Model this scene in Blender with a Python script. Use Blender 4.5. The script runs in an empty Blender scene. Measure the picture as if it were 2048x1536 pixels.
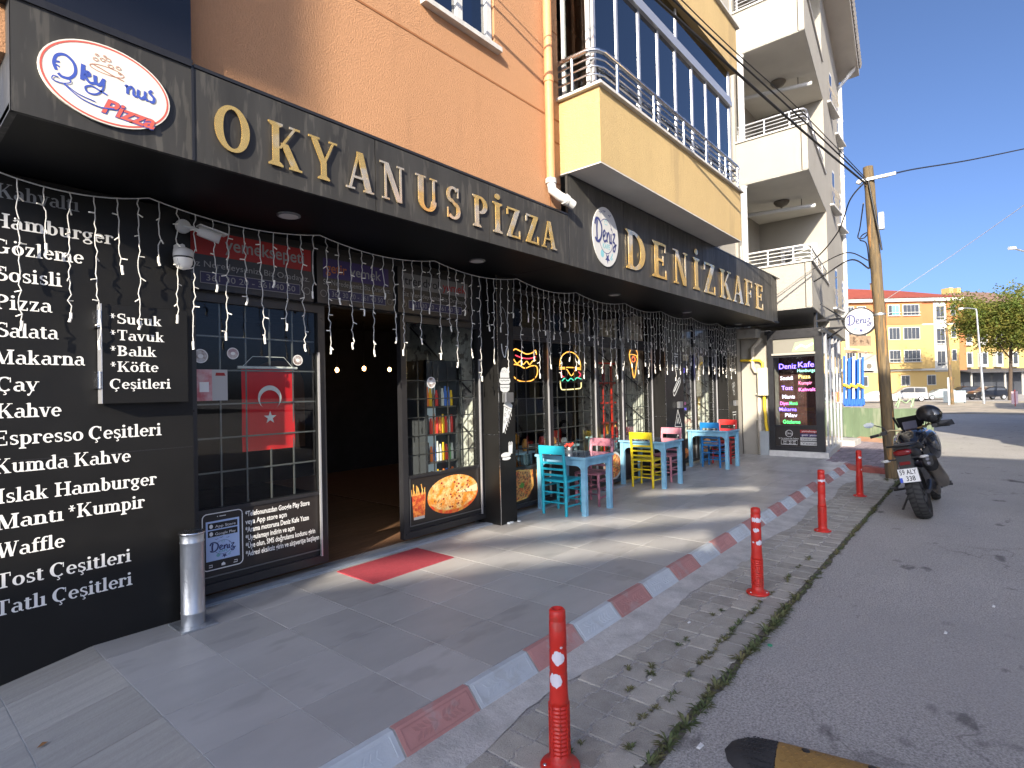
import bpy, bmesh, math, random
from math import sin, cos, pi, radians, sqrt, atan2
from mathutils import Vector, Matrix
SC = bpy.context.scene
COL = SC.collection
R_ = random.Random(7)

# ---------------------------------------------------------------- camera
CAMH = 1.6
FOC = 1122.5 / 2048.0
YAW, PITCH, ROLL = radians(40.214), radians(0.7645), radians(-1.2752)
Fv = Vector((cos(YAW) * cos(PITCH), sin(YAW) * cos(PITCH), sin(PITCH)))
_r = Vector((sin(YAW), -cos(YAW), 0)); _u = _r.cross(Fv)
Rv = cos(ROLL) * _r + sin(ROLL) * _u
Uv = Rv.cross(Fv)
cam_d = bpy.data.cameras.new('camera'); cam = bpy.data.objects.new('camera', cam_d)
COL.objects.link(cam); SC.camera = cam
cam_d.sensor_fit = 'HORIZONTAL'; cam_d.sensor_width = 36; cam_d.lens = 36 * FOC
cam_d.clip_start = 0.05; cam_d.clip_end = 3000
cam.matrix_world = Matrix(((Rv.x, Uv.x, -Fv.x, 0), (Rv.y, Uv.y, -Fv.y, 0), (Rv.z, Uv.z, -Fv.z, CAMH), (0, 0, 0, 1)))

def at(px, py, d):
    """world point seen at photo pixel px,py at depth d (metres along the view)"""
    return Vector((0, 0, CAMH)) + d * (Fv + Rv * ((px - 1024) / 1122.5) - Uv * ((py - 768) / 1122.5))
def on_z(px, py, z):
    v = at(px, py, 1) - Vector((0, 0, CAMH)); return Vector((0, 0, CAMH)) + v * ((z - CAMH) / v.z)
def on_y(px, py, y):
    v = at(px, py, 1) - Vector((0, 0, CAMH)); return Vector((0, 0, CAMH)) + v * (y / v.y)
def on_x(px, py, x):
    v = at(px, py, 1) - Vector((0, 0, CAMH)); return Vector((0, 0, CAMH)) + v * (x / v.x)

# ---------------------------------------------------------------- light
SUN_EL, SUN_AZ = radians(21.8), radians(23.0)      # light travels towards +x,+y
sdir = Vector((cos(SUN_EL) * cos(SUN_AZ), cos(SUN_EL) * sin(SUN_AZ), -sin(SUN_EL)))
sun_d = bpy.data.lights.new('sun', 'SUN'); sun = bpy.data.objects.new('sun', sun_d); COL.objects.link(sun)
sun_d.energy = 5.0; sun_d.angle = radians(0.3); sun_d.color = (1.0, 0.89, 0.74)
sun.rotation_mode = 'QUATERNION'; sun.rotation_quaternion = sdir.to_track_quat('-Z', 'Y'); sun.location = (-20, -10, 30)
W = bpy.data.worlds.new('World'); SC.world = W; W.use_nodes = True
nt = W.node_tree; nt.nodes.clear()
sky = nt.nodes.new('ShaderNodeTexSky'); sky.sky_type = 'NISHITA'; sky.sun_disc = False
sky.sun_elevation = SUN_EL
sky.sun_rotation = atan2(-cos(SUN_AZ), -sin(SUN_AZ))
sky.altitude = 50; sky.air_density = 0.40; sky.dust_density = 3.1; sky.ozone_density = 4.0
bg = nt.nodes.new('ShaderNodeBackground'); bg.inputs['Strength'].default_value = 0.15
wo = nt.nodes.new('ShaderNodeOutputWorld')
nt.links.new(sky.outputs[0], bg.inputs[0]); nt.links.new(bg.outputs[0], wo.inputs[0])
SC.view_settings.view_transform = 'Standard'; SC.view_settings.look = 'None'
SC.view_settings.exposure = 1.08; SC.view_settings.gamma = 1.0; SC.view_settings.use_curve_mapping = False
SC.render.engine = 'CYCLES'
SC.cycles.use_denoising = True
SC.cycles.max_bounces = 8; SC.cycles.transparent_max_bounces = 12; SC.cycles.caustics_reflective = False; SC.cycles.caustics_refractive = False
SC.cycles.sample_clamp_indirect = 4.0

# ---------------------------------------------------------------- materials
MATS = {}
def mat(name, c, rough=0.6, metal=0.0, var=0.0, vs=3.0, bump=0.0, bs=60.0, c2=None, spots=None, emit=None, es=0.0,
        spec=0.5, rnd=0.0, stretch=(1, 1, 1), coat=0.0, fine=0.0, fs=400.0, alpha=None, trans=0.0):
    m = bpy.data.materials.new(name); m.use_nodes = True; n = m.node_tree.nodes; l = m.node_tree.links
    b = n['Principled BSDF']; b.inputs['Roughness'].default_value = rough; b.inputs['Metallic'].default_value = metal
    b.inputs['Specular IOR Level'].default_value = spec
    if coat: b.inputs['Coat Weight'].default_value = coat; b.inputs['Coat Roughness'].default_value = 0.08
    b.inputs['Base Color'].default_value = (*c, 1)
    if trans: b.inputs['Transmission Weight'].default_value = trans
    if emit: b.inputs['Emission Color'].default_value = (*emit, 1); b.inputs['Emission Strength'].default_value = es
    tc = n.new('ShaderNodeNewGeometry'); mp = n.new('ShaderNodeMapping'); l.new(tc.outputs['Position'], mp.inputs[0]); mp.inputs['Scale'].default_value = stretch
    src = None
    def noise(scale, det=4, rg=0.6, vec=None):
        t = n.new('ShaderNodeTexNoise'); t.inputs['Scale'].default_value = scale; t.inputs['Detail'].default_value = det; t.inputs['Roughness'].default_value = rg
        l.new((vec or mp).outputs[0], t.inputs[0]); return t.outputs[0]
    def ramp(a, lo, hi, v0, v1):
        r = n.new('ShaderNodeMapRange'); l.new(a, r.inputs[0]); r.inputs[1].default_value = lo; r.inputs[2].default_value = hi; r.inputs[3].default_value = v0; r.inputs[4].default_value = v1
        return r.outputs[0]
    def mul(colsock, fac):
        v = n.new('ShaderNodeVectorMath'); v.operation = 'SCALE'
        if isinstance(colsock, tuple): v.inputs[0].default_value = colsock
        else: l.new(colsock, v.inputs[0])
        l.new(fac, v.inputs['Scale']); return v.outputs[0]
    def mixc(a, bcol, fac):
        x = n.new('ShaderNodeMix'); x.data_type = 'RGBA'
        l.new(fac, x.inputs[0])
        if isinstance(a, tuple): x.inputs[6].default_value = (*a, 1)
        else: l.new(a, x.inputs[6])
        if isinstance(bcol, tuple): x.inputs[7].default_value = (*bcol, 1)
        else: l.new(bcol, x.inputs[7])
        return x.outputs[2]
    cur = c
    if c2: cur = mixc(cur, c2, ramp(noise(vs * 0.7), 0.42, 0.62, 0, 1))
    if spots: cur = mixc(cur, spots[0], ramp(noise(spots[1], 3, 0.55), spots[2], spots[2] + 0.06, 0, spots[3]))
    if var: cur = mul(cur, ramp(noise(vs), 0.3, 0.7, 1 - var, 1 + var))
    if fine: cur = mul(cur, ramp(noise(fs, 2, 0.7), 0.3, 0.7, 1 - fine, 1 + fine))
    if rnd:
        oi = n.new('ShaderNodeObjectInfo'); cur = mul(cur, ramp(oi.outputs['Random'], 0, 1, 1 - rnd, 1 + rnd))
    if not isinstance(cur, tuple): l.new(cur, b.inputs['Base Color'])
    if var:
        l.new(ramp(noise(vs * 2.3), 0.3, 0.7, max(0, rough - 0.08), min(1, rough + 0.08)), b.inputs['Roughness'])
    if bump:
        bp = n.new('ShaderNodeBump'); bp.inputs['Strength'].default_value = bump; bp.inputs['Distance'].default_value = 0.01
        l.new(noise(bs, 5, 0.65, tc), bp.inputs['Height']); l.new(bp.outputs[0], b.inputs['Normal'])
    m['b'] = 1; MATS[name] = m
    return m
def glass(name, tint, refl=1.0, rough=0.0, base=0.06):
    m = bpy.data.materials.new(name); m.use_nodes = True; n = m.node_tree.nodes; l = m.node_tree.links; n.clear()
    o = n.new('ShaderNodeOutputMaterial'); mx = n.new('ShaderNodeMixShader'); t = n.new('ShaderNodeBsdfTransparent'); g = n.new('ShaderNodeBsdfGlossy')
    t.inputs[0].default_value = (*tint, 1); g.inputs['Roughness'].default_value = rough; g.inputs[0].default_value = (refl, refl, refl, 1)
    f = n.new('ShaderNodeFresnel'); f.inputs[0].default_value = 1.45
    a = n.new('ShaderNodeMath'); a.operation = 'ADD'; a.inputs[1].default_value = base; l.new(f.outputs[0], a.inputs[0])
    c = n.new('ShaderNodeMath'); c.operation = 'MINIMUM'; c.inputs[1].default_value = 1; l.new(a.outputs[0], c.inputs[0])
    gm = n.new('ShaderNodeNewGeometry'); iv = n.new('ShaderNodeMath'); iv.operation = 'SUBTRACT'; iv.inputs[0].default_value = 1; l.new(gm.outputs['Backfacing'], iv.inputs[1]); mu = n.new('ShaderNodeMath'); mu.operation = 'MULTIPLY'; l.new(c.outputs[0], mu.inputs[0]); l.new(iv.outputs[0], mu.inputs[1])
    l.new(mu.outputs[0], mx.inputs[0]); l.new(t.outputs[0], mx.inputs[1]); l.new(g.outputs[0], mx.inputs[2]); l.new(mx.outputs[0], o.inputs[0])
    return m
def emis(name, c, s):
    return mat(name, tuple(0.3 * x for x in c), 0.4, emit=c, es=s)

# ---------------------------------------------------------------- mesh builder
class M:
    def __init__(s): s.v = []; s.f = []; s.sm = []
    def add(s, vs, fs, smooth=False):
        k = len(s.v); s.v += [tuple(p) for p in vs]
        for f in fs: s.f.append(tuple(i + k for i in f)); s.sm.append(smooth)
        return s
    def box(s, x0, x1, y0, y1, z0, z1):
        return s.add([(x0, y0, z0), (x1, y0, z0), (x1, y1, z0), (x0, y1, z0), (x0, y0, z1), (x1, y0, z1), (x1, y1, z1), (x0, y1, z1)],
                     [(0, 3, 2, 1), (4, 5, 6, 7), (0, 1, 5, 4), (1, 2, 6, 5), (2, 3, 7, 6), (3, 0, 4, 7)])
    def hexa(s, p): return s.add(p, [(0, 3, 2, 1), (4, 5, 6, 7), (0, 1, 5, 4), (1, 2, 6, 5), (2, 3, 7, 6), (3, 0, 4, 7)])
    def bbox(s, x0, x1, y0, y1, z0, z1, b=0.005):
        """box with chamfered vertical and top edges"""
        prof = [(x0, y0), (x1, y0), (x1, y1), (x0, y1)]
        def ring(d, z, dd=0):
            return [(x0 + d + dd, y0 + dd, z), (x1 - d - dd, y0 + dd, z), (x1 - dd, y0 + d + dd, z), (x1 - dd, y1 - d - dd, z), (x1 - d - dd, y1 - dd, z), (x0 + d + dd, y1 - dd, z), (x0 + dd, y1 - d - dd, z), (x0 + dd, y0 + d + dd, z)]
        vs = ring(b, z0) + ring(b, z1 - b) + ring(b, z1, b); f = [tuple(range(7, -1, -1)), tuple(range(16, 24))]
        for k in (0, 8):
            for i in range(8): j = (i + 1) % 8; f.append((k + i, k + j, k + 8 + j, k + 8 + i))
        return s.add(vs, f)
    def prism(s, pts, off, smooth=False):
        """pts: 3D polygon, off: vector; closed prism"""
        n = len(pts); o = Vector(off); a = [Vector(p) for p in pts]
        vs = a + [p + o for p in a]
        nrm = Vector((0, 0, 0))
        for i in range(n): nrm += a[i].cross(a[(i + 1) % n])
        flip = nrm.dot(o) > 0
        f = [tuple(range(n)), tuple(range(2 * n - 1, n - 1, -1))]
        f += [(i, i + n, (i + 1) % n + n, (i + 1) % n) for i in range(n)]
        if flip: f = [tuple(reversed(q)) for q in f]
        return s.add(vs, f, smooth)
    def tube(s, path, r, n=8, cap=True, smooth=True, closed=False):
        P = [Vector(p) for p in path]; m = len(P)
        rr = r if isinstance(r, (list, tuple)) else [r] * m
        vs = []; up = None
        for i, p in enumerate(P):
            if closed: t = P[(i + 1) % m] - P[i - 1]
            else: t = P[min(i + 1, m - 1)] - P[max(i - 1, 0)]
            if t.length < 1e-9: t = Vector((0, 0, 1))
            t.normalize()
            if up is None: up = t.orthogonal().normalized()
            up = (up - t * up.dot(t));
            if up.length < 1e-6: up = t.orthogonal()
            up.normalize(); w = t.cross(up)
            for k in range(n):
                a = 2 * pi * k / n; vs.append(p + (up * cos(a) + w * sin(a)) * rr[i])
        fs = []
        for i in range(m if closed else m - 1):
            for k in range(n):
                j = (k + 1) % n; i2 = (i + 1) % m
                fs.append((i * n + k, i * n + j, i2 * n + j, i2 * n + k))
        s.add(vs, fs, smooth)
        if cap and not closed:
            s.add(vs[:n], [tuple(range(n - 1, -1, -1))]); s.add(vs[-n:], [tuple(range(n))])
        return s
    def lathe(s, prof, c=(0, 0, 0), axis=(0, 0, 1), n=24, smooth=True, cap=True):
        ax = Vector(axis).normalized(); u = ax.orthogonal().normalized(); w = ax.cross(u); c = Vector(c)
        vs = []
        for r, h in prof:
            for k in range(n):
                a = 2 * pi * k / n; vs.append(c + ax * h + (u * cos(a) + w * sin(a)) * r)
        fs = [(i * n + k, i * n + (k + 1) % n, (i + 1) * n + (k + 1) % n, (i + 1) * n + k) for i in range(len(prof) - 1) for k in range(n)]
        s.add(vs, fs, smooth)
        if cap:
            if prof[0][0] > 1e-4: s.add(vs[:n], [tuple(range(n - 1, -1, -1))])
            if prof[-1][0] > 1e-4: s.add(vs[-n:], [tuple(range(n))])
        return s
    def sphere(s, c, r, n=12, m=8, sc=(1, 1, 1)):
        vs = []; c = Vector(c)
        for i in range(m + 1):
            t = pi * i / m
            for k in range(n):
                a = 2 * pi * k / n; vs.append(c + Vector((sin(t) * cos(a) * sc[0], sin(t) * sin(a) * sc[1], cos(t) * sc[2])) * r)
        fs = [(i * n + k, (i + 1) * n + k, (i + 1) * n + (k + 1) % n, i * n + (k + 1) % n) for i in range(m) for k in range(n)]
        return s.add(vs, fs, True)
    def quad(s, a, b, c, d): return s.add([a, b, c, d], [(0, 1, 2, 3)])
    def ring_ribbon(s, pts, w, mapf, depth=0.0):
        """flat ribbon of width w (number or list) along 2-D pts, mapped to 3-D"""
        n = len(pts); A = []; B = []
        for i in range(n):
            p0 = pts[max(i - 1, 0)]; p1 = pts[min(i + 1, n - 1)]; tx, ty = p1[0] - p0[0], p1[1] - p0[1]; L = sqrt(tx * tx + ty * ty) or 1
            ww = (w[i] if isinstance(w, (list, tuple)) else w) / 2
            A.append((pts[i][0] - ty / L * ww, pts[i][1] + tx / L * ww)); B.append((pts[i][0] + ty / L * ww, pts[i][1] - tx / L * ww))
        vs = [mapf(*p, depth) for p in A] + [mapf(*p, depth) for p in B]
        return s.add(vs, [(i, i + n, i + n + 1, i + 1) for i in range(n - 1)])

def mesh_of(mb, name, m, org=(0, 0, 0)):
    me = bpy.data.meshes.new(name); o = Vector(org)
    me.from_pydata([tuple(Vector(p) - o) for p in mb.v], [], mb.f)
    me.polygons.foreach_set('use_smooth', mb.sm)
    me.materials.append(m); me.update(); return me
def obj(name, mb, m, parent=None, label=None, kind=None):
    """one mesh object; world coordinates in mb; parent chain unrotated"""
    org = Vector((0, 0, 0)); p = parent
    while p is not None: org += p.location; p = p.parent
    o = bpy.data.objects.new(name, mesh_of(mb, name, m, org)); COL.objects.link(o)
    if parent is not None: o.parent = parent
    if label: o['label'] = label
    if kind: o['kind'] = kind
    return o
def tag(o, label, cat, group=None):
    o['label'] = label; o['category'] = cat
    if group: o['group'] = group
    return o
def thing(name, label, cat, loc=(0, 0, 0), group=None):
    o = bpy.data.objects.new(name, None); COL.objects.link(o); o.location = loc; o.empty_display_size = 0.1
    return tag(o, label, cat, group)
def struct(name, mb, m):
    return obj(name, mb, m, kind='structure')
def smooth_path(P, k=6, closed=False):
    P = [Vector(p) for p in P]; out = []; n = len(P)
    for i in range(n if closed else n - 1):
        if closed: a, b, c, d = P[i - 1], P[i], P[(i + 1) % n], P[(i + 2) % n]
        else: a, b, c, d = P[max(i - 1, 0)], P[i], P[i + 1], P[min(i + 2, n - 1)]
        for j in range(k):
            t = j / k; out.append(0.5 * ((2 * b) + (c - a) * t + (2 * a - 5 * b + 4 * c - d) * t * t + (3 * b - a - 3 * c + d) * t ** 3))
    if not closed: out.append(P[-1])
    return out
def copy_tree(o, parent=None):
    c = o.copy(); COL.objects.link(c); c.parent = parent
    for ch in list(o.children): copy_tree(ch, c)
    return c

# ---------------------------------------------------------------- writing
TK, TN = 0.17, 0.075
def _arc(cx, cy, rx, ry, a0, a1, tk=TK, tn=TN, n=None):
    n = n or max(6, int(abs(a1 - a0) / 12)); A = []
    for i in range(n + 1):
        a = radians(a0 + (a1 - a0) * i / n); t = tn + (tk - tn) * abs(cos(a)) ** 1.6
        dx, dy = cos(a), sin(a)
        A.append(((cx + (rx + t / 2) * dx, cy + (ry + t / 2) * dy), (cx + (rx - t / 2) * dx, cy + (ry - t / 2) * dy)))
    return [('strip', A)]
def _bar(x0, y0, x1, y1): return [('poly', [(x0, y0), (x1, y0), (x1, y1), (x0, y1)])]
def _dg(x0, y0, x1, y1, w): return [('poly', [(x0 - w / 2, y0), (x0 + w / 2, y0), (x1 + w / 2, y1), (x1 - w / 2, y1)])]
def _st(x, y0, y1, sb=1, st=1, w=TK):
    o = _bar(x - w / 2, y0, x + w / 2, y1); e = 0.1
    def serif(xa, xb, y, d):
        return [('poly', [(xa, y), (xb, y), (xb, y + d * 0.045), (x + w / 2 + 0.02, y + d * 0.1), (x - w / 2 - 0.02, y + d * 0.1), (xa, y + d * 0.045)])]
    if sb: o += serif(x - w / 2 - e, x + w / 2 + e, y0, 1)
    if st == 1: o += serif(x - w / 2 - e, x + w / 2 + e, y1, -1)
    if st == 2: o += [('poly', [(x - w / 2 - e, y1 - 0.05), (x, y1 - 0.11), (x + 0.01, y1), (x - 0.02, y1)])]
    return o
def _sf(x, y, w=0.3, d=1): return [('poly', [(x - w / 2, y), (x + w / 2, y), (x + w / 2, y + d * 0.05), (x - w / 2, y + d * 0.05)])]
def _dot(x, y, r=0.095): return [('poly', [(x + r * cos(2 * pi * k / 10), y + r * sin(2 * pi * k / 10)) for k in range(10)])]
def _ced(x): return [('poly', [(x - .03, 0.02), (x + .03, 0.02), (x + .02, -.08), (x - .04, -.08)])] + _arc(x - .01, -.15, .07, .07, 90, -140, .06, .05)
XH = 0.68
def glyph(c):
    h = XH
    G = {
     'O': lambda: (_arc(.42, .5, .33, .46, 0, 360, .2), .86),
     'C': lambda: (_arc(.42, .5, .33, .46, 50, 310, .2) + _bar(.66, .62, .71, .95), .8),
     'G': lambda: (_arc(.42, .5, .33, .46, 55, 330, .2) + _bar(.66, .66, .71, .95) + _st(.68, .05, .46, 0, 1, .15), .92),
     'D': lambda: (_st(.2, 0, 1) + _arc(.3, .5, .42, .46, -90, 90, .2), .86),
     'E': lambda: (_st(.2, 0, 1) + _bar(.26, 0, .68, .07) + _bar(.26, .93, .66, 1) + _bar(.26, .48, .54, .55) + _bar(.63, .0, .69, .26) + _bar(.61, .76, .67, 1) + _bar(.5, .38, .55, .65), .76),
     'F': lambda: (_st(.2, 0, 1) + _bar(.26, .93, .66, 1) + _bar(.26, .46, .54, .53) + _bar(.61, .74, .67, 1) + _bar(.5, .36, .55, .63), .72),
     'K': lambda: (_st(.2, 0, 1) + _dg(.3, .42, .7, .97, .07) + _dg(.72, .03, .42, .56, .2) + _sf(.72, 0, .34) + _sf(.7, 1, .28, -1), .9),
     'Y': lambda: (_st(.45, 0, .45, 1, 0) + _dg(.45, .4, .15, .97, .19) + _dg(.47, .42, .76, .97, .07) + _sf(.15, 1, .34, -1) + _sf(.76, 1, .26, -1), .88),
     'A': lambda: (_dg(.14, .03, .43, 1, .07) + _dg(.74, .03, .46, 1, .2) + _bar(.26, .3, .62, .36) + _sf(.15, 0, .28) + _sf(.74, 0, .34), .9),
     'N': lambda: (_dg(.18, 0, .18, 1, .07) + _dg(.72, 0, .2, 1, .2) + _dg(.78, 0, .78, 1, .07) + _sf(.18, 0, .28) + _sf(.12, 1, .3, -1) + _sf(.78, 1, .28, -1), .94),
     'M': lambda: (_dg(.16, 0, .16, 1, .07) + _dg(.5, .02, .2, 1, .19) + _dg(.5, .02, .84, 1, .06) + _st(.86, 0, 1) + _sf(.16, 0, .26) + _sf(.12, 1, .24, -1), 1.08),
     'U': lambda: (_bar(.11, .33, .3, 1) + _sf(.2, 1, .36, -1) + _arc(.44, .33, .24, .29, 180, 360, .19) + _bar(.64, .33, .72, 1) + _sf(.68, 1, .26, -1), .86),
     'S': lambda: (_arc(.36, .74, .22, .22, 40, 250, .15) + _arc(.36, .27, .24, .23, 90, -140, .17) + _dg(.52, .4, .22, .62, .17) + _bar(.56, .68, .61, .98) + _bar(.09, .03, .14, .33), .7),
     'P': lambda: (_st(.2, 0, 1) + _arc(.3, .72, .3, .245, -90, 90, .18), .72),
     'B': lambda: (_st(.2, 0, 1) + _arc(.3, .74, .27, .225, -90, 90, .17) + _arc(.3, .26, .32, .225, -90, 90, .18), .78),
     'I': lambda: (_st(.2, 0, 1), .4),
     'Z': lambda: (_bar(.08, .93, .68, 1) + _bar(.08, 0, .7, .07) + _dg(.18, .04, .58, .96, .2) + _bar(.08, .74, .14, 1) + _bar(.65, 0, .71, .28), .78),
     'T': lambda: (_st(.38, 0, .96, 1, 0) + _bar(.05, .93, .71, 1) + _bar(.05, .73, .1, 1) + _bar(.66, .73, .71, 1), .76),
     'H': lambda: (_st(.2, 0, 1) + _st(.72, 0, 1) + _bar(.25, .47, .67, .54), .92),
     'W': lambda: (_dg(.34, 0, .12, 1, .18) + _dg(.36, 0, .58, .9, .07) + _dg(.76, 0, .56, 1, .18) + _dg(.78, 0, 1.0, 1, .07) + _sf(.12, 1, .3, -1) + _sf(.56, 1, .3, -1) + _sf(1.0, 1, .24, -1), 1.12),
     'a': lambda: (_arc(.26, .2, .16, .17, 60, 300, .15) + _bar(.38, .05, .54, .5) + _arc(.3, .48, .155, .155, 0, 150, .14) + _bar(.5, 0, .62, .06) + _bar(.3, .345, .45, .4), .62),
     'b': lambda: (_st(.17, .04, 1, 0, 2) + _arc(.32, .33, .19, .3, -120, 120, .17), .62),
     'd': lambda: (_st(.5, .0, 1, 0, 2) + _arc(.32, .33, .19, .3, 60, 300, .17) + _bar(.5, 0, .64, .06), .66),
     'e': lambda: (_arc(.32, .33, .2, .3, 0, 318, .16) + _bar(.14, .32, .54, .39), .6),
     'f': lambda: (_st(.2, 0, .75, 1, 0) + _arc(.36, .76, .15, .19, 180, 50, .15) + _bar(.04, .61, .42, h), .42),
     'g': lambda: (_arc(.28, .43, .17, .21, 0, 360, .15) + _arc(.3, -.08, .2, .14, 0, 360, .1, .07) + _bar(.16, .08, .4, .16) + _bar(.4, .58, .58, .66), .6),
     'h': lambda: (_st(.17, 0, 1, 1, 2) + _st(.52, 0, .45, 1, 0) + _arc(.35, .44, .17, .19, 0, 150, .16), .7),
     'i': lambda: (_st(.18, 0, h, 1, 2) + _dot(.17, .9), .36),
     'ı': lambda: (_st(.18, 0, h, 1, 2), .36),
     'k': lambda: (_st(.17, 0, 1, 1, 2) + _dg(.24, .28, .5, .64, .07) + _dg(.54, .03, .32, .42, .17) + _sf(.54, 0, .28) + _sf(.5, h, .22, -1), .7),
     'l': lambda: (_st(.18, 0, 1, 1, 2), .36),
     'm': lambda: (_st(.17, 0, h, 1, 2) + _st(.5, 0, .45, 1, 0) + _st(.84, 0, .45, 1, 0) + _arc(.34, .44, .16, .19, 0, 150, .16) + _arc(.68, .44, .16, .19, 0, 150, .16), 1.02),
     'n': lambda: (_st(.17, 0, h, 1, 2) + _st(.52, 0, .45, 1, 0) + _arc(.35, .44, .17, .19, 0, 150, .16), .7),
     'o': lambda: (_arc(.32, .33, .21, .3, 0, 360, .17), .64),
     'p': lambda: (_st(.17, -.3, h, 1, 2) + _arc(.34, .33, .2, .3, -120, 120, .17), .66),
     'r': lambda: (_st(.17, 0, h, 1, 2) + _arc(.34, .44, .15, .2, 40, 150, .12) + _dot(.43, .56, .075), .5),
     's': lambda: (_arc(.26, .5, .14, .14, 40, 250, .12) + _arc(.26, .18, .16, .145, 90, -140, .13) + _dg(.36, .26, .17, .43, .14) + _bar(.38, .47, .42, .66) + _bar(.08, .03, .12, .22), .5),
     't': lambda: (_st(.18, .1, .82, 0, 0) + _arc(.28, .14, .11, .11, 180, 330, .15) + _bar(.02, .61, .38, h), .42),
     'u': lambda: (_st(.17, .2, h, 0, 2) + _st(.52, 0, h, 0, 2) + _arc(.33, .22, .16, .18, 180, 340, .16) + _bar(.5, 0, .66, .06), .7),
     'v': lambda: (_dg(.32, 0, .12, h, .17) + _dg(.33, 0, .53, h, .07) + _sf(.13, h, .28, -1) + _sf(.53, h, .22, -1), .62),
     'y': lambda: (_dg(.34, .02, .12, h, .17) + _dg(.16, -.28, .55, h, .07) + _sf(.13, h, .28, -1) + _sf(.55, h, .22, -1) + _dot(.13, -.24, .075), .64),
     'z': lambda: (_bar(.06, .61, .5, h) + _bar(.06, 0, .52, .07) + _dg(.15, .04, .42, .64, .16) + _bar(.06, .47, .11, h) + _bar(.47, 0, .52, .2), .56),
     'c': lambda: (_arc(.32, .33, .2, .3, 45, 315, .16), .54),
     '*': lambda: (_dg(.17, .5, .31, .94, .07) + _dg(.31, .5, .17, .94, .07) + _bar(.05, .69, .43, .75), .5),
     ' ': lambda: ([], .3),
    }
    if c == 'Ç': a, w = glyph('C'); return a + _ced(.42), w
    if c == 'ç': a, w = _arc(.32, .33, .2, .3, 45, 315, .16), .54; return a + _ced(.3), w
    if c == 'ş': a, w = glyph('s'); return a + _ced(.27), w
    if c == 'ö': a, w = glyph('o'); return a + _dot(.2, .9, .08) + _dot(.43, .9, .08), w
    if c == 'ü': a, w = glyph('u'); return a + _dot(.22, .9, .08) + _dot(.45, .9, .08), w
    if c == 'İ': a, w = glyph('I'); return a + _dot(.2, 1.2, .1), w
    return G[c]()
def serif_text(mb, s, mapf, size, width=None, thick=0.0, eps=0.00012):
    """mapf(u,v,d) maps writing-plane metres and outward distance to world"""
    gl = [glyph(c) for c in s]; tot = sum(w for _, w in gl) * size; kx = (width / tot) if width else 1.0
    x = 0; k = 0
    for a, w in gl:
        for kind, P in a:
            k += 1; d = thick + (k % 7) * eps
            m_ = lambda p, dd: mapf((x + p[0] * size) * kx, p[1] * size, dd)
            if kind == 'strip':
                n = len(P); f1 = [m_(p[0], d) for p in P]; f2 = [m_(p[1], d) for p in P]
                vs = f1 + f2; fs = [(i, i + n, i + n + 1, i + 1) for i in range(n - 1)]
                mb.add(vs, fs)
                if thick > 0.004:
                    b1 = [m_(p[0], 0) for p in P]; b2 = [m_(p[1], 0) for p in P]
                    mb.add(f1 + b1, [(i, i + 1, i + 1 + n, i + n) for i in range(n - 1)])
                    mb.add(f2 + b2, [(i, i + n, i + n + 1, i + 1) for i in range(n - 1)])
            else:
                vs = [m_(p, d) for p in P]; n = len(P); mb.add(vs, [tuple(range(n))])
                if thick > 0.004:
                    bk = [m_(p, 0) for p in P]
                    mb.add(vs + bk, [(i, (i + 1) % n, (i + 1) % n + n, i + n) for i in range(n)])
        x += w * size
    return x * kx
def sans_text(name, s, mapf, size, m, parent=None, width=None, off=0.0, shear=0.0, d=0.002, spacing=1.0):
    cu = bpy.data.curves.new('t', 'FONT'); cu.body = s; cu.size = size; cu.offset = off * size; cu.shear = shear; cu.resolution_u = 3; cu.space_character = spacing
    o = bpy.data.objects.new('t', cu); COL.objects.link(o)
    me = bpy.data.meshes.new_from_object(o.evaluated_get(bpy.context.evaluated_depsgraph_get()))
    bpy.data.objects.remove(o); bpy.data.curves.remove(cu)
    xs = [v.co.x for v in me.vertices] or [0]; kx = (width / max(1e-6, max(xs) - min(xs))) if width else 1; x0 = min(xs)
    mb = M(); mb.v = [tuple(mapf((v.co.x - x0) * kx, v.co.y, d)) for v in me.vertices]
    mb.f = [tuple(p.vertices) for p in me.polygons]; mb.sm = [False] * len(mb.f)
    bpy.data.meshes.remove(me)
    return obj(name, mb, m, parent)
def plane_y(x0, z0, y, rot=0.0):      # writing on a wall that faces -y (towards the street)
    c, s_ = cos(rot), sin(rot)
    return lambda u, v, d=0.0: Vector((x0 + u * c - v * s_, y - d, z0 + u * s_ + v * c))
def plane_x(y0, z0, x):               # writing on a wall that faces -x; reads towards -y
    return lambda u, v, d=0.0: Vector((x - d, y0 - u, z0 + v))

DENIZ = [([(.42, 1.75), (.3, 1.0), (.33, .12)], .17), ([(-.05, 1.35), (.2, 1.85), (.8, 1.85), (1.25, 1.3), (1.15, .5), (.7, .02), (.2, .0), (-.02, .25)], .15),
         ([(1.42, .5), (1.75, .62), (1.95, .9), (1.78, 1.08), (1.55, .85), (1.52, .4), (1.75, .12), (2.15, .3)], .12),
         ([(2.25, 1.0), (2.28, .12)], .13), ([(2.3, .55), (2.55, .98), (2.75, .85), (2.78, .2), (3.0, .2)], .12),
         ([(3.1, .98), (3.08, .25), (3.28, .18)], .13), ([(3.12, 1.36), (3.18, 1.42)], .16),
         ([(3.42, .98), (3.9, 1.05), (3.45, .35), (3.75, .3), (3.95, -.05), (3.75, -.45), (3.45, -.4), (3.6, -.1), (4.2, .2)], .11)]
def script(mb, paths, mapf, s, d0=0.003, wide=1.0):
    for i, (p, w) in enumerate(paths):
        q = [(v.x * s, v.y * s) for v in smooth_path([(a, b, 0) for a, b in p], 6)]
        mb.ring_ribbon(q, w * s * wide, mapf, d0 + i * 0.0002)
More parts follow.
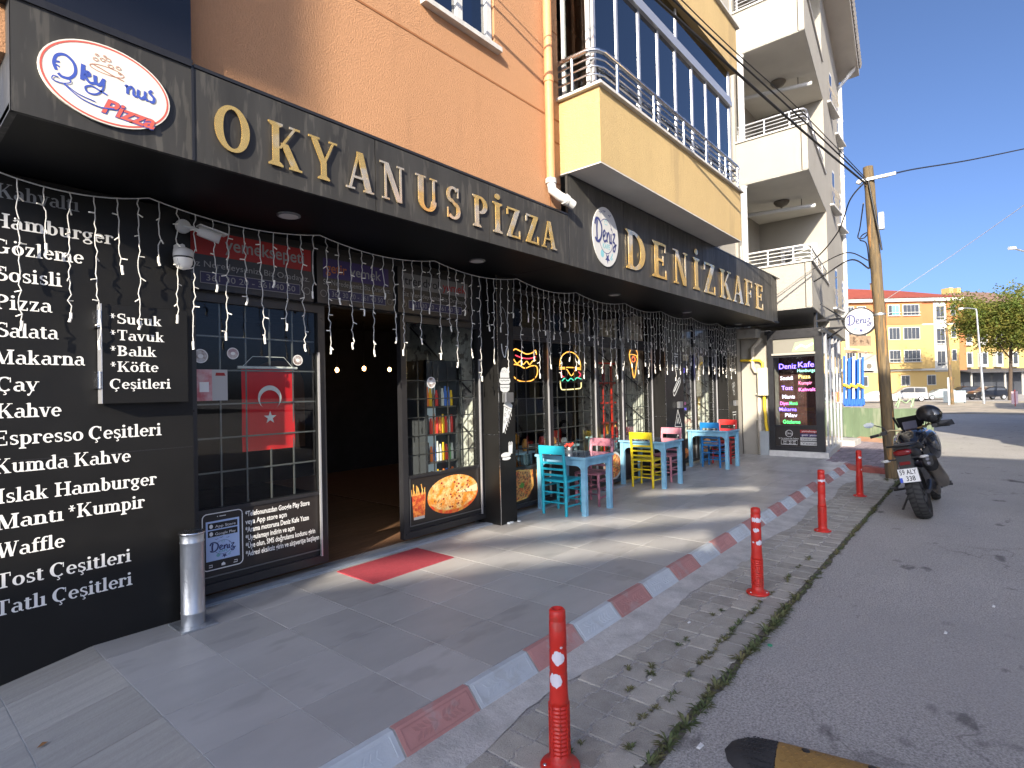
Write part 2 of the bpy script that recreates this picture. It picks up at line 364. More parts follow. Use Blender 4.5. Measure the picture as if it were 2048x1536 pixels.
def ring_pts(cx, cy, rx, ry, a0=0, a1=360, n=40):
    return [(cx + rx * cos(radians(a0 + (a1 - a0) * i / n)), cy + ry * sin(radians(a0 + (a1 - a0) * i / n))) for i in range(n + 1)]
def disc(mb, mapf, rx, ry, d, n=40, cx=0, cy=0):
    return mb.add([mapf(cx + rx * cos(2 * pi * k / n), cy + ry * sin(2 * pi * k / n), d) for k in range(n)], [tuple(range(n))])
def flat(mb, mapf, pts, d): return mb.add([mapf(a, b, d) for a, b in pts], [tuple(range(len(pts)))])
# ================================================================ materials used
m_tile = mat('grey_tile', (.40, .392, .375), .42, var=.09, vs=1.1, bump=.12, bs=300, spots=((.22, .21, .20), 1.3, .57, .35), rnd=.13, fine=.05, fs=260, stretch=(1, 2.2, 1))
m_grout = mat('grout', (.5, .5, .48), .9, var=.2, vs=8)
m_ramp = mat('ramp_tile', (.33, .32, .295), .5, var=.12, vs=4, bump=.3, bs=40, stretch=(.4, 6, 1), rnd=.08)
m_conc = mat('rough_concrete', (.48, .47, .44), .92, var=.2, vs=5, bump=.8, bs=45, spots=((.52, .51, .48), 9, .52, .7), fine=.12, fs=120)
m_paver = mat('paver_grey', (.39, .37, .32), .95, var=.14, vs=7, bump=.6, bs=120, rnd=.14, fine=.16, fs=180, spots=((.2, .19, .165), 4, .62, .3))
m_pjoint = mat('paver_joint', (.045, .042, .036), 1.0, var=.3, vs=30)
m_kred = mat('kerb_red_paint', (.42, .21, .19), .8, var=.08, vs=5, bump=.2, bs=60, spots=((.38, .33, .31), 6, .56, .4), rnd=.1)
m_kwhite = mat('kerb_white_paint', (.47, .51, .53), .8, var=.08, vs=5, bump=.2, bs=90, spots=((.38, .39, .38), 6, .58, .45), rnd=.08)
m_kconc = mat('kerb_concrete', (.33, .33, .31), .95, var=.2, vs=10, bump=.5, bs=80)
def asphalt():
    m = mat('asphalt', (.39, .375, .35), .88, var=.08, vs=.9, bump=.9, bs=110, fine=.4, fs=85, spots=((.045, .043, .042), 1.6, .68, .8))
    n = m.node_tree.nodes; l = m.node_tree.links; b = n['Principled BSDF']
    src = b.inputs['Base Color'].links[0].from_socket; tc = [x for x in n if x.type == 'NEW_GEOMETRY'][0]
    def mixin(cur, scale, lo, hi, col, amt, typ='NOISE', stretch=(1, 1, 1)):
        mp = n.new('ShaderNodeMapping'); mp.inputs['Scale'].default_value = stretch; l.new(tc.outputs['Position'], mp.inputs[0])
        t = n.new('ShaderNodeTexNoise'); t.inputs['Scale'].default_value = scale; t.inputs['Detail'].default_value = 5; l.new(mp.outputs[0], t.inputs[0])
        r = n.new('ShaderNodeMapRange'); l.new(t.outputs[0], r.inputs[0]); r.inputs[1].default_value = lo; r.inputs[2].default_value = hi; r.inputs[3].default_value = 0; r.inputs[4].default_value = amt
        x = n.new('ShaderNodeMix'); x.data_type = 'RGBA'; l.new(r.outputs[0], x.inputs[0]); l.new(cur, x.inputs[6]); x.inputs[7].default_value = (*col, 1); return x.outputs[2]
    cur = mixin(src, .35, .5, .62, (.36, .35, .33), .55)                 # worn pale patches
    cur = mixin(cur, 3.2, .66, .72, (.09, .088, .085), .7, stretch=(.7, 1.3, 1))   # oil spots
    cur = mixin(cur, 60, .70, .76, (.32, .31, .30), .6)                     # light stones
    # fine cracks, masked so that they come and go
    wv = n.new('ShaderNodeTexNoise'); wv.inputs['Scale'].default_value = 2.5; l.new(tc.outputs['Position'], wv.inputs[0])
    ad = n.new('ShaderNodeVectorMath'); ad.operation = 'MULTIPLY_ADD'; l.new(wv.outputs['Color'], ad.inputs[0]); ad.inputs[1].default_value = (.7, .7, 0); l.new(tc.outputs['Position'], ad.inputs[2])
    vo = n.new('ShaderNodeTexVoronoi'); vo.feature = 'DISTANCE_TO_EDGE'; vo.inputs['Scale'].default_value = .55; l.new(ad.outputs[0], vo.inputs['Vector'])
    r1 = n.new('ShaderNodeMapRange'); l.new(vo.outputs['Distance'], r1.inputs[0]); r1.inputs[1].default_value = .002; r1.inputs[2].default_value = .007; r1.inputs[3].default_value = .35; r1.inputs[4].default_value = 0
    mk = n.new('ShaderNodeTexNoise'); mk.inputs['Scale'].default_value = .5; l.new(tc.outputs['Position'], mk.inputs[0])
    r2 = n.new('ShaderNodeMapRange'); l.new(mk.outputs[0], r2.inputs[0]); r2.inputs[1].default_value = .5; r2.inputs[2].default_value = .6
    mm = n.new('ShaderNodeMath'); mm.operation = 'MULTIPLY'; l.new(r1.outputs[0], mm.inputs[0]); l.new(r2.outputs[0], mm.inputs[1])
    x = n.new('ShaderNodeMix'); x.data_type = 'RGBA'; l.new(mm.outputs[0], x.inputs[0]); l.new(cur, x.inputs[6]); x.inputs[7].default_value = (.07, .065, .06, 1); cur = x.outputs[2]
    l.new(cur, b.inputs['Base Color']); return m
m_asph = asphalt()
m_black = mat('black_composite_panel', (.010, .0105, .012), .22, var=.05, vs=2, spec=.5)
m_fascia = mat('black_fascia_panel', (.042, .041, .038), .5, var=.25, vs=3, spots=((.15, .14, .12), 14, .56, .25), stretch=(1.6, 1.6, .22), spec=.35)
m_board = mat('menu_board_panel', (.0105, .0103, .0098), .42, var=.15, vs=2, spec=.28)
m_frame = mat('dark_aluminium', (.020, .020, .022), .35, metal=.0, var=.1, vs=5, spec=.5)
m_soffit = mat('black_gloss_soffit', (.005, .005, .006), .4, spec=.15)
m_shaded_print = mat('shaded_print', (.26, .26, .25), .55)  # white sign lettering darkened for the shade under the canopy
m_white_print = mat('white_print', (.82, .82, .79), .55)
m_gold = mat('gold_mirror', (1.0, .64, .20), .2, metal=.75, var=.10, vs=9, spots=((.85, .78, .62), 2.5, .5, .7))
m_orange = mat('orange_render', (.475, .25, .125), .9, var=.06, vs=.8, bump=1.0, bs=75, fine=.06, fs=120, spots=((.33, .17, .085), 2.2, .58, .3), stretch=(1, 1, .12))
m_yellow = mat('yellow_render', (.50, .36, .165), .9, var=.06, vs=1.2, bump=1.0, bs=75, fine=.06, fs=120, spots=((.33, .24, .12), 2.6, .56, .4), stretch=(1, 1, .12))
m_cream = mat('cream_render', (.345, .325, .28), .9, var=.05, vs=.8, bump=.6, bs=70, spots=((.29, .26, .20), 1.5, .62, .3), stretch=(1, 1, .3))
m_under = mat('white_soffit_paint', (.60, .58, .53), .9, var=.06, vs=1.5, bump=.3, bs=60)
m_marble = mat('coping_stone', (.55, .54, .51), .55, var=.12, vs=12)
m_stain = mat('stainless_tube', (.72, .73, .74), .22, metal=1.0, var=.08, vs=12)
m_alu = mat('aluminium_profile', (.62, .63, .65), .35, metal=.7)
m_pvc = mat('white_pvc', (.58, .58, .56), .45)
m_blueglass = glass('dark_glazing', (.10, .14, .20), .9, base=.22)
m_shopglass = glass('shop_glass', (.90, .92, .91), 1.0, base=.0)
m_clear = glass('clear_glass', (.85, .88, .86), 1.0, base=.05)
m_pipe_o = mat('orange_downpipe', (.60, .29, .13), .6, var=.08, vs=6)
m_pipe_g = mat('grey_pvc_pipe', (.52, .47, .38), .5, var=.1, vs=9)
m_galv = mat('galvanised_steel', (.55, .57, .58), .38, metal=.85, var=.18, vs=9, bump=.25, bs=35, spots=((.75, .78, .8), 14, .55, .5), stretch=(1, 1, .3))
m_redmat = mat('red_ribbed_mat', (.34, .035, .05), .9, var=.1, vs=20, bump=.6, bs=400)
m_led = mat('frosted_led_tip', (.92, .90, .82), .35, spec=.6)
m_wire = mat('white_wire', (.58, .58, .55), .5)
m_wood_floor = mat('brown_wood_floor', (.19, .10, .055), .45, var=.3, vs=6, stretch=(.5, 6, 1), rnd=.15)
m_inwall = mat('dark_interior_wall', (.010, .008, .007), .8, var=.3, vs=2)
m_stonewall = mat('pale_stone_cladding', (.62, .62, .55), .8, var=.3, vs=9, bump=.6, bs=30, spots=((.12, .11, .10), 8, .55, .8))
m_amber = emis('warm_bulb', (1.0, .55, .2), 9)
m_trim = mat('grey_threshold', (.30, .34, .38), .45, var=.1, vs=10)

# ================================================================ ground
def gz(x): return -0.12 if x < 20 else (-0.12 - 0.63 * min(1, (x - 20) / 45.0))
mb = M(); xs = [-60, -20, -5, 0, 5, 10, 15, 20, 26, 32, 38, 45, 52, 60, 65, 90, 150, 400, 1500]
for i in range(len(xs) - 1):
    a, b = xs[i], xs[i + 1]; y0, y1 = (-60, 2.3) if b <= 0 else (-60, 8)
    y0, y1 = (-700, 900) if a >= 45 else (-60, 60)
    za, zb = gz(a) - .0, gz(b) - .0
    mb.quad((a, y0, za), (b, y0, zb), (b, y1, zb), (a, y1, za))
road = struct('road', mb, m_asph)
# oil stains lie in the material; the sunlit dirt island at the far side of the side road
m_dirt = mat('pale_dirt', (.42, .36, .27), .95, var=.2, vs=.6, bump=.6, bs=8, spots=((.22, .21, .18), .8, .56, .8))
mb = M()
for (x0, x1) in ((46, 52), (52, 60), (60, 65), (65, 84)):
    mb.quad((x0, -14, gz(x0) + .03), (x1, -22, gz(x1) + .03), (x1, 26, gz(x1) + .03), (x0, 20, gz(x0) + .03))
struct('dirt_lot', mb, m_dirt)
# sidewalk slab and tiles
PX, PY = .467, .49
X0, Y0 = 1.02, 2.24
mb = M(); mb.box(1.0, 13.72, 2.234, 4.9, -.3, -.004)
sidewalk = struct('sidewalk', mb, m_grout)
tm = M(); g_ = .0022
tm.bbox(g_, PX - g_, g_, PY - g_, -.02, 0, .0012)
tile_me = mesh_of(tm, 'tile', m_tile)
def tile(i, j, me=None, w=None):
    o = bpy.data.objects.new('tile', me or tile_me); COL.objects.link(o); o.parent = sidewalk
    o.location = (X0 + i * PX, Y0 + j * PY, R_.uniform(-.0006, .0006)); return o
for i in range(27):
    for j in range(5):
        tile(i, j)
em = M(); em.bbox(g_, PX - g_, g_, 4.86 - Y0 - 5 * PY, -.02, 0, .0012); edge_me = mesh_of(em, 'tile', m_tile)
for i in range(27): tile(i, 5, edge_me)
# ramp: tiles sloping down towards the viewer's side street
def rz(x): return max(-.34, 0.0 - (1.02 - x) * .17)
mb = M(); mb.hexa([(-.6, 1.8, -.6), (1.0, 2.16, -.6), (1.0, 4.9, -.6), (-.6, 4.9, -.6), (-.6, 1.8, rz(-.6) - .006), (1.0, 2.16, -.006), (1.0, 4.9, -.006), (-.6, 4.9, rz(-.6) - .006)])
ramp = struct('ramp', mb, m_grout)
for i in range(2):
    for j in range(6):
        xa, xb = 1.02 - (i + 1) * .467 + .003, 1.02 - i * .467 - .003; ya, yb = Y0 + j * .49 + .0025, Y0 + (j + 1) * .49 - .0025
        if j == 5: yb = 4.88
        t = M(); t.hexa([(xa, ya, rz(xa) - .02), (xb, ya, rz(xb) - .02), (xb, yb, rz(xb) - .02), (xa, yb, rz(xa) - .02), (xa, ya, rz(xa)), (xb, ya, rz(xb)), (xb, yb, rz(xb)), (xa, yb, rz(xa))])
        obj('tile', t, m_ramp, ramp)
mb = M(); mb.box(-3, .086, 1.6, 6, -.6, -.155); struct('concrete_apron', mb, m_conc)
# metal threshold along the shop front
mb = M(); mb.box(1.66, 13.7, 4.62, 4.72, -.02, .012); mb.box(1.66, 13.7, 4.60, 4.62, -.02, .006); struct('threshold', mb, m_trim)

# kerb: profile in y,z ; blocks alternate red and white
kerb = M(); kerb.prism([(.96, y, z) for y, z in ((2.233, -.3), (2.233, -.002), (2.20, -.002), (2.109, -.095), (2.104, -.3))], (12.3, 0, 0))
kerb = struct('kerb', kerb, m_kconc)
def kerb_block(x0, x1, m, c=.012):
    b = M(); prof = [(2.235, -.2), (2.235, .002), (2.20, .002), (2.105, -.095), (2.10, -.2)]
    n = len(prof)
    A = [(x0 + .007, y, z) for y, z in prof]; B = [(x1 - .007, y, z) for y, z in prof]
    b.add(A + B, [tuple(range(n)), tuple(range(2 * n - 1, n - 1, -1))] + [(i, i + n, (i + 1) % n + n, (i + 1) % n) for i in range(n)])
    o = obj('kerb_block', b, m, kerb)
    # raised frame and leaf ornament on the sloping face
    def mp(u, v, d):   # u along x, v up the slope 0..1
        y = 2.105 + (2.20 - 2.105) * v; z = -.095 + .097 * v; return Vector((x0 + u, y - d * .71, z + d * .71))
    r = M(); L = x1 - x0
    for (a, b_, c_, d_) in ((.035, .10, L - .035, .15), (.035, .85, L - .035, .90), (.028, .10, .036, .90), (L - .036, .10, L - .028, .90)):
        r.hexa([mp(a, b_, 0), mp(c_, b_, 0), mp(c_, d_, 0), mp(a, d_, 0), mp(a, b_, .003), mp(c_, b_, .003), mp(c_, d_, .003), mp(a, d_, .003)])
    cx = L / 2
    for s_ in (-1, 1):
        for k in range(4):
            u0 = cx + s_ * (.015 + k * .035); 
            for t_ in (-1, 1):
                P = [(u0, .5), (u0 + s_ * .018, .5 + t_ * .20), (u0 + s_ * .045, .5 + t_ * .26), (u0 + s_ * .03, .5 + t_ * .08)]
                r.add([mp(a, b_, .003) for a, b_ in P] + [mp(a, b_, 0) for a, b_ in P], [(0, 1, 2, 3), (0, 1, 5, 4), (1, 2, 6, 5), (2, 3, 7, 6), (3, 0, 4, 7)])
    obj('leaf_relief', r, m, o)
k = -1
while True:
    x0 = 1.67 + k * .506; x1 = x0 + .506
    if x0 > 13.2: break
    kerb_block(x0, x1, m_kred if k % 2 == 0 else m_kwhite); k += 1
kerb_block(.95, 1.164, m_kred)
# rough concrete gutter band between kerb and pavers (ragged edge)
mb = M(); N = 150; xa, xb = .5, 13.2; up = []; lo = []
for i in range(N + 1):
    x = xa + (xb - xa) * i / N; up.append((x, 2.12, -.094)); lo.append((x, 1.90 + .045 * sin(x * 3.1) + R_.uniform(-.012, .012) - .004 * x, -.113))
mb.add(up + lo, [(i, i + N + 1, i + N + 2, i + 1) for i in range(N)]); struct('gutter_band', mb, m_conc)
# interlocking pavers
mb = M(); mb.box(.3, 13.6, 1.20, 2.12, -.3, -.128); paving = struct('paver_strip', mb, m_pjoint)
pl, pw, z_ = .205, .168, .012
pm = M()
P = [(0, 0), (.05, 0), (.068, .022), (.137, .022), (.155, 0), (pl, 0), (pl, pw), (.155, pw), (.137, pw + .022), (.068, pw + .022), (.05, pw), (0, pw)]
g = .0068
def shr(P, g):
    cx = pl / 2; cy = pw / 2 + .006; return [(cx + (x - cx) * (1 - 2 * g / pl), cy + (y - cy) * (1 - 2 * g / pw)) for x, y in P]
A = [(x, y, -.05) for x, y in shr(P, g)]; B = [(x, y, -.004) for x, y in shr(P, g)]; C_ = [(x, y, 0) for x, y in shr(P, g + .004)]
n = 12; pm.add(A + B + C_, [tuple(range(24, 36))] + [(i, (i + 1) % n, (i + 1) % n + n, i + n) for i in range(n)] + [(n + i, n + (i + 1) % n, (i + 1) % n + 2 * n, i + 2 * n) for i in range(n)])
pav_me = mesh_of(pm, 'paver', m_paver)
cnt = 0; rest = M()
rows = 4
for j in range(rows):
    off = 0
    for i in range(62):
        x = 1.35 + i * pl + off; y = 1.235 + j * pw; zz = -.114 + R_.uniform(-.004, .003)
        if cnt_ok := (x < 13.0):
            if cnt < 290:
                o = bpy.data.objects.new('paver', pav_me); COL.objects.link(o); o.parent = paving; o.location = (x, y, zz)
                o.rotation_euler = (R_.uniform(-.008, .008), R_.uniform(-.008, .008), R_.uniform(-.01, .01)); cnt += 1

# dark soil line where the pavers end and the asphalt begins
mb = M(); N = 220; up = []; lo = []
for i in range(N + 1):
    x = .8 + 12.2 * i / N; up.append((x, 1.245 + R_.uniform(-.005, .01), -.1165)); lo.append((x, 1.20 + .012 * sin(x * 7) + R_.uniform(-.016, .012), -.1165))
mb.add(up + lo, [(i, i + N + 1, i + N + 2, i + 1) for i in range(N)]); struct('soil_strip', mb, mat('dark_soil', (.13, .12, .10), 1, var=.35, vs=25, bump=1, bs=60))
# ================================================================ shop front (two businesses under one canopy)
m_flat_black = mat('matt_black', (.012, .012, .013), .55)
YG = 4.75       # glass plane
bld = thing('cafe_building', 'orange and yellow rendered apartment block with black shop front at street level', 'building', (5, 3.6, 0))
# --- pillars
def pillar(x0, x1, y0, y1, sign=None):
    b = M(); b.box(x0, x1, y0, y1, 0, 3.0)
    o = obj('pillar', b, m_board, bld)
    c = M(); c.box(x0 - .002, x0 + .006, y0 - .002, y0 + .004, 0, 3.0); c.box(x0 - .003, x0, y0, y1, 1.08, 1.085)
    obj('panel_joint', c, m_stain, o)
    return o
p1 = pillar(5.03, 5.33, 4.47, 4.9); p2 = pillar(9.62, 10.42, 4.47, 4.9); p3 = pillar(12.86, 13.5, 4.47, 4.9)
# --- shop windows and frames
def bars(name, x0, x1, z0, z1, y, m, parent, nx, nz, w=.012, dp=.012):
    for i in range(nx):
        x = x0 + (x1 - x0) * (i + 1) / (nx + 1); b = M(); b.box(x - w / 2, x + w / 2, y, y + dp, z0, z1); obj(name, b, m, parent)
    for i in range(nz):
        z = z0 + (z1 - z0) * (i + 1) / (nz + 1); b = M(); b.box(x0, x1, y - dp, y, z - w / 2, z + w / 2); obj(name, b, m, parent)
def frame_rect(b, x0, x1, z0, z1, w, y0, y1):
    b.box(x0, x0 + w, y0, y1, z0, z1); b.box(x1 - w, x1, y0, y1, z0, z1); b.box(x0 + w, x1 - w, y0, y1, z0, z0 + w); b.box(x0 + w, x1 - w, y0, y1, z1 - w, z1)
m_grille = mat('grey_grille_bar', (.17, .175, .175), .4, metal=.5)
m_grille_d = mat('dark_grille_bar', (.05, .05, .05), .4)
def window(x0, x1, z0, z1, zp, name='shop_window', panel=True, gm=None, nx=4, nz=4, gz1=None, w=.055, label=None):
    f = M(); frame_rect(f, x0, x1, z0, z1, w, YG - .035, YG + .035)
    if zp: f.box(x0 + w, x1 - w, YG - .03, YG + .03, zp - .03, zp)
    o = obj(name, f, m_frame, bld, label)
    gl = M(); gl.box(x0 + w, x1 - w, YG - .004, YG + .004, (zp or z0 + w), z1 - w); obj('pane', gl, m_shopglass, o)
    if zp:
        k = M(); k.box(x0 + w, x1 - w, YG - .012, YG + .012, z0 + w, zp - .03); obj('kick_panel', k, m_flat_black, o)
    b = M(); b.box(x1 - w - .014, x1 - w - .001, YG - .06, YG - .036, z0 + w, min(z1 - w, 2.0)); obj('reveal_glint', b, m_alu, o)  # pale strip stands for the sunlit glint on the frame reveal
    if gm: bars('grille_bar', x0 + w, x1 - w, (zp or z0 + w), gz1 or (z1 - w), YG + .045, gm, o, nx, nz)
    return o
# left of the door: big window, lower poster panel; door leaf; right leaf
wl = window(1.69, 2.88, .06, 2.44, .72, gm=m_grille, nx=4, nz=5, gz1=2.38, w=.07, label='window beside the open door with flag behind it')
wr = window(3.77, 5.03, .06, 2.44, .72, gm=m_grille_d, nx=4, nz=5, gz1=1.95, w=.07, label='door leaf with pizza poster at its foot')
# header above
hb = M(); hb.box(1.65, 5.03, YG - .05, YG + .05, 2.44, 3.0); obj('header_panel', hb, m_flat_black, bld)
for (x0, x1) in ((1.72, 2.9), (2.84 + .1, 3.74), (3.80, 4.95)):
    pass
# right hand part: four tall windows X 5.33..9.62, transom at 2.34
for (x0, x1) in ((5.33, 6.42), (6.42, 7.66), (7.66, 8.52), (8.52, 9.62)):
    window(x0, x1, .06, 2.34, .60, gm=(m_grille_d), nx=4, nz=5, gz1=1.95)
    window(x0, x1, 2.40, 2.96, None, name='transom_window')
b = M(); b.box(5.33, 9.62, YG - .05, YG + .05, 2.34, 2.40); obj('transom_bar', b, m_frame, bld)
for (x0, x1) in ((10.42, 11.60), (11.60, 12.86)):
    window(x0, x1, .06, 2.34, .55, gm=m_grille_d, nx=4, nz=5, gz1=1.95); window(x0, x1, 2.40, 2.96, None, name='transom_window')
b = M(); b.box(10.42, 12.86, YG - .05, YG + .05, 2.34, 2.40); obj('transom_bar', b, m_frame, bld)
# --- interior shell
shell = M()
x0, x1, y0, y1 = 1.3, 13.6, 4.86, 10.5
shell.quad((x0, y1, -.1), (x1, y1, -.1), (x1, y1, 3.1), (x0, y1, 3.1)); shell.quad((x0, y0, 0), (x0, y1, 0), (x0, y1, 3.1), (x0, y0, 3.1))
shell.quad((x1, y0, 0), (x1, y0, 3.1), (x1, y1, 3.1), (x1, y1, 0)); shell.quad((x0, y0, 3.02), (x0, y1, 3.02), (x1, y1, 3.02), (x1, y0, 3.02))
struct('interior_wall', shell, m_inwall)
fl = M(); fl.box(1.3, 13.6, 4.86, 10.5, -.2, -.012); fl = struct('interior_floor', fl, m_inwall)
for i in range(34):
    yb = 4.87 + i * .115; b = M(); b.box(1.66, 5.0, yb + .001, yb + .113, -.012, 0)
    if yb < 8.6: obj('floor_board', b, m_wood_floor, fl)
b = M(); b.box(5.05, 13.55, 4.87, 10.4, -.012, 0); obj('floor_board', b, m_wood_floor, fl)
# stone-clad inner partitions catching the sun through the glass
for xx in (5.08, 9.66, 12.9):
    b = M(); b.box(xx, xx + .12, 4.92, 6.4, 0, 2.98); o = struct('stone_partition', b, m_stonewall)
    d = M()
    for k in range(3): d.tube([(xx - .03, 4.95, .5 + k * .55), (xx - .03, 6.2, 1.5 + k * .55)], .012, 6)
    obj('diagonal_brace', d, m_grille_d, o)
# arch with warm bulbs at the back
m_arch = mat('dim_arch_panel', (.12, .06, .03), .7)
b = M(); P = [(-.55, .0), (-.55, 1.2)] + [(.55 * cos(pi - pi * k / 12), 1.2 + .5 * sin(pi * k / 12)) for k in range(1, 12)] + [(.55, 1.2), (.55, 0)]
b.prism([(5.35 + u, 10.44, .6 + v) for u, v in P], (0, .04, 0)); o = obj('wall_arch', b, m_arch); o['kind'] = 'structure'
for i, (px, py, yy) in enumerate(((674, 740, 9.2), (728, 737, 9.0), (779, 739, 9.3))):
    p = on_y(px, py, yy); t = thing('pendant_lamp', ['warm pendant bulb inside the doorway, nearest the left jamb', 'warm pendant bulb in the middle of the open doorway', 'warm pendant bulb inside the doorway, nearest the right leaf'][i], 'lamp', p, 'pendant bulbs in the dark interior')
    b = M(); b.tube([p + Vector((0, 0, .05)), (p.x, p.y, 3.0)], .006, 5); obj('cord', b, m_flat_black, t)
    b = M(); b.sphere(p, .035, 10, 8, (1, 1, 1.3)); obj('bulb', b, m_amber, t)
# fridge with bottles
m_fr = mat('fridge_body', (.05, .055, .06), .4); m_frin = mat('fridge_inside', (.5, .55, .56), .5, emit=(.7, .9, 1), es=.12)  # liner emits faintly in place of a fridge lamp
fr = thing('drinks_fridge', 'glass fronted drinks fridge stocked with bottles behind the door leaf', 'fridge', (4.75, 5.4, 0))
b = M(); b.box(4.46, 5.04, 5.6, 5.65, 0, 2.0); b.box(4.46, 4.50, 5.15, 5.6, 0, 2.0); b.box(5.0, 5.04, 5.15, 5.6, 0, 2.0); b.box(4.46, 5.04, 5.15, 5.65, 0, .35); b.box(4.46, 5.04, 5.15, 5.65, 1.75, 2.0); obj('cabinet', b, m_fr, fr)
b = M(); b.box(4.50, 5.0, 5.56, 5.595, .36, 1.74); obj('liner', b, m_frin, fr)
bcols = [(.6, .05, .04), (.7, .45, .02), (.05, .15, .5), (.75, .2, .05), (.55, .56, .5), (.1, .35, .1), (.05, .05, .05)]
bm = [mat('drink_%d' % i, c, .3, emit=c, es=.12) for i, c in enumerate(bcols)]  # bottles emit a faint glow in their own colours, though no lamps
for k in range(4):
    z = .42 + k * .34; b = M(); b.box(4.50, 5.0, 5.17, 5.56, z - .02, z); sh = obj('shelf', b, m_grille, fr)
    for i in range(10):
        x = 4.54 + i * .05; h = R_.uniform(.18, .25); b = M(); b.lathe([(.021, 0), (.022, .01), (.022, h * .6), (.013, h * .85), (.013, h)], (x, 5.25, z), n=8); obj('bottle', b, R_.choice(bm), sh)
# red-orange counters, tables and chairs glimpsed indoors (lit only by the sun)
m_rc = mat('red_paint_gloss', (.62, .035, .02), .35); m_orp = mat('orange_paint', (.7, .3, .03), .4)
def ladder():
    t = thing('red_lattice_rack', 'red painted lattice rack standing behind the shop window beside the middle table', 'rack', (8.1, 4.86, 0))
    for x in (7.83, 8.08, 8.33): b = M(); b.box(x, x + .03, 4.84, 4.87, .55, 2.05); obj('upright', b, m_rc, t)
    for k in range(5): b = M(); b.box(7.76, 8.44, 4.825, 4.84, .7 + k * .33, .728 + k * .33); obj('rail', b, m_rc, t)
    return t
ladder()
m_rc2 = mat('indoor_white_ware', (.75, .75, .70), .4)
for i, (x, lb) in enumerate(((5.95, 'pale indoor table with white jars behind the neon hot dog window'), (7.1, 'pale indoor table with menus behind the neon burger window'), (9.05, 'pale indoor table behind the neon slice window'), (11.2, 'pale indoor table behind the window after the broad pillar'))):
    t = thing('indoor_table', lb, 'table', (x, 5.25, 0), 'tables inside the cafe')
    b = M(); b.box(x - .38, x + .38, 4.95, 5.6, .72, .75); obj('table_top', b, mat('indoor_table_blue', (.35, .55, .6), .4) if i == 0 else MATS['indoor_table_blue'], t)
    for (u, v) in ((-.34, 4.98), (.30, 4.98), (-.34, 5.52), (.30, 5.52)): b = M(); b.box(x + u, x + u + .05, v, v + .05, 0, .72); obj('leg', b, MATS['indoor_table_blue'], t)
    for k in range(5):
        b = M(); h = R_.uniform(.09, .2); b.lathe([(.04, 0), (.05, h * .5), (.03, h)], (x - .28 + k * .14, 5.05 + R_.uniform(-.03, .25), .75), n=10)
        o = obj('table_ware', b, R_.choice([m_rc2, m_rc2, m_orp, m_rc]), t)
    tag_ = None
for i, (x, c, lb) in enumerate(((6.5, m_orp, 'orange indoor chair near the neon hot dog window'), (7.62, m_rc, 'red indoor chair beside the red lattice rack'), (9.5, m_orp, 'orange indoor chair behind the neon slice window'))):
    t = thing('indoor_chair', lb, 'chair', (x, 5.4, 0), 'chairs inside the cafe')
    b = M(); b.box(x - .18, x + .18, 5.2, 5.56, .43, .46); obj('seat', b, c, t)
    for (u, v, h) in ((-.17, 5.2, .45), (.14, 5.2, .45), (-.17, 5.53, .95), (.14, 5.53, .95)): b = M(); b.box(x + u, x + u + .03, v, v + .03, 0, h); obj('leg', b, c, t)
    b = M(); b.box(x - .18, x + .18, 5.53, 5.555, .80, .93); b.box(x - .18, x + .18, 5.53, 5.55, .62, .67); obj('backrest', b, c, t)
# ---------------------------------------------------------------- canopy signs
YF, ZS = 3.5, 3.0
can1 = thing('canopy_sign', 'long black canopy sign with gold letters and oval pizza logo over the open doorway', 'sign', (3, 3.6, 3.0))
b = M(); b.box(.50, 5.16, YF + .02, 4.9, ZS - .0, ZS + .03); obj('soffit', b, m_soffit, can1)
b = M(); b.box(.50, 5.16, YF + .3, 4.8, ZS + .03, 3.5); obj('canopy_box', b, m_flat_black, can1)
sx = [.50, 1.305, 2.59, 3.865, 5.16]
for i in range(4):
    b = M(); y0 = YF; b.box(sx[i] + .004, sx[i + 1] - .004, y0, y0 + .03, ZS - .01, 3.535); obj('fascia_panel', b, m_fascia, can1)
b = M(); b.box(.44, 1.30, YF - .012, YF + .3, 3.535, 3.56); b.box(1.315, 5.16, YF - .006, YF + .3, 3.54, 3.56); b.box(1.298, 1.312, YF - .006, YF + .02, ZS - .01, 3.55)
obj('edge_trim', b, m_frame, can1)
b = M(); b.hexa([(.50, 3.5, ZS - .01), (.53, 3.53, ZS - .01), (.53, 4.9, ZS - .01), (.50, 4.9, ZS - .01), (.50, 3.5, 3.535), (.53, 3.53, 3.535), (.53, 4.9, 3.535), (.50, 4.9, 3.535)]); obj('end_panel', b, m_fascia, can1)
can2 = thing('canopy_sign', 'tall black canopy sign with gold letters and round sea logo over the cafe tables', 'sign', (9, 3.6, 3.0))
b = M(); b.box(5.165, 13.5, YF + .02, 4.9, ZS, ZS + .03); obj('soffit', b, m_soffit, can2)
sx = [5.165, 6.43, 7.74, 9.04, 10.35, 11.66, 12.9]
for i in range(6):
    b = M(); b.box(sx[i] + .004, sx[i + 1] - .004, YF, YF + .03, ZS - .01, 3.99); obj('fascia_panel', b, m_board if False else m_fascia, can2)
b = M(); b.hexa([(12.904, 3.50, ZS - .01), (13.5, 3.56, ZS - .01), (13.5, 3.6, ZS - .01), (12.904, 3.53, ZS - .01), (12.904, 3.50, 3.99), (13.5, 3.56, 3.99), (13.5, 3.6, 3.99), (12.904, 3.53, 3.99)]); obj('fascia_panel', b, m_fascia, can2)
b = M(); b.box(13.5, 13.53, 3.56, 4.6, ZS - .01, 3.99); obj('end_panel', b, m_fascia, can2)
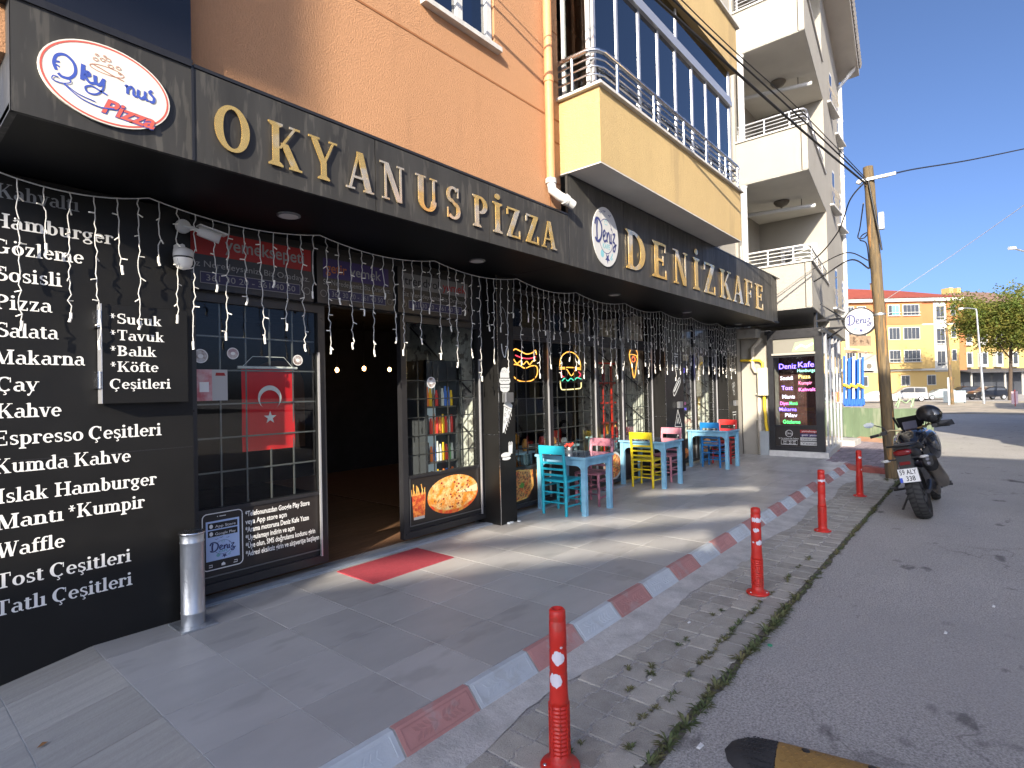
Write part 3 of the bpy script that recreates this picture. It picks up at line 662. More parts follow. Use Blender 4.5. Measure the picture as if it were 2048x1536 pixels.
b = M(); b.box(5.165, 13.53, YF - .006, YF + .4, 3.99, 4.01); b.box(5.158, 5.166, YF - .004, YF + .03, ZS - .01, 3.54); obj('edge_trim', b, m_frame, can2)
for (x, y, c) in ((2.2, 4.08, can1), (4.32, 4.1, can1), (7.32, 4.17, can2), (10.03, 4.21, can2), (12.89, 4.22, can2)):
    b = M(); b.lathe([(.088, 0), (.088, -.008), (.075, -.012)], (x, y, ZS), n=28); o = obj('downlight', b, m_grille, c)
    b = M(); b.lathe([(.0001, -.0125), (.072, -.0125)], (x, y, ZS), n=24, cap=False); obj('diffuser', b, mat('downlight_diffuser', (.55, .53, .5), .6), o)
def gold(s, spec, can, zb, zt):
    for ch, xa, xb in spec:
        mb = M(); a, w = glyph(ch); cap = zt - zb
        us = [p[0] for k_, P in a for q in P for p in (q if k_ == 'strip' else [q])]
        u0, u1 = min(us), max(us)
        global GL; sc = (xb - xa) / (u1 - u0)
        mp = plane_y(xa - u0 * sc, zb, YF - .012)
        kx = sc / cap
        m2 = lambda u, v, d, mp=mp, kx=kx: mp(u * kx, v, d)
        for kind, P in a: pass
        serif_text(mb, ch, m2, cap, thick=.008)
        obj('gold_letter', mb, m_gold, can)
gold('', [('O', 1.42, 1.63), ('K', 1.75, 1.98), ('Y', 2.03, 2.25), ('A', 2.32, 2.56), ('N', 2.62, 2.85), ('U', 2.97, 3.20), ('S', 3.31, 3.47), ('P', 3.63, 3.82), ('İ', 3.90, 4.03), ('Z', 4.1, 4.30), ('Z', 4.39, 4.6), ('A', 4.65, 4.91)], can1, 3.10, 3.385)
gold('', [('D', 6.44, 6.97), ('E', 7.19, 7.63), ('N', 7.85, 8.38), ('İ', 8.60, 8.86), ('Z', 9.05, 9.54), ('K', 9.76, 10.34), ('A', 10.42, 10.98), ('F', 11.09, 11.52), ('E', 11.72, 12.20)], can2, 3.155, 3.66)
# oval pizza logo
m_ow = mat('logo_ivory', (.80, .76, .66), .5); m_lred = mat('logo_red', (.62, .12, .09), .5); m_lblue = mat('logo_blue', (.055, .10, .42), .5); m_lor = mat('logo_line', (.42, .2, .13), .5)
lg = M(); mp = plane_y(.89, 3.255, YF - .004); mp2 = plane_y(.89, 3.255, YF - .016)
pts = [(.29 * cos(2 * pi * k / 48), .208 * sin(2 * pi * k / 48)) for k in range(48)]
lg.prism([mp(a, b_, 0) for a, b_ in pts], (0, -.012, 0)); logo = obj('logo_plate', lg, m_ow, can1)
b = M(); b.ring_ribbon(ring_pts(0, 0, .278, .197, n=60), .009, mp2, .001); obj('border_ring', b, m_lred, logo)
OKY = [([(.16, 1.55), (-.04, 2.2), (.2, 3.0), (.85, 3.3), (1.5, 2.8), (1.62, 1.9), (1.2, 1.2), (.6, 1.08), (.28, 1.32)], .2), ([(.05, 2.35), (.42, 2.45)], .14), ([(.05, 2.1), (.4, 1.95)], .12),
       ([(2.25, 3.0), (2.15, 1.4)], .27), ([(2.2, 2.0), (2.6, 2.4), (2.75, 2.1), (2.4, 1.9), (2.75, 1.4), (3.2, 1.5)], .2),
       ([(3.2, 2.3), (3.25, 1.6), (3.6, 1.5), (3.95, 2.2)], .24), ([(3.95, 2.25), (3.85, 1.2), (3.3, .45), (2.6, .35), (2.4, .8), (2.9, 1.1), (3.6, .9), (4.2, .7)], .13),
       ([(5.75, 2.2), (5.95, 2.3), (5.95, 1.5)], .2), ([(5.95, 2.0), (6.3, 2.4), (6.5, 2.1), (6.5, 1.6), (6.8, 1.55)], .18), ([(6.95, 2.35), (6.9, 1.7), (7.2, 1.5), (7.5, 1.8)], .2), ([(7.55, 2.4), (7.55, 1.6), (7.85, 1.6)], .2),
       ([(8.2, 2.7), (7.95, 2.4), (8.35, 2.0), (8.3, 1.55), (7.95, 1.45)], .2), ([(.3, .9), (-.1, .9), (-.15, .5), (.6, .45), (1.2, .75), (1.1, 1.1)], .08), ([(.7, .5), (1.8, -.1), (3.2, -.35)], .07), ([(.7, .4), (2.0, -.45), (3.6, -.75), (4.8, -.5)], .09)]
b = M(); off = plane_y(.665, 3.165, YF - .016); script(b, OKY, lambda u, v, d: off(u, v, d), .052, .001, 1.35); obj('script_lettering', b, m_lblue, logo)
o = sans_text('lettering', 'Pizza', plane_y(.855, 3.105, YF - .016, radians(-3)), .11, m_lblue, logo, width=.25, off=.05, shear=.3, d=.002)
o = sans_text('lettering', 'Pizza', plane_y(.857, 3.106, YF - .016, radians(-3)), .11, m_lred, logo, width=.245, off=.025, shear=.3, d=.003)
b = M(); q = plane_y(.89, 3.36, YF - .016)
b.ring_ribbon([(x, y) for x, y in ring_pts(-.005, -.03, .075, .02, n=30)], .004, q, .001)
b.ring_ribbon([(-.07, -.02), (-.03, -.03), (.02, -.045), (.07, -.055)], .005, q, .0015)
for (x, y, r) in ((-.05, .035, .007), (-.025, .02, .011), (.0, .03, .011), (-.055, .01, .011), (.01, -.0, .012), (.045, .005, .011), (.05, -.022, .006), (-.015, .042, .006)):
    b.ring_ribbon(ring_pts(x, y, r, r * .7, n=12), .0035, q, .002)
obj('topping_drawing', b, m_lor, logo)
# round sea logo (used on the canopy, hanging sign, phone poster)
m_dw = mat('logo_white', (.52, .52, .50), .5); m_navy = mat('logo_navy', (.035, .045, .16), .5); m_teal = mat('logo_teal', (.20, .45, .50), .5)
def sea_logo(parent, mp, rx, ry, d=.001, plate=True):
    S = lambda u, v, dd: mp(u * rx, v * ry, dd)
    b = M(); T = lambda u, v, dd: mp((u - .82) * rx, (v - .22) * ry, dd); script(b, DENIZ, T, .39, d + .001, 1.6)
    obj('script_lettering', b, m_navy, parent)
    b = M(); b.ring_ribbon(ring_pts(0, .02, .56, .58, 20, 130, 24), .025, S, d); b.ring_ribbon(ring_pts(0, .02, .56, .58, 200, 340, 24), .025, S, d)
    for (x, y) in ((-.42, .72), (-.12, .8), (.3, .72)): b.ring_ribbon([(x - .1, y + .05), (x - .03, y + .06), (x, y), (x + .05, y + .07), (x + .12, y + .07)], .03, S, d)
    obj('ring_drawing', b, m_navy, parent)
    b = M()
    st = []
    for k in range(10): a = pi / 2 + k * pi / 5 + pi; r = .2 if k % 2 == 0 else .08; st.append((.08 + r * cos(a), -.72 + r * sin(a)))
    flat(b, S, st, d); obj('starfish_drawing', b, m_navy, parent)
    b = M(); disc(b, S, .13, .13, d, 20, -.32, -.6); b.ring_ribbon([(.3, -.72), (.42, -.6), (.5, -.5)], .06, S, d); b.ring_ribbon([(.36, -.74), (.5, -.66)], .04, S, d); b.ring_ribbon([(-.1, .5), (0, .58), (.12, .5), (.1, .42), (-.08, .42), (-.1, .5)], .03, S, d)
    obj('shell_drawing', b, m_teal, parent)
    k_ = sans_text('lettering', 'KAFE', lambda u, v, dd: S(u - .28, v - .4, d + .001), .24, m_teal, parent, width=.56, off=.02, d=0)
b = M(); mp = plane_y(5.95, 3.45, YF - .004); pts = [(.30 * cos(2 * pi * k / 48), .36 * sin(2 * pi * k / 48)) for k in range(48)]
b.prism([mp(a, b_, 0) for a, b_ in pts], (0, -.012, 0)); o = obj('logo_plate', b, m_dw, can2)
sea_logo(o, plane_y(5.95, 3.45, YF - .0165), .30, .36)
# ---------------------------------------------------------------- menu wall
mw = thing('menu_board', 'tall black wall board listing the white serif menu beside the steel ashtray', 'sign', (1.0, 4.5, 0))
b = M(); b.box(.40, 1.65, 4.50, 4.85, -.35, 2.99); obj('board_panel', b, m_board, mw)
b = M(); b.box(.40, 1.652, 4.498, 4.5005, 1.243, 1.249); obj('panel_joint', b, m_flat_black, mw)
lines = [('Kahvaltı', .575, 2.835, .405), ('Hamburger', .545, 2.655, .62), ('Gözleme', .555, 2.498, .445), ('Sosisli', .56, 2.333, .325), ('Pizza', .56, 2.163, .275), ('Salata', .565, 1.995, .30), ('Makarna', .555, 1.832, .445), ('Çay', .565, 1.668, .20), ('Kahve', .565, 1.508, .31),
         ('Espresso Çeşitleri', .55, 1.345, .89), ('Kumda Kahve', .55, 1.178, .70), ('Islak Hamburger', .565, 1.0, .84), ('Mantı', .56, .845, .32), ('*Kumpir', .90, .85, .43), ('Waffle', .56, .678, .325), ('Tost Çeşitleri', .555, .498, .69), ('Tatlı Çeşitleri', .55, .338, .70)]
m_grey_print = mat('shaded_grey_print', (.20, .21, .22), .6)  # top menu line darkened for the canopy shadow on it
for s, x, z, w in lines:
    b = M(); serif_text(b, s, plane_y(x, z, 4.4985), .088, width=w, thick=.0012)
    obj('menu_line', b, m_white_print if s not in ('Kahvaltı',) else m_grey_print, mw)
sb = thing('hinged_menu_board', 'small black hinged board of starred dishes mounted on the menu wall', 'sign', (1.3, 4.42, 1.9))
b = M(); b.bbox(1.07, 1.585, 4.40, 4.485, 1.58, 2.235, .002); obj('board_panel', b, m_board, sb)
b = M(); b.box(1.0655, 1.07, 4.398, 4.485, 1.58, 2.235); obj('edge_strip', b, m_alu, sb)
for z in (2.08, 1.68):
    b = M(); b.box(1.045, 1.066, 4.40, 4.50, z, z + .11); b.tube([(1.058, 4.40, z), (1.058, 4.40, z + .11)], .007, 6); obj('hinge', b, m_stain, sb)
for s, z, w in (('*Sucuk', 2.11, .31), ('*Tavuk', 2.0, .325), ('*Balık', 1.895, .275), ('*Köfte', 1.79, .285), ('Çeşitleri', 1.675, .36)):
    b = M(); serif_text(b, s, plane_y(1.11, z, 4.3985), .068, width=w, thick=.0012); obj('menu_line', b, m_white_print, sb)
# ---------------------------------------------------------------- delivery signs above the door
m_dred = mat('sign_red', (.30, .010, .010), .5); m_dpur = mat('sign_purple', (.03, .016, .10), .5); m_dgrey = mat('sign_light_grey', (.45, .45, .43), .5); m_dlg = mat('shaded_grey_band', (.15, .15, .145), .5); m_navyp = mat('plate_navy', (.02, .018, .07), .5)  # order signs' colours darkened for the shade under the canopy
m_or_t = mat('orange_print', (.35, .10, .03), .5)
def delivery(x0, x1, kind, label):
    t = thing('delivery_sign', label, 'sign', ((x0 + x1) / 2, 4.62, 2.5), 'order signs above the entrance')
    b = M(); b.box(x0, x1, 4.63, 4.69, 2.45, 2.93); obj('sign_panel', b, m_frame, t); w = x1 - x0
    mp = plane_y(x0, 2.45, 4.629)
    def pl(u0, u1, v0, v1, m, d=.003): b = M(); flat(b, mp, [(u0, v0), (u1, v0), (u1, v1), (u0, v1)], d); obj('colour_band', b, m, t)
    if kind == 'r': pl(.04, w - .02, .27, .46, m_dred); sans_text('lettering', 'yemeksepeti', lambda u, v, d: mp(u + .30 * w, v + .33, d), .15, m_shaded_print, t, width=.62 * w, off=.01, d=.005)
    if kind == 'p':
        pl(.06, w - .06, .24, .42, m_dpur); sans_text('lettering', 'getir', lambda u, v, d: mp(u + .10 * w, v + .29, d), .13, m_or_t, t, width=.26 * w, off=.015, d=.005)
        sans_text('lettering', 'yemek', lambda u, v, d: mp(u + .40 * w, v + .29, d), .13, m_shaded_print, t, width=.42 * w, off=.01, d=.005)
    if kind == 't':
        pl(.05, w - .02, .26, .42, m_dlg); sans_text('lettering', 'trendyol', lambda u, v, d: mp(u + .08 * w, v + .30, d), .13, m_flat_black, t, width=.47 * w, off=.01, d=.005)
        sans_text('lettering', 'yemek', lambda u, v, d: mp(u + .60 * w, v + .30, d), .13, m_dred, t, width=.35 * w, off=.01, d=.005)
    sans_text('lettering', 'Siz Neredeyseniz, Biz Oradayız.', lambda u, v, d: mp(u + .06, v + .175, d), .07, m_shaded_print, t, width=w - .1, d=.005)
    pl(.13 * w, .88 * w, .05, .135, m_navyp)
    fb = M(); q = [(.13 * w, .05), (.88 * w, .05), (.88 * w, .135), (.13 * w, .135)]
    for i in range(4): fb.ring_ribbon([q[i], q[(i + 1) % 4]], .005, mp, .005 + i * .0002)
    obj('plate_border', fb, m_shaded_print, t)
    sans_text('lettering', '361 30 20 - 361 40 50', lambda u, v, d: mp(u + .17 * w, v + .07, d), .07, m_shaded_print, t, width=.67 * w, d=.005)
    for u in (.07 * w, .94 * w):
        rb = M(); rb.ring_ribbon(ring_pts(u, .09, .03, .03, n=16), .006, mp, .005); obj('emblem_ring', rb, m_grille, t)
delivery(1.62, 2.72, 'r', 'dark order sign with a red band above the left window')
delivery(2.76, 3.62, 'p', 'dark order sign with a purple band above the open doorway')
delivery(3.68, 4.72, 't', 'dark order sign with a pale grey band above the right door leaf')
# ---------------------------------------------------------------- icicle light strings
hooks = [(.47, 4.4), (1.34, 4.36), (2.63, 4.36), (3.97, 4.38), (5.32, 4.38), (6.68, 4.42), (8.1, 4.43), (9.44, 4.44), (10.8, 4.44), (12.2, 4.44), (13.4, 4.44)]
names = ['over the upper lines of the menu wall', 'over the window with the flag', 'across the dark open doorway', 'before the door leaf with the pizza poster', 'before the neon hot dog window', 'before the neon burger window', 'before the red lattice rack', 'before the broad second pillar', 'before the window with the blue neon', 'before the last shop window beside the cream wall']
for i in range(len(hooks) - 1):
    (xa, ya), (xb, yb) = hooks[i], hooks[i + 1]
    t = thing('icicle_light_string', 'white icicle light string sagging ' + names[i], 'light string', ((xa + xb) / 2, ya, 2.98), 'icicle lights under the canopy')
    sag = .07; cat = [(xa + (xb - xa) * k / 12, ya + (yb - ya) * k / 12, 2.985 - sag * (1 - ((k - 6) / 6) ** 2)) for k in range(13)]
    b = M(); b.tube(cat, .0045, 5); obj('wire', b, m_wire, t)
    n = 11 if i else 7
    for k in range(n):
        f = (k + .5) / n; x = xa + (xb - xa) * f; y = ya + (yb - ya) * f; z0 = 2.985 - sag * (1 - (2 * f - 1) ** 2)
        L = [.55, .93, .40, .80, .96, .50, .88][(k + i * 2) % 7] * R_.uniform(.93, 1.05) * (1.0 if i < 3 else 1.17)
        P = [(x, y, z0)]; m_ = int(L / .035)
        drift = R_.uniform(-.03, .03)
        for j in range(1, m_ + 1): P.append((x + drift * j / m_ + R_.uniform(-.009, .009), y + R_.uniform(-.01, .01), z0 - L * j / m_))
        b = M(); b.tube(P, .0040, 4); s = obj('light_strand', b, m_wire, t)
        b = M()
        for j in range(3, m_, 4):
            p = Vector(P[j]); d = Vector((R_.uniform(-1, 1), R_.uniform(-.6, .6), R_.uniform(-.6, .1))).normalized() * .035; b.tube([p, p + d], .0048, 4)
        p = Vector(P[-1]); b.tube([p + Vector((0, 0, .03)), p, p + Vector((R_.uniform(-.012, .012), 0, -.03))], .0085, 6); obj('led', b, m_led, s, kind='stuff')
# ---------------------------------------------------------------- cameras
t = thing('dome_camera', 'white dome security camera on the corner of the menu wall', 'security camera', (1.56, 4.4, 2.6))
b = M(); b.box(1.535, 1.59, 4.44, 4.50, 2.58, 2.72); b.tube([(1.56, 4.45, 2.70), (1.56, 4.40, 2.70)], .018, 8); obj('bracket', b, m_pvc, t)
b = M(); b.lathe([(.02, .09), (.062, .07), (.066, .04), (.066, .02)], (1.56, 4.39, 2.60), n=20); obj('housing', b, m_pvc, t)
b = M(); b.lathe([(.061, .02), (.061, .008)], (1.56, 4.39, 2.60), n=20); obj('seam_ring', b, m_flat_black, t)
b = M(); b.lathe([(.063, .008), (.058, -.03), (.04, -.062), (.001, -.075)], (1.56, 4.39, 2.60), n=20); obj('dome', b, m_led, t)
t = thing('bullet_camera', 'white bullet security camera pointing right above the window', 'security camera', (1.7, 4.4, 2.8))
b = M(); b.lathe([(.05, 0), (.05, .03)], (1.585, 4.47, 2.86), (0, -1, 0), n=16); b.tube([(1.585, 4.45, 2.86), (1.62, 4.38, 2.84), (1.66, 4.36, 2.82)], .014, 8); obj('bracket', b, m_pvc, t)
b = M(); d = Vector((.86, -.3, -.3)).normalized(); c = Vector((1.66, 4.38, 2.83)); b.lathe([(.034, 0), (.038, .02), (.038, .15), (.03, .15)], c, d, 16); b.hexa([c + Vector(q) for q in ((0, -.04, .036), (.17, -.10, -.02), (.17, -.02, -.02), (0, .04, .036), (0, -.04, .042), (.18, -.10, -.012), (.18, -.02, -.012), (0, .04, .042))]); obj('housing', b, m_pvc, t)
b = M(); b.lathe([(.028, .149), (.028, .151)], c, d, 16); obj('lens', b, m_flat_black, t)
# ================================================================ posters and decals on the shop front
def food_mat(name, base, c2, sc, th, dark=(.08, .03, .01)):
    return mat(name, base, .45, c2=c2, vs=sc, spots=(dark, sc * 1.6, th, .8), fine=.25, fs=60)
m_cheese = food_mat('pizza_topping_print', (.80, .26, .02), (.80, .60, .26), 16, .63, (.45, .03, .01))
m_crust = mat('pizza_crust_print', (.75, .07, .02), .45, c2=(.8, .36, .05), vs=22)
m_cola = food_mat('drink_print', (.45, .05, .02), (.75, .25, .05), 30, .6)
m_fries = mat('fries_print', (.8, .55, .15), .5, c2=(.75, .3, .04), vs=40)
m_meat = food_mat('wrap_print', (.7, .35, .10), (.62, .12, .03), 24, .5, (.10, .05, .03))
m_leaf = mat('leaf_print', (.12, .3, .05), .5)
m_pback = mat('poster_black', (.022, .018, .016), .35)
m_paleblue = mat('screen_pale_blue', (.45, .58, .82), .4)
def poster(x0, x1, z0, z1, label, y=YG - .016):
    t = thing('poster', label, 'poster', ((x0 + x1) / 2, y, z0))
    b = M(); b.box(x0, x1, y - .002, y, z0, z1); obj('sheet', b, m_pback, t)
    b = M(); frame_rect(b, x0 - .01, x1 + .01, z0 - .01, z1 + .01, .008, y - .012, y - .001); obj('poster_frame', b, m_grille, t)
    return t, plane_y(x0, z0, y - .0025)
def pizza(t, mp, cx, cy, rx, ry):
    b = M(); disc(b, mp, rx, ry, .001, 40, cx, cy - .012); obj('pizza_base', b, m_crust, t)
    b = M(); disc(b, mp, rx * .99, ry * .92, .0016, 40, cx, cy + .01); obj('pizza_topping', b, m_cheese, t)
    b = M(); flat(b, mp, [(cx + .05, cy), (cx + rx * .97, cy + .06), (cx + rx * .96, cy - .03)], .002); obj('slice_gap', b, mat('cheese_pull', (.85, .68, .4), .5), t)
    b = M()
    for k in range(26):
        a = R_.uniform(0, 2 * pi); r = sqrt(R_.random()) * .85; u, v = cx + rx * r * cos(a), cy + .01 + ry * .9 * r * sin(a)
        b.ring_ribbon(ring_pts(u, v, .011, .008, R_.uniform(0, 90), R_.uniform(200, 360), 7), .006, mp, .0023 + k * .00001)
    obj('olive_ring', b, m_pback, t, kind='stuff')
    b = M()
    for k in range(16):
        a = R_.uniform(0, 2 * pi); r = sqrt(R_.random()) * .8; disc(b, mp, .015, .011, .0026 + k * .00001, 9, cx + rx * r * cos(a), cy + ry * r * sin(a))
    obj('tomato_piece', b, m_dred, t, kind='stuff')
def drink(t, mp, x, z, w, h):
    b = M(); flat(b, mp, [(x + .12 * w, z), (x + .88 * w, z), (x + w, z + h * .78), (x, z + h * .78)], .001); obj('cup', b, m_cola, t)
    b = M(); flat(b, mp, [(x + .12 * w, z), (x + .88 * w, z), (x + .88 * w, z + h * .08), (x + .12 * w, z + h * .08)], .0014); obj('cup_foot', b, m_dgrey, t)
    b = M()
    for k in range(9): u = x + w * (.02 + .11 * k); b.ring_ribbon([(u, z + h * .72), (u + R_.uniform(-.03, .03) * 1, z + h * R_.uniform(.86, 1.08))], .012, mp, .0016 + k * .00003)
    obj('fries', b, m_fries, t)
t, mp = poster(3.87, 4.96, .19, .70, 'poster of a whole pizza and red drink at the foot of the right leaf')
pizza(t, mp, .64, .255, .40, .215); drink(t, mp, .02, .05, .2, .36)
t, mp = poster(5.39, 6.36, .12, .57, 'poster of a wrap with fries and a drink beside the turquoise chair')
b = M(); flat(b, mp, [(.02, .02), (.5, .06), (.62, .2), (.6, .42), (.45, .44), (.02, .40)], .001); obj('wrap', b, m_meat, t)
b = M(); b.ring_ribbon([(.03, .41), (.3, .44), (.56, .40), (.60, .2), (.45, .06), (.03, .03)], .02, mp, .002); obj('paper_edge', b, m_fries, t)
b = M(); flat(b, mp, [(.30, .22), (.36, .28), (.42, .24), (.38, .19)], .0025); obj('salad_leaf', b, m_leaf, t); drink(t, mp, .68, .06, .17, .34)
t, mp = poster(7.72, 8.47, .12, .57, 'poster of a filled oval plate behind the first pair of chairs')
b = M(); disc(b, mp, .30, .24, .001, 36, .40, .22); obj('plate', b, m_dgrey, t); b = M(); disc(b, mp, .27, .20, .0016, 36, .40, .22); obj('food', b, m_meat, t)
b = M(); 
for k in range(14): b.ring_ribbon([(.2 + R_.random() * .3, .15 + R_.random() * .2), (.22 + R_.random() * .32, .18 + R_.random() * .2)], .02, mp, .002 + k * .0001)
obj('fries', b, m_fries, t)
t, mp = poster(10.48, 11.54, .12, .52, 'poster with orange slices and a burger between the middle and farthest tables')
b = M(); disc(b, mp, .2, .13, .001, 30, .32, .25); obj('orange_slice', b, m_fries, t); b = M(); disc(b, mp, .15, .1, .0015, 30, .32, .25); obj('orange_flesh', b, m_orp, t)
b = M(); disc(b, mp, .22, .11, .0018, 30, .5, .14); obj('burger', b, m_meat, t)
t, mp = poster(11.66, 12.80, .12, .52, 'poster of a red snack box behind the blue chair')
b = M(); disc(b, mp, .3, .15, .001, 30, .5, .2); obj('snack', b, m_cheese, t)
# instruction poster with phone
t, mp = poster(1.76, 2.81, .19, .71, 'black instruction poster with a drawn smartphone under the flag window')
b = M()
def rr(u0, u1, v0, v1, r, n=5):
    o = []
    for cx, cy, a0 in ((u1 - r, v1 - r, 0), (u0 + r, v1 - r, 90), (u0 + r, v0 + r, 180), (u1 - r, v0 + r, 270)):
        for k in range(n + 1): a = radians(a0 + 90 * k / n); o.append((cx + r * cos(a), cy + r * sin(a)))
    return o
q = rr(.03, .34, .045, .49, .035); b.ring_ribbon(q + [q[0], q[1]], .008, mp, .002); obj('phone_outline', b, m_white_print, t)
b = M(); flat(b, mp, [(.055, .115), (.315, .115), (.315, .43), (.055, .43)], .002); obj('phone_screen', b, m_paleblue, t)
for (v, s, s2) in ((.365, 'App Store', 'Download on the'), (.305, 'Google Play', 'Get it on')):
    b = M(); flat(b, mp, [(.07, v), (.30, v), (.30, v + .05), (.07, v + .05)], .0026); obj('badge', b, m_flat_black, t)
    sans_text('lettering', s, lambda u, w, d, v=v: mp(u + .125, w + v + .01, d), .03, m_white_print, t, width=.16, d=.003)
    b = M(); disc(b, mp, .014, .017, .003, 12, .095, v + .024); obj('badge_mark', b, m_white_print, t)
b = M(); b.ring_ribbon([(.16, .462), (.21, .462)], .006, mp, .002); disc(b, mp, .004, .004, .002, 8, .145, .462)
b.ring_ribbon([(.27, .085), (.295, .085), (.295, .068), (.265, .068)], .006, mp, .002); flat(b, mp, [(.17, .065), (.20, .065), (.20, .08), (.185, .092), (.17, .08)], .002); b.ring_ribbon([(.075, .085), (.1, .085), (.1, .068), (.075, .068)], .006, mp, .002)
obj('phone_button', b, m_white_print, t)
h = bpy.data.objects.new('screen_logo', None); COL.objects.link(h); h.parent = t; h.location = Vector(mp(.185, .21, 0)) - t.location
sea_logo(h, lambda u, v, d: mp(.185 + u, .21 + v, d + .0025), .12, .095)
for k, s in enumerate(['Telefonunuzdan Google Play Store', ' veya App store açın', 'Arama motoruna Deniz Kafe Yazın', 'Uygulamayı indirin ve açın', 'Üye olun, SMS doğrulama kodunu girin', 'Adresi eksiksiz girin ve alışverişe başlayın']):
    w = [.58, .36, .57, .43, .63, .67][k]
    sans_text('lettering', ('*' if k != 1 else ' ') + s, lambda u, v, d, k=k: mp(.365 + u, .42 - k * .066 + v, d), .062, m_white_print, t, width=w, off=.018, d=.002)
# round stickers and papers on the glass
m_st1 = mat('sticker_coffee', (.62, .62, .60), .5, c2=(.2, .12, .09), vs=25); m_st2 = mat('sticker_dim', (.35, .25, .27), .5, c2=(.6, .55, .5), vs=30)
for i, (x, z, r, y, m, lb) in enumerate(((1.80, 1.935, .055, YG - .008, m_st1, 'round coffee cup sticker on the window, beside the hinged board'), (2.05, 1.965, .047, YG - .008, m_st2, 'round dim sticker on the window, middle of the three'), (2.62, 1.925, .047, YG - .008, m_st1, 'round pinkish sticker on the window above the flag corner'), (4.21, 1.72, .062, YG - .008, m_st1, 'round cup sticker on the right door leaf'))):
    t = thing('round_sticker', lb, 'sticker', (x, y, z), 'round stickers on the glass')
    mp = plane_y(x, z, y); b = M(); disc(b, mp, r, r, .001, 24); obj('sticker_disc', b, m, t); b = M(); b.ring_ribbon(ring_pts(0, 0, r * .95, r * .95, n=24), r * .14, mp, .0015); disc(b, mp, r * .4, r * .3, .0016, 16); obj('print_ring', b, m_white_print, t)
t = thing('notice_paper', 'red and white notice sheets taped inside the window near the hinged board', 'notice', (1.87, YG - .006, 1.6))
mp = plane_y(1.765, 1.58, YG - .005)
b = M(); flat(b, mp, [(0, 0), (.12, 0), (.12, .25), (0, .25)], .001); obj('sheet', b, mat('notice_red', (.5, .12, .13), .5, c2=(.6, .4, .4), vs=9), t)
b = M(); flat(b, mp, [(.12, 0), (.24, 0), (.24, .25), (.12, .25)], .001); obj('sheet', b, m_dgrey, t)
b = M(); flat(b, mp, [(.145, .2), (.225, .2), (.215, .225), (.15, .225)], .0015); obj('heading', b, m_dred, t)
b = M(); flat(b, mp, [(.025, .07), (.095, .07), (.095, .15), (.025, .15)], .0015); obj('blank_panel', b, m_white_print, t)
# flag
m_flag = mat('red_flag_cloth', (.85, .010, .018), .7, bump=.2, bs=30); 
n_ = m_flag.node_tree; tb = n_.nodes.new('ShaderNodeBsdfTranslucent'); tb.inputs[0].default_value = (.8, .02, .02, 1); mx = n_.nodes.new('ShaderNodeMixShader'); mx.inputs[0].default_value = .2
out = [x for x in n_.nodes if x.type == 'OUTPUT_MATERIAL'][0]; n_.links.new(n_.nodes['Principled BSDF'].outputs[0], mx.inputs[1]); n_.links.new(tb.outputs[0], mx.inputs[2]); n_.links.new(mx.outputs[0], out.inputs[0])
fg = thing('flag', 'red flag with white crescent and star hanging behind the left window', 'flag', (2.47, 4.80, 1.5))
b = M(); nx, nz = 16, 20; fx0, fx1, fz0, fz1 = 2.14, 2.61, 1.14, 1.84
def fwave(u, v): return 4.795 + .006 * sin(u * 9) + .006 * sin(v * 7 + u * 3) * (1 - v)
vs = [(fx0 + (fx1 - fx0) * i / nx, fwave(i / nx, j / nz), fz0 + (fz1 - fz0) * j / nz) for j in range(nz + 1) for i in range(nx + 1)]
b.add(vs, [(j * (nx + 1) + i, j * (nx + 1) + i + 1, (j + 1) * (nx + 1) + i + 1, (j + 1) * (nx + 1) + i) for j in range(nz) for i in range(nx)], True); obj('cloth', b, m_flag, fg)
mp = plane_y(2.375, 1.535, 4.778); b = M()
o_ = ring_pts(0, .06, .105, .105, 285, -105 + 0, 30) if False else None
oc = [(.105 * cos(a), .06 + .105 * sin(a)) for a in [radians(-90 + 42 + (360 - 84) * k / 26) for k in range(27)]]
ic = [(.088 * cos(a), .036 + .088 * sin(a)) for a in [radians(-90 + 38 + (360 - 76) * k / 26) for k in range(27)]]
vs = [mp(*p, .001) for p in oc] + [mp(*p, .001) for p in ic]; b.add(vs, [(i, i + 27, i + 28, i + 1) for i in range(26)]); obj('crescent', b, m_white_print, fg)
b = M(); st = []
for k in range(10): a = pi / 2 + k * pi / 5; r = .058 if k % 2 == 0 else .023; st.append((r * cos(a), -.115 + r * sin(a)))
flat(b, mp, st, .001); obj('star', b, m_white_print, fg)
b = M(); b.tube([(2.11, 4.795, 1.855), (2.64, 4.795, 1.855)], .012, 8); b.tube([(2.15, 4.795, 1.86), (2.24, 4.80, 1.95), (2.52, 4.80, 1.95), (2.60, 4.795, 1.86)], .003, 5); obj('hanging_rod', b, m_white_print, fg)
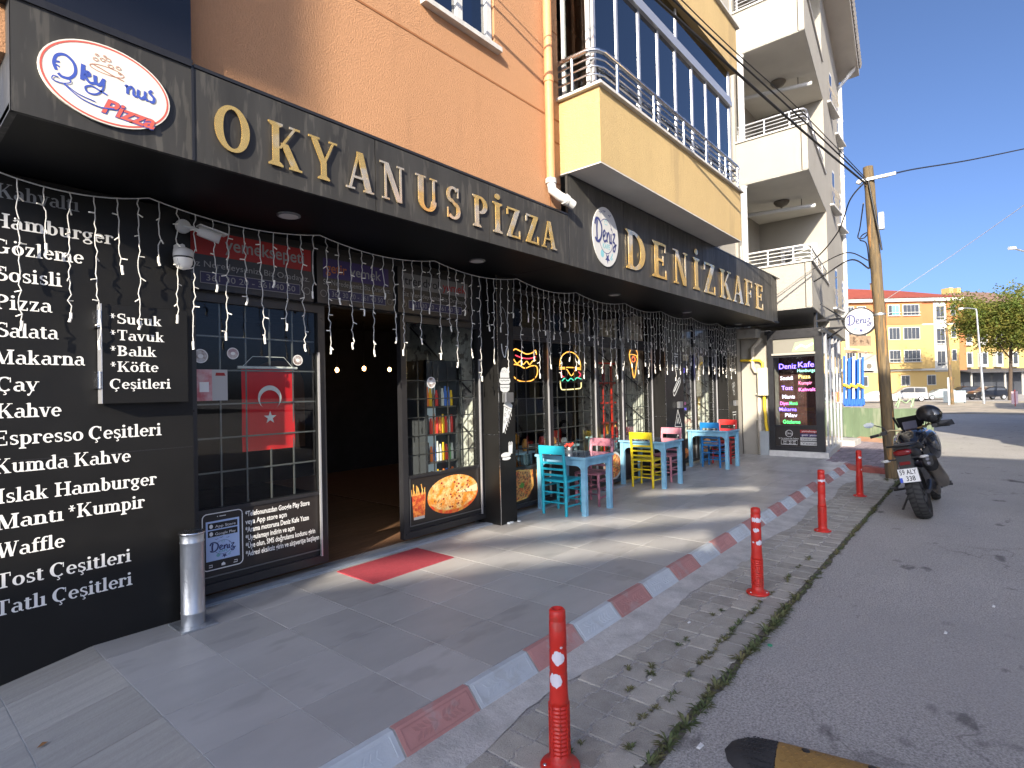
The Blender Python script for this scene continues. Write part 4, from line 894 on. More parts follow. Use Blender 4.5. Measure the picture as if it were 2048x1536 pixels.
# neon signs
def neon(name, label, x, z, parts, s, y=4.815):
    t = thing(name, label, 'neon sign', (x, y, z)); mp = plane_y(x, z, y)
    for P, m, cl in parts:
        q = smooth_path([(a * s, c * s, 0) for a, c in P], 5, closed=cl)
        b = M(); b.tube([mp(v.x, v.y, 0) for v in q], .0075, 6, closed=cl); obj('neon_tube', b, m, t)
n_am = emis('neon_amber', (1, .42, .07), 1.5); n_rd = emis('neon_red', (1, .06, .10), 1.2); n_gr = emis('neon_green', (.1, .9, .55), .9); n_wy = emis('neon_pale_yellow', (1, .8, .35), 1.2); n_bl = emis('neon_blue', (.08, .06, 1), 4.5); n_wh = emis('neon_white', (.85, .8, 1), 1.7); n_pk = emis('neon_pink', (1, .2, .6), 1.8); n_or = emis('neon_orange_red', (1, .16, .04), 1.5)
neon('neon_hot_dog', 'amber and red neon hot dog in the first window right of the pillar', 5.72, 1.80, [
    ([(0, .33), (.06, .37), (.18, .34), (.30, .31), (.42, .33), (.5, .37), (.52, .31)], n_am, False), ([(.06, .285), (.2, .255), (.36, .25), (.5, .28)], n_rd, False),
    ([(.02, .23), (.09, .175), (.16, .21), (.22, .165), (.30, .21), (.36, .165), (.42, .21), (.5, .23)], n_am, False),
    ([(.0, .15), (.12, .155), (.26, .115), (.40, .15), (.52, .14), (.53, .04), (.44, -.04), (.28, -.07), (.1, -.05), (-.01, .03)], n_am, True)], 1.0)
neon('neon_burger', 'amber and green neon burger in the second shop window', 6.80, 1.66, [
    ([(0, .30), (.03, .42), (.15, .50), (.28, .52), (.42, .49), (.53, .40), (.56, .30)], n_am, False), ([(0, .28), (.28, .285), (.56, .28)], n_am, False),
    ([(.0, .255), (.17, .255), (.30, .16), (.42, .255), (.56, .255)], n_am, False), ([(.04, .22), (.03, .17), (.1, .14)], n_rd, False), ([(.5, .22), (.55, .18), (.5, .14)], n_rd, False),
    ([(.05, .08), (.12, .12), (.2, .08), (.28, .12), (.36, .09), (.45, .13), (.56, .11)], n_gr, False), ([(0, .08), (.02, -.03), (.1, -.05), (.45, -.04), (.55, -.02), (.56, .07)], n_wy, False)], 1.0)
neon('neon_pizza_slice', 'amber neon pizza slice in the shop window left of the broad pillar', 8.92, 1.82, [
    ([(0, .38), (.05, .46), (.16, .50), (.28, .46), (.32, .40), (.28, .34)], n_am, False), ([(.02, .38), (.08, .2), (.14, .0), (.19, .0), (.26, .2), (.30, .36)], n_am, True), ([(.09, .3), (.16, .36), (.22, .3), (.16, .26)], n_or, True)], 1.0)
neon('neon_round', 'bright blue neon scribble in the window after the broad pillar', 10.62, 1.92, [([(0, .1), (.1, .2), (.22, .12), (.3, .22), (.4, .1), (.3, 0), (.15, .02)], n_bl, True), ([(.02, .02), (.12, .16), (.3, .05), (.4, .2)], n_bl, False), ([(.0, .2), (.2, .06), (.36, .14)], n_bl, False), ([(.05, -.05), (.2, -.14), (.34, -.08)], n_rd, False)], 1.0)
# white silhouettes on the pillars
m_decal = mat('white_decal', (.66, .68, .66), .6)
def decal(x, z, kind, label, y=4.4685, s=1.0, ink=None):
    t = thing('wall_decal', label, 'decal', (x, y, z), 'food drawings on the pillars'); mp0 = plane_y(x, z, y); mp = lambda u, v, d: mp0(u * s, v * s, d)
    b = M(); w = M()
    if kind == 'burger':
        b.add([mp(u, v, .001) for u, v in [(-.09, .03), (-.085, .09), (-.05, .15), (0, .165), (.05, .15), (.085, .09), (.09, .03)]], [tuple(range(7))]); flat(b, mp, [(-.1, .02), (.1, .02), (.11, -.02), (.08, -.05), (-.08, -.05), (-.11, -.02)], .001); flat(b, mp, [(-.095, -.06), (.095, -.06), (.085, -.13), (.04, -.155), (-.04, -.155), (-.085, -.13)], .001)
        for k in range(7): w.ring_ribbon([(-.05 + k * .016, .1 + .02 * (k % 2)), (-.045 + k * .016, .11 + .02 * (k % 2))], .005, mp, .002)
        w.ring_ribbon([(-.09, .0), (-.05, -.012), (-.02, .0), (.02, -.012), (.05, 0), (.09, -.01)], .006, mp, .002); w.ring_ribbon([(-.08, -.09), (-.04, -.1), (0, -.09), (.04, -.1), (.08, -.09)], .006, mp, .002)
    elif kind == 'slice':
        flat(b, mp, [(-.03, .19), (.04, .20), (.12, .14), (.10, .08), (-.06, .14)], .001); flat(b, mp, [(-.05, .13), (.10, .075), (-.06, -.20), (-.085, -.21)], .0012)
        for k in range(6): u = .085 - k * .026; v = .04 - k * .043; b.ring_ribbon([(u, v), (u + .012, v - .045)], .01, mp, .001 + k * .0001)
        for (u, v, r) in ((.0, .09, .02), (.05, .04, .018), (-.03, .02, .018), (.0, -.04, .014), (-.045, -.07, .014)): w.ring_ribbon(ring_pts(u, v, r, r, n=14), .005, mp, .002)
    elif kind == 'fries':
        flat(b, mp, [(.02, -.02), (.09, -.02), (.10, .09), (.02, .08)], .001)
        for k in range(5): b.ring_ribbon([(.03 + k * .015, .06), (.028 + k * .017, .12 + .01 * (k % 2))], .01, mp, .0011 + k * .0001)
        disc(b, mp, .09, .035, .0013, 20, -.03, -.03); disc(b, mp, .08, .02, .0014, 20, -.02, -.07); w.ring_ribbon([(-.11, -.045), (-.03, -.055), (.05, -.045)], .006, mp, .002)
    elif kind == 'hook':
        b.ring_ribbon([(p.x, p.y) for p in smooth_path([(-.09, .5, 0), (-.04, .6, 0), (.05, .5, 0), (.10, .2, 0), (.08, .0, 0), (.04, -.1, 0)], 5)], .005, mp, .001)
        b.ring_ribbon([(p.x, p.y) for p in smooth_path([(-.06, .0, 0), (-.05, -.1, 0), (-.01, -.2, 0), (.03, -.2, 0), (.05, -.1, 0), (.09, -.04, 0)], 5)], .02, mp, .0013)
    elif kind == 'dog':
        b.ring_ribbon([(p.x, p.y) for p in smooth_path([(-.16, -.12, 0), (-.10, -.16, 0), (.14, .06, 0), (.16, .13, 0), (.10, .16, 0), (-.14, -.06, 0)], 5, closed=True)], .018, mp, .001); b.ring_ribbon([(-.12, -.09), (.12, .12)], .03, mp, .0013)
    elif kind == 'tri':
        b.ring_ribbon([(p[0], p[1]) for p in ((0, .2), (-.14, -.1), (.16, -.12), (0, .2))], .018, mp, .001); b.ring_ribbon([(-.12, -.14), (.14, -.16)], .03, mp, .0013); b.ring_ribbon([(-.05, -.05), (.0, .06), (.05, -.06)], .02, mp, .0015)
    elif kind == 'cup':
        b.ring_ribbon([(-.1, .2), (.1, .2), (.12, .26), (-.12, .26), (-.1, .2)], .016, mp, .001); b.ring_ribbon([(-.09, .18), (-.07, -.1), (.07, -.1), (.09, .18)], .014, mp, .0013); flat(b, mp, [(-.08, .02), (.08, .02), (.075, -.06), (-.075, -.06)], .0016)
    elif kind == 'rings':
        for (u, v) in ((-.05, .1), (.07, .13), (.0, 0), (.05, -.12)): b.ring_ribbon(ring_pts(u, v, .05, .06, n=16), .014, mp, .001 + u * .001)
    obj('silhouette', b, m_decal, t)
    if w.v: obj('line_drawing', w, m_flat_black, t)
decal(5.15, 2.18, 'hook', 'thin white outline drawing near the top of the narrow pillar', s=.75)
decal(5.15, 1.74, 'burger', 'white burger silhouette on the narrow pillar', s=.95); decal(5.17, 1.30, 'slice', 'white pizza slice silhouette on the narrow pillar', s=.95); decal(5.17, .86, 'fries', 'white fries and sandwich silhouette low on the narrow pillar')
decal(10.10, 2.03, 'cup', 'white cup outline at the top of the broad pillar', s=.8); decal(10.10, 1.62, 'dog', 'white hot dog outline on the broad pillar'); decal(10.12, .98, 'tri', 'white triangle pizza outline on the broad pillar', s=1.05); decal(10.15, .55, 'rings', 'white onion ring outlines low on the broad pillar')
decal(13.2, 2.0, 'cup', 'white cup outline on the last pillar beside the cream wall', s=.6); decal(13.2, 1.55, 'rings', 'white pretzel outline on the last pillar beside the cream wall', s=.8); decal(13.22, .75, 'cup', 'white cup silhouette low on the last pillar', s=1.0)
m_wl = mat('wall_lamp_metal', (.35, .36, .37), .3, metal=.8)
for (x, z, lb) in ((5.16, 1.53, 'square brushed metal wall lamp between the burger and slice drawings'), (10.14, 1.28, 'square brushed metal wall lamp on the broad pillar'), (13.22, 1.22, 'square brushed metal wall lamp on the last pillar')):
    t = thing('wall_lamp', lb, 'lamp', (x, 4.42, z), 'square lamps on the pillars'); b = M(); b.bbox(x - .075, x + .075, 4.40, 4.465, z - .06, z + .06, .006); obj('lamp_body', b, m_wl, t); b = M(); b.box(x - .05, x + .05, 4.41, 4.455, z - .062, z - .0605); obj('lamp_glass', b, m_led, t)

# ================================================================ upper walls of the cafe building
YW = 3.60; XB = 5.18; XE = 9.72
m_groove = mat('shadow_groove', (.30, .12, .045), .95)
w = M()
wx0, wx1, wz0, wz1 = 3.20, 4.11, 4.95, 6.3
for (a, b_, c, d) in ((.47, wx0, 3.3, 9), (wx1, XB, 3.3, 9), (wx0, wx1, 3.3, wz0), (wx0, wx1, wz1, 9)): w.box(a, b_, YW, YW + .3, c, d)
obj('orange_wall', w, m_orange, bld)
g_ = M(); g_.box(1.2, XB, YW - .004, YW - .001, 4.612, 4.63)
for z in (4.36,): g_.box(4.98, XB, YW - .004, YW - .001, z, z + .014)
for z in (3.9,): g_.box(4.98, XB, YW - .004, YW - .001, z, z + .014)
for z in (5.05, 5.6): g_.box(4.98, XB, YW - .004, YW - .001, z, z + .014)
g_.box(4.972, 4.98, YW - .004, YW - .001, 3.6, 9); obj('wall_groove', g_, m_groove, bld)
f = M(); frame_rect(f, wx0 + .02, wx1 - .02, wz0 + .02, wz1, .07, YW + .02, YW + .1); f.box(3.62, 3.69, YW + .02, YW + .1, wz0 + .09, wz1 - .07); wn = obj('window', f, m_pvc, bld)
b = M(); b.box(wx0 + .09, wx1 - .09, YW + .055, YW + .065, wz0 + .09, wz1 - .07); obj('pane', b, m_blueglass, wn)
b = M(); b.bbox(wx0 - .04, wx1 + .04, YW - .07, YW + .06, wz0 - .03, wz0 + .02, .006); obj('sill', b, m_marble, wn)
# black clad box above the oval logo
m_navyblack = mat('glossy_black_cladding', (.012, .013, .018), .16, spec=.7)
b = M(); b.box(.47, 1.305, 3.505, 3.9, 3.565, 9.0); obj('black_clad_bay', b, m_navyblack, bld)
b = M(); b.box(.465, 1.31, 3.499, 3.504, 3.563, 3.58); obj('bay_trim', b, m_frame, bld)
# --- first floor balcony: yellow parapet box
YB = 3.07
b = M(); b.box(XB, 9.66, YB, YB + .14, 4.03, 4.84); b.box(XB, XB + .14, YB + .14, YW, 4.03, 4.84); b.box(9.52, 9.66, YB + .14, YW, 4.03, 4.84); bal = obj('balcony_parapet', b, m_yellow, bld)
b = M(); b.box(XB + .002, 9.658, YB + .002, YW, 4.015, 4.03); obj('balcony_underside', b, m_under, bal)
b = M(); b.box(XB + .14, 9.52, YB + .14, YW + .9, 4.03, 4.2); obj('balcony_slab', b, m_under, bal)
b = M(); b.bbox(XB - .05, 9.71, YB - .05, YB + .17, 4.84, 4.875, .006); b.bbox(XB - .05, XB + .17, YB + .172, YW, 4.84, 4.875, .006); obj('coping', b, m_marble, bal)
# steel railing on coping
def railing(name, P, z0, parent, hs=(.10, .19, .28), posts=(), r=.022, rt=.028, m=m_stain):
    t = obj(name, M().tube([(x, y, z0 + .36) for x, y in P], rt, 8), m, parent)
    for h in hs[:-1] if False else hs[:2] + (.27,): b = M(); b.tube([(x, y, z0 + h) for x, y in P], .011, 6); obj('rail', b, m, t)
    for (x, y) in posts: b = M(); b.tube([(x, y, z0), (x, y, z0 + .345)], r, 8); obj('post', b, m, t)
    return t
arc_ = [(5.13, 3.56), (5.13, 3.2)] + [(5.13 + .12 * (1 - cos(a)), 3.2 - .12 * sin(a) - .0) for a in (radians(30), radians(60))] + [(5.28, 3.06), (9.5, 3.06), (9.62, 3.08), (9.66, 3.16), (9.66, 3.35)]
railing('railing', arc_, 4.875, bal, posts=[(5.13, 3.38), (5.55, 3.06), (6.45, 3.06), (7.35, 3.06), (8.15, 3.06), (8.95, 3.06), (9.5, 3.06)])
# glazing: fixed lower lights and tall folding panels
zt = 6.28
m_ggl = m_blueglass
posts = [5.25, 5.75, 6.3, 6.83, 7.37, 7.94, 8.48, 9.01, 9.5]
YGz = 3.17
for i in range(len(posts) - 1):
    a, c = posts[i], posts[i + 1]; b = M(); b.box(a - .02, a + .02, YGz - .015, YGz + .02, 4.875, zt); o = obj('glazing_post', b, m_alu, bal)
    b = M(); b.box(a + .02, c - .02, YGz - .003, YGz + .003, 4.88, zt - .02); obj('glass_panel', b, m_ggl, bal)
b = M(); b.box(9.48, 9.53, YGz - .015, YGz + .02, 4.875, 6.85); b.box(5.21, 9.53, YGz - .05, YGz + .03, zt - .02, zt + .06); b.box(5.21, 9.53, YGz - .035, YGz + .03, zt + .065, zt + .13); b.box(7.4, 7.44, YGz - .015, YGz + .02, zt + .13, 6.85); obj('glazing_header', b, m_alu, bal)
b = M(); b.box(5.23, 9.48, YGz - .003, YGz + .003, zt + .13, 6.85); obj('glass_panel', b, m_ggl, bal)
b = M(); b.box(5.2, 5.23, YGz, 3.56, 6.28, 6.34); b.box(5.2, 5.235, 3.2, 3.24, 4.88, 6.3); b.box(5.2, 5.235, 3.52, 3.56, 4.88, 6.3); obj('side_frame', b, m_pvc, bal)
b = M(); b.box(5.212, 5.218, 3.24, 3.52, 4.88, 6.28); obj('glass_panel', b, m_shopglass, bal)
# room wall behind the glazing with pale blind/door
b = M(); b.box(XB, 9.72, 4.5, 4.6, 3.9, 9.0); b.box(XB + .001, XB + .1, YW + .3, 4.5, 3.9, 9); obj('balcony_back_wall', b, m_orange, bld)
b = M(); b.box(8.1, 9.2, 4.44, 4.49, 4.2, 6.2); b.box(6.0, 6.9, 4.44, 4.49, 4.9, 6.2); obj('inner_window', b, m_dgrey, bld)
# upper balcony
b = M(); b.box(XB + .35, 9.66, YB, YB + .14, 6.86, 7.62); b.box(XB, XB + .35, YB, YB + .14, 6.86, 7.62); b.box(9.52, 9.66, YB + .14, YW, 6.86, 7.62); b2 = obj('balcony_parapet', b, m_yellow, bld)
b = M(); b.box(XB + .14, 9.655, YB + .14, 4.5, 6.84, 6.90); obj('balcony_underside', b, m_frame, b2)
b = M(); b.bbox(XB - .05, 9.72, YB - .05, YB + .17, 7.62, 7.66, .006); obj('coping', b, m_marble, b2)
b = M(); b.box(9.66, 9.8, YB + .45, 4.5, 3.99, 9); obj('end_wall', b, m_cream, bld)
b = M(); b.box(9.8, 13.86, 4.2, 4.5, 3.02, 4.02); b.box(9.8, 13.86, 4.55, 4.85, 4.02, 12.0); obj('cream_return_wall', b, m_cream, bld)
# downpipe on the orange wall
dp = thing('downpipe', 'orange painted downpipe with white elbow between the orange wall and yellow balcony', 'pipe', (4.86, 3.5, 3.7))
b = M(); b.tube([(4.90, 3.53, 9), (4.90, 3.53, 3.86)], .048, 14); obj('pipe', b, m_pipe_o, dp)
b = M(); b.lathe([(.055, 0), (.055, .06)], (4.90, 3.53, 4.93), n=14); obj('collar', b, m_pipe_o, dp)
b = M(); b.tube([(4.90, 3.53, 3.86), (4.905, 3.52, 3.76), (4.96, 3.46, 3.69), (5.02, 3.42, 3.66), (5.12, 3.40, 3.62)], .05, 14); b.lathe([(.06, 0), (.06, .05)], (4.90, 3.53, 3.83), n=14); b.lathe([(.06, 0), (.06, .04)], (5.0, 3.43, 3.667), (.95, -.2, -.35), n=14); obj('elbow', b, m_pvc, dp)

# ================================================================ cream apartment block
cr = thing('apartment_building', 'cream apartment block with stacked corner balconies behind the leaning pole', 'building', (18, 4, 0))
def fl_(x): return 2.93 + .10 * (x - 13.95)      # front line, slightly skewed to the street
b = M()
b.hexa([(17.7, fl_(17.7), 3.2), (23.9, fl_(23.9), 3.2), (24.5, 12, 3.2), (17.7, 12, 3.2), (17.7, fl_(17.7), 13.2), (23.9, fl_(23.9), 13.2), (24.5, 12, 13.2), (17.7, 12, 13.2)])
obj('wall', b, m_cream, cr)
b = M(); b.box(13.9, 17.7, 5.1, 5.3, 2.9, 13.2); b.box(13.9, 14.05, 4.5, 5.1, 0, 13.2); obj('recess_wall', b, m_cream, cr)
b = M(); b.hexa([(17.9, fl_(17.9) + .3, -.1), (24.3, fl_(24.3) + .3, -.1), (24.3, 12, -.1), (17.9, 12, -.1), (17.9, fl_(17.9) + .3, 3.2), (24.3, fl_(24.3) + .3, 3.2), (24.3, 12, 3.2), (17.9, 12, 3.2)]); obj('ground_floor', b, m_cream, cr)
# lit west wall at street level beside the shop
b = M(); b.box(13.9, 14.6, 3.86, 4.9, -.05, 2.9); b.box(13.62, 13.9, 4.52, 4.9, -.05, 3.0); obj('street_wall', b, m_cream, cr)
b = M(); b.box(13.56, 13.95, 4.05, 4.9, 2.72, 2.93); obj('beam', b, m_cream, cr)
def balcony(z, top=1.02, rail=True, under=True, skew=0.0):
    b = M()
    def wallseg(x0, y0, x1, y1, z0, z1, th=.12):
        d = Vector((x1 - x0, y1 - y0, 0)).normalized(); n = Vector((-d.y, d.x, 0)) * th
        p = [(x0, y0, z0), (x1, y1, z0), (x1 + n.x, y1 + n.y, z0), (x0 + n.x, y0 + n.y, z0)]
        b.hexa(p + [(x, y, z1) for x, y, _ in p])
    wallseg(13.92, fl_(13.92), 17.69, fl_(17.69), z, z + top)
    b.box(13.92, 14.04, fl_(14.04) + .13, 4.5, z, z + top)
    o = obj('balcony_parapet', b, m_cream, cr)
    c = M(); c.hexa([(13.93, fl_(13.93) + .01, z - .012), (17.69, fl_(17.69) + .01, z - .012), (17.69, 5.1, z - .012), (13.93, 4.52, z - .012), (13.93, fl_(13.93) + .01, z), (17.69, fl_(17.69) + .01, z), (17.69, 5.1, z), (13.93, 4.52, z)]); obj('balcony_underside', c, m_under, o)
    c = M(); c.hexa([(14.05, fl_(14.05) + .14, z), (17.69, fl_(17.69) + .13, z), (17.69, 5.1, z), (14.05, 5.1, z), (14.05, fl_(14.05) + .14, z + .1), (17.69, fl_(17.69) + .13, z + .1), (17.69, 5.1, z + .1), (14.05, 5.1, z + .1)]); obj('balcony_slab', c, m_under, o)
    c = M(); c.box(13.88, 14.08, fl_(13.9) - .02, 4.5, z + top, z + top + .035)
    c.hexa([(13.88, fl_(13.88) - .04, z + top + .001), (17.69, fl_(17.69) - .04, z + top + .001), (17.69, fl_(17.69) + .15, z + top + .001), (14.0, fl_(14.0) + .15, z + top + .001), (13.88, fl_(13.88) - .04, z + top + .036), (17.69, fl_(17.69) - .04, z + top + .036), (17.69, fl_(17.69) + .15, z + top + .036), (14.0, fl_(14.0) + .15, z + top + .036)]); obj('coping', c, m_marble, o)
    if rail:
        P = [(13.96, 4.45), (13.96, fl_(14) + .22), (14.0, fl_(14) + .08), (14.12, fl_(14.12) + .04), (17.65, fl_(17.65) + .04)]
        railing('railing', P, z + top + .036, o, posts=[(13.96, 4.4), (13.96, 3.85), (13.96, 3.3), (14.3, fl_(14.3) + .04), (15.4, fl_(15.4) + .04), (16.5, fl_(16.5) + .04)], r=.02, rt=.022, m=m_pvc if z < 4 else m_alu)
    return o
for z in (3.35, 6.45, 9.62): balcony(z)
b = M(); b.box(13.92, 24.2, 2.4, 5.0, 12.9, 13.1) if False else None
# recess door with lattice (facing west) on the floor above the shop, windows on back wall
m_lat = mat('lattice_white', (.6, .6, .58), .5)
for z, w_ in ((4.45, True), (7.5, True), (10.6, False)):
    f = M(); f.box(17.62, 17.69, 3.55, 4.5, z + (-.9 if z > 5 else -.95), z + 1.15); o = obj('balcony_door', f, m_pvc, cr)
    g2 = M(); g2.box(17.60, 17.62, 3.68, 4.38, z - .7, z + 1.02); obj('pane', g2, mat('lattice_pane', (.10, .10, .09), .3), o)
    l2 = M()
    for k in range(9):
        zz = z - .65 + k * .19
        l2.tube([(17.59, 3.68, zz), (17.59, 4.38, zz + .15)], .012, 4); l2.tube([(17.59, 4.38, zz), (17.59, 3.68, zz + .15)], .012, 4)
    obj('lattice', l2, m_lat, o)
    f = M(); frame_rect(f, 14.6, 15.9, z - .3, z + 1.1, .08, 5.04, 5.1); o = obj('window', f, m_pvc, cr); g2 = M(); g2.box(14.68, 15.82, 5.07, 5.09, z - .22, z + 1.02); obj('pane', g2, m_blueglass, o)
m_domelamp = mat('bronze_lamp', (.16, .14, .11), .5)
for i, z in enumerate((6.435, 9.605)):
    t = thing('ceiling_lamp', ['bronze dome lamp under the middle cream balcony', 'bronze dome lamp under the top cream balcony'][i], 'lamp', (15.87, 4.0, z), 'dome lamps under the cream balconies')
    b = M(); b.lathe([(.19, 0), (.19, -.03), (.14, -.1), (.03, -.15)], (15.87, 4.0, z), n=20); obj('shade', b, m_domelamp, t); b = M(); b.lathe([(.03, -.15), (.001, -.19)], (15.87, 4.0, z), n=10); obj('finial', b, m_domelamp, t)
    t = thing('drying_pole', ['white pole slung under the middle cream balcony', 'white pole slung under the top cream balcony'][i], 'pole', (16.2, 4, z - .35), 'white poles under the cream balconies')
    b = M(); b.tube([(15.6, 4.85, z - .25), (16.1, 3.25, z - .22)], .055, 10); obj('pole_tube', b, m_pvc, t); b = M(); b.tube([(16.0, 3.55, z), (16.0, 3.55, z - .2)], .012, 6); obj('hanger', b, m_domelamp, t)
# column pipes at the inner corner
for z0, z1 in ((4.4, 6.43), (7.5, 9.6), (3.0, 3.34)):
    t = thing('corner_pipe', {4.4: 'white round pipe rising beside the lattice door balcony', 7.5: 'white round pipe rising beside the middle cream balcony', 3.0: 'short pipe stub beneath the lowest cream balcony'}[z0], 'pipe', (13.95, 4.42, z0)); b = M(); b.tube([(13.97, 4.36, z0), (13.97, 4.36, z1 - .08)], .075, 12); obj('pipe', b, m_pvc, t); b = M(); b.lathe([(.075, 0), (.1, .06)], (13.97, 4.36, z1 - .08), n=12); obj('pipe_collar', b, m_pvc, t)
# south facade windows of the cream block (seen at a glancing angle)
m_domelamp = mat('bronze_lamp', (.16, .14, .11), .5)
for z in (3.9, 7.0, 10.1):
    for x in (19.0, 21.6):
        y = fl_(x); f = M(); f.box(x, x + 1.3, y + .10, y + .2, z, z + 1.35); o = obj('window', f, m_pvc, cr)
        p_ = M(); p_.box(x + .1, x + 1.2, y + .09, y + .096, z + .1, z + 1.25); obj('pane', p_, m_blueglass, o)
        s_ = M(); s_.bbox(x - .05, x + 1.35, y - .10, y + .1, z - .06, z - .001, .01); obj('sill', s_, m_marble, o)
    x = 20.3; y = fl_(x); lt = M()
    for k in range(7): lt.tube([(19.0 + k * .2, fl_(19) - .03, z), (19.0 + k * .2, fl_(19) - .10, z + .3), (19.0 + k * .2, fl_(19) - .03, z + .6)], .010, 4)
    obj('window_guard', lt, m_domelamp, cr)
b = M(); b.tube([(23.1, fl_(23.1) - .07, 2.9), (23.1, fl_(23.1) - .07, 12.3), (23.4, fl_(23.4) - .5, 12.9), (23.3, fl_(23.3) - .55, 13.05)], .07, 8); obj('drainpipe', b, m_pvc, cr)
for z in (5, 7, 9, 11): b = M(); b.lathe([(.085, 0), (.085, .08)], (23.1, fl_(23.1) - .07, z), n=10); obj('pipe_collar', b, m_pvc, cr)
m_rooft = mat('grey_roof_tile', (.30, .28, .25), .8, var=.1, vs=3, rnd=.1)
b = M(); e0, e1 = (13.2, fl_(13.2) - .65), (24.1, fl_(24.1) - .65)
b.hexa([(e0[0], e0[1], 12.95), (e1[0], e1[1], 12.95), (24.4, 9, 12.95), (13.2, 9, 12.95), (e0[0], e0[1], 13.2), (e1[0], e1[1], 13.2), (24.4, 9, 14.9), (13.2, 9, 14.9)]); rf = obj('roof', b, m_under, cr)
for k in range(42):
    x = 13.4 + k * .255; y = fl_(x) - .72; b = M(); b.tube([(x, y, 13.2), (x, y + .9, 13.45)], .12, 8); obj('roof_tile', b, m_rooft, rf)
# grey conduit and gas meter box
gp = thing('drain_pipe', 'grey drain pipe dropping down the sunlit cream wall beside the gas box', 'pipe', (13.86, 4.1, 0))
b = M(); b.tube([(13.84, 4.02, 2.72), (13.83, 4.10, 2.6), (13.83, 4.22, 2.5), (13.83, 4.22, 2.05), (13.83, 4.16, 1.93), (13.84, 4.10, 1.9), (13.84, 4.10, 0)], .045, 10); obj('pipe', b, m_pipe_g, gp)
for z in (.8, 1.4): b = M(); b.box(13.80, 13.9, 4.04, 4.16, z, z + .03); obj('clip', b, m_pipe_g, gp)
gb = thing('gas_meter_box', 'cream gas meter box with yellow gas pipe on the sunlit wall', 'meter box', (13.8, 3.95, 1.4))
b = M(); b.bbox(13.68, 13.90, 3.86, 4.08, 1.38, 2.02, .012); obj('box_body', b, mat('meter_box_paint', (.62, .60, .45), .5, var=.06, vs=5), gb)
m_gas = mat('yellow_gas_pipe', (.75, .50, .02), .4)
b = M(); b.tube([(13.80, 3.99, 2.02), (13.80, 3.99, 2.14), (13.80, 4.06, 2.2), (13.84, 4.5, 2.22)], .03, 10); obj('gas_pipe', b, m_gas, gb)
b = M(); b.tube([(13.80, 3.97, 1.38), (13.80, 3.97, 1.05), (13.78, 3.95, .95), (13.78, 3.94, .7), (13.79, 3.92, .55)], .035, 10); obj('gas_pipe', b, m_gas, gb)
b = M(); b.bbox(13.70, 13.9, 3.87, 4.06, .0, .55, .008); b.box(13.695, 13.70, 3.96, 3.966, .03, .53); obj('lower_cover', b, mat('grey_cover', (.33, .36, .37), .6, var=.08, vs=6), gb)

# ================================================================ glass kiosk shop at the corner of the cream block
ks = thing('corner_kiosk', 'black framed glass corner shop with neon word menu under the cream balcony', 'kiosk', (15.5, 3.2, 0))
KX = 13.74; KY0, KY1 = 2.72, 3.86
m_brick = mat('dark_brick_lining', (.06, .02, .015), .8, var=.4, vs=18)
b = M(); b.hexa([(KX - .06, KY0 - .08, -.1), (17.9, 3.0, -.1), (17.9, 3.9, -.1), (KX - .06, KY1, -.1), (KX - .06, KY0 - .08, .12), (17.9, 3.0, .12), (17.9, 3.9, .12), (KX - .06, KY1, .12)]); obj('plinth', b, m_marble, ks)
b = M(); b.box(KX, KX + .1, KY0, KY0 + .16, .12, 2.78); b.box(KX, KX + .1, KY1 - .12, KY1, .12, 2.78); b.box(KX, KX + .1, KY0 + .16, KY1 - .12, .12, .22); b.box(KX, KX + .1, KY0 + .16, KY1 - .12, 2.66, 2.78); b.box(KX + .01, KX + .09, KY0 + .16, KY1 - .12, .66, .70); b.box(KX + .01, KX + .09, KY0 + .16, KY1 - .12, 2.24, 2.30); obj('front_frame', b, m_frame, ks)
b = M(); b.box(KX - .05, KX + .01, KY0 + .14, KY1 - .1, 2.285, 2.33); obj('lit_ledge', b, m_cream, ks)
b = M(); b.box(KX + .04, KX + .05, KY0 + .16, KY1 - .12, .70, 2.24); obj('pane', b, m_shopglass, ks)
b = M(); b.box(KX + .04, KX + .05, KY0 + .16, KY1 - .12, .22, .66); obj('lower_panel', b, m_pback, ks)
b = M(); b.box(KX + .04, KX + .05, KY0 + .16, KY1 - .12, 2.30, 2.66); obj('upper_panel', b, mat('beige_upper_panel', (.20, .19, .155), .5), ks)
mp = plane_x(3.35, 2.36, KX + .038)
b = M(); flat(b, mp, [(0, 0), (.46, 0), (.46, .25), (.08, .2)], .001); obj('green_print', b, mat('print_pale_green', (.30, .42, .22), .5), ks); b = M(); b.ring_ribbon([(.08, .06), (.2, .14), (.3, .08), (.44, .16)], .04, mp, .002); obj('white_print', b, m_white_print, ks)
b = M(); b.box(KX + .9, KX + .96, KY0 + .3, KY1, .12, 2.7); obj('brick_lining', b, m_brick, ks)
b = M(); b.hexa([(KX, KY0, 2.78), (17.9, 3.05, 2.78), (17.9, 5.0, 2.78), (KX, KY1 + .05, 2.78), (KX, KY0, 2.86), (17.9, 3.05, 2.86), (17.9, 5.0, 2.86), (KX, KY1 + .05, 2.86)]); obj('roof_slab', b, m_frame, ks)
for i in range(6):
    xa = KX + .1 + i * .68; ya = KY0 + .01 + .075 * (xa - KX); b = M(); b.box(xa, xa + .06, ya, ya + .06, .12, 2.78); obj('side_post', b, m_alu if i else m_frame, ks)
    b = M(); b.hexa([(xa + .06, ya + .02, .12), (xa + .68, ya + .07, .12), (xa + .68, ya + .078, .12), (xa + .06, ya + .028, .12), (xa + .06, ya + .02, 2.3), (xa + .68, ya + .07, 2.3), (xa + .68, ya + .078, 2.3), (xa + .06, ya + .028, 2.3)]); obj('side_pane', b, m_clear, ks)
mpk = plane_x(KY1 - .14, 0, KX + .035)
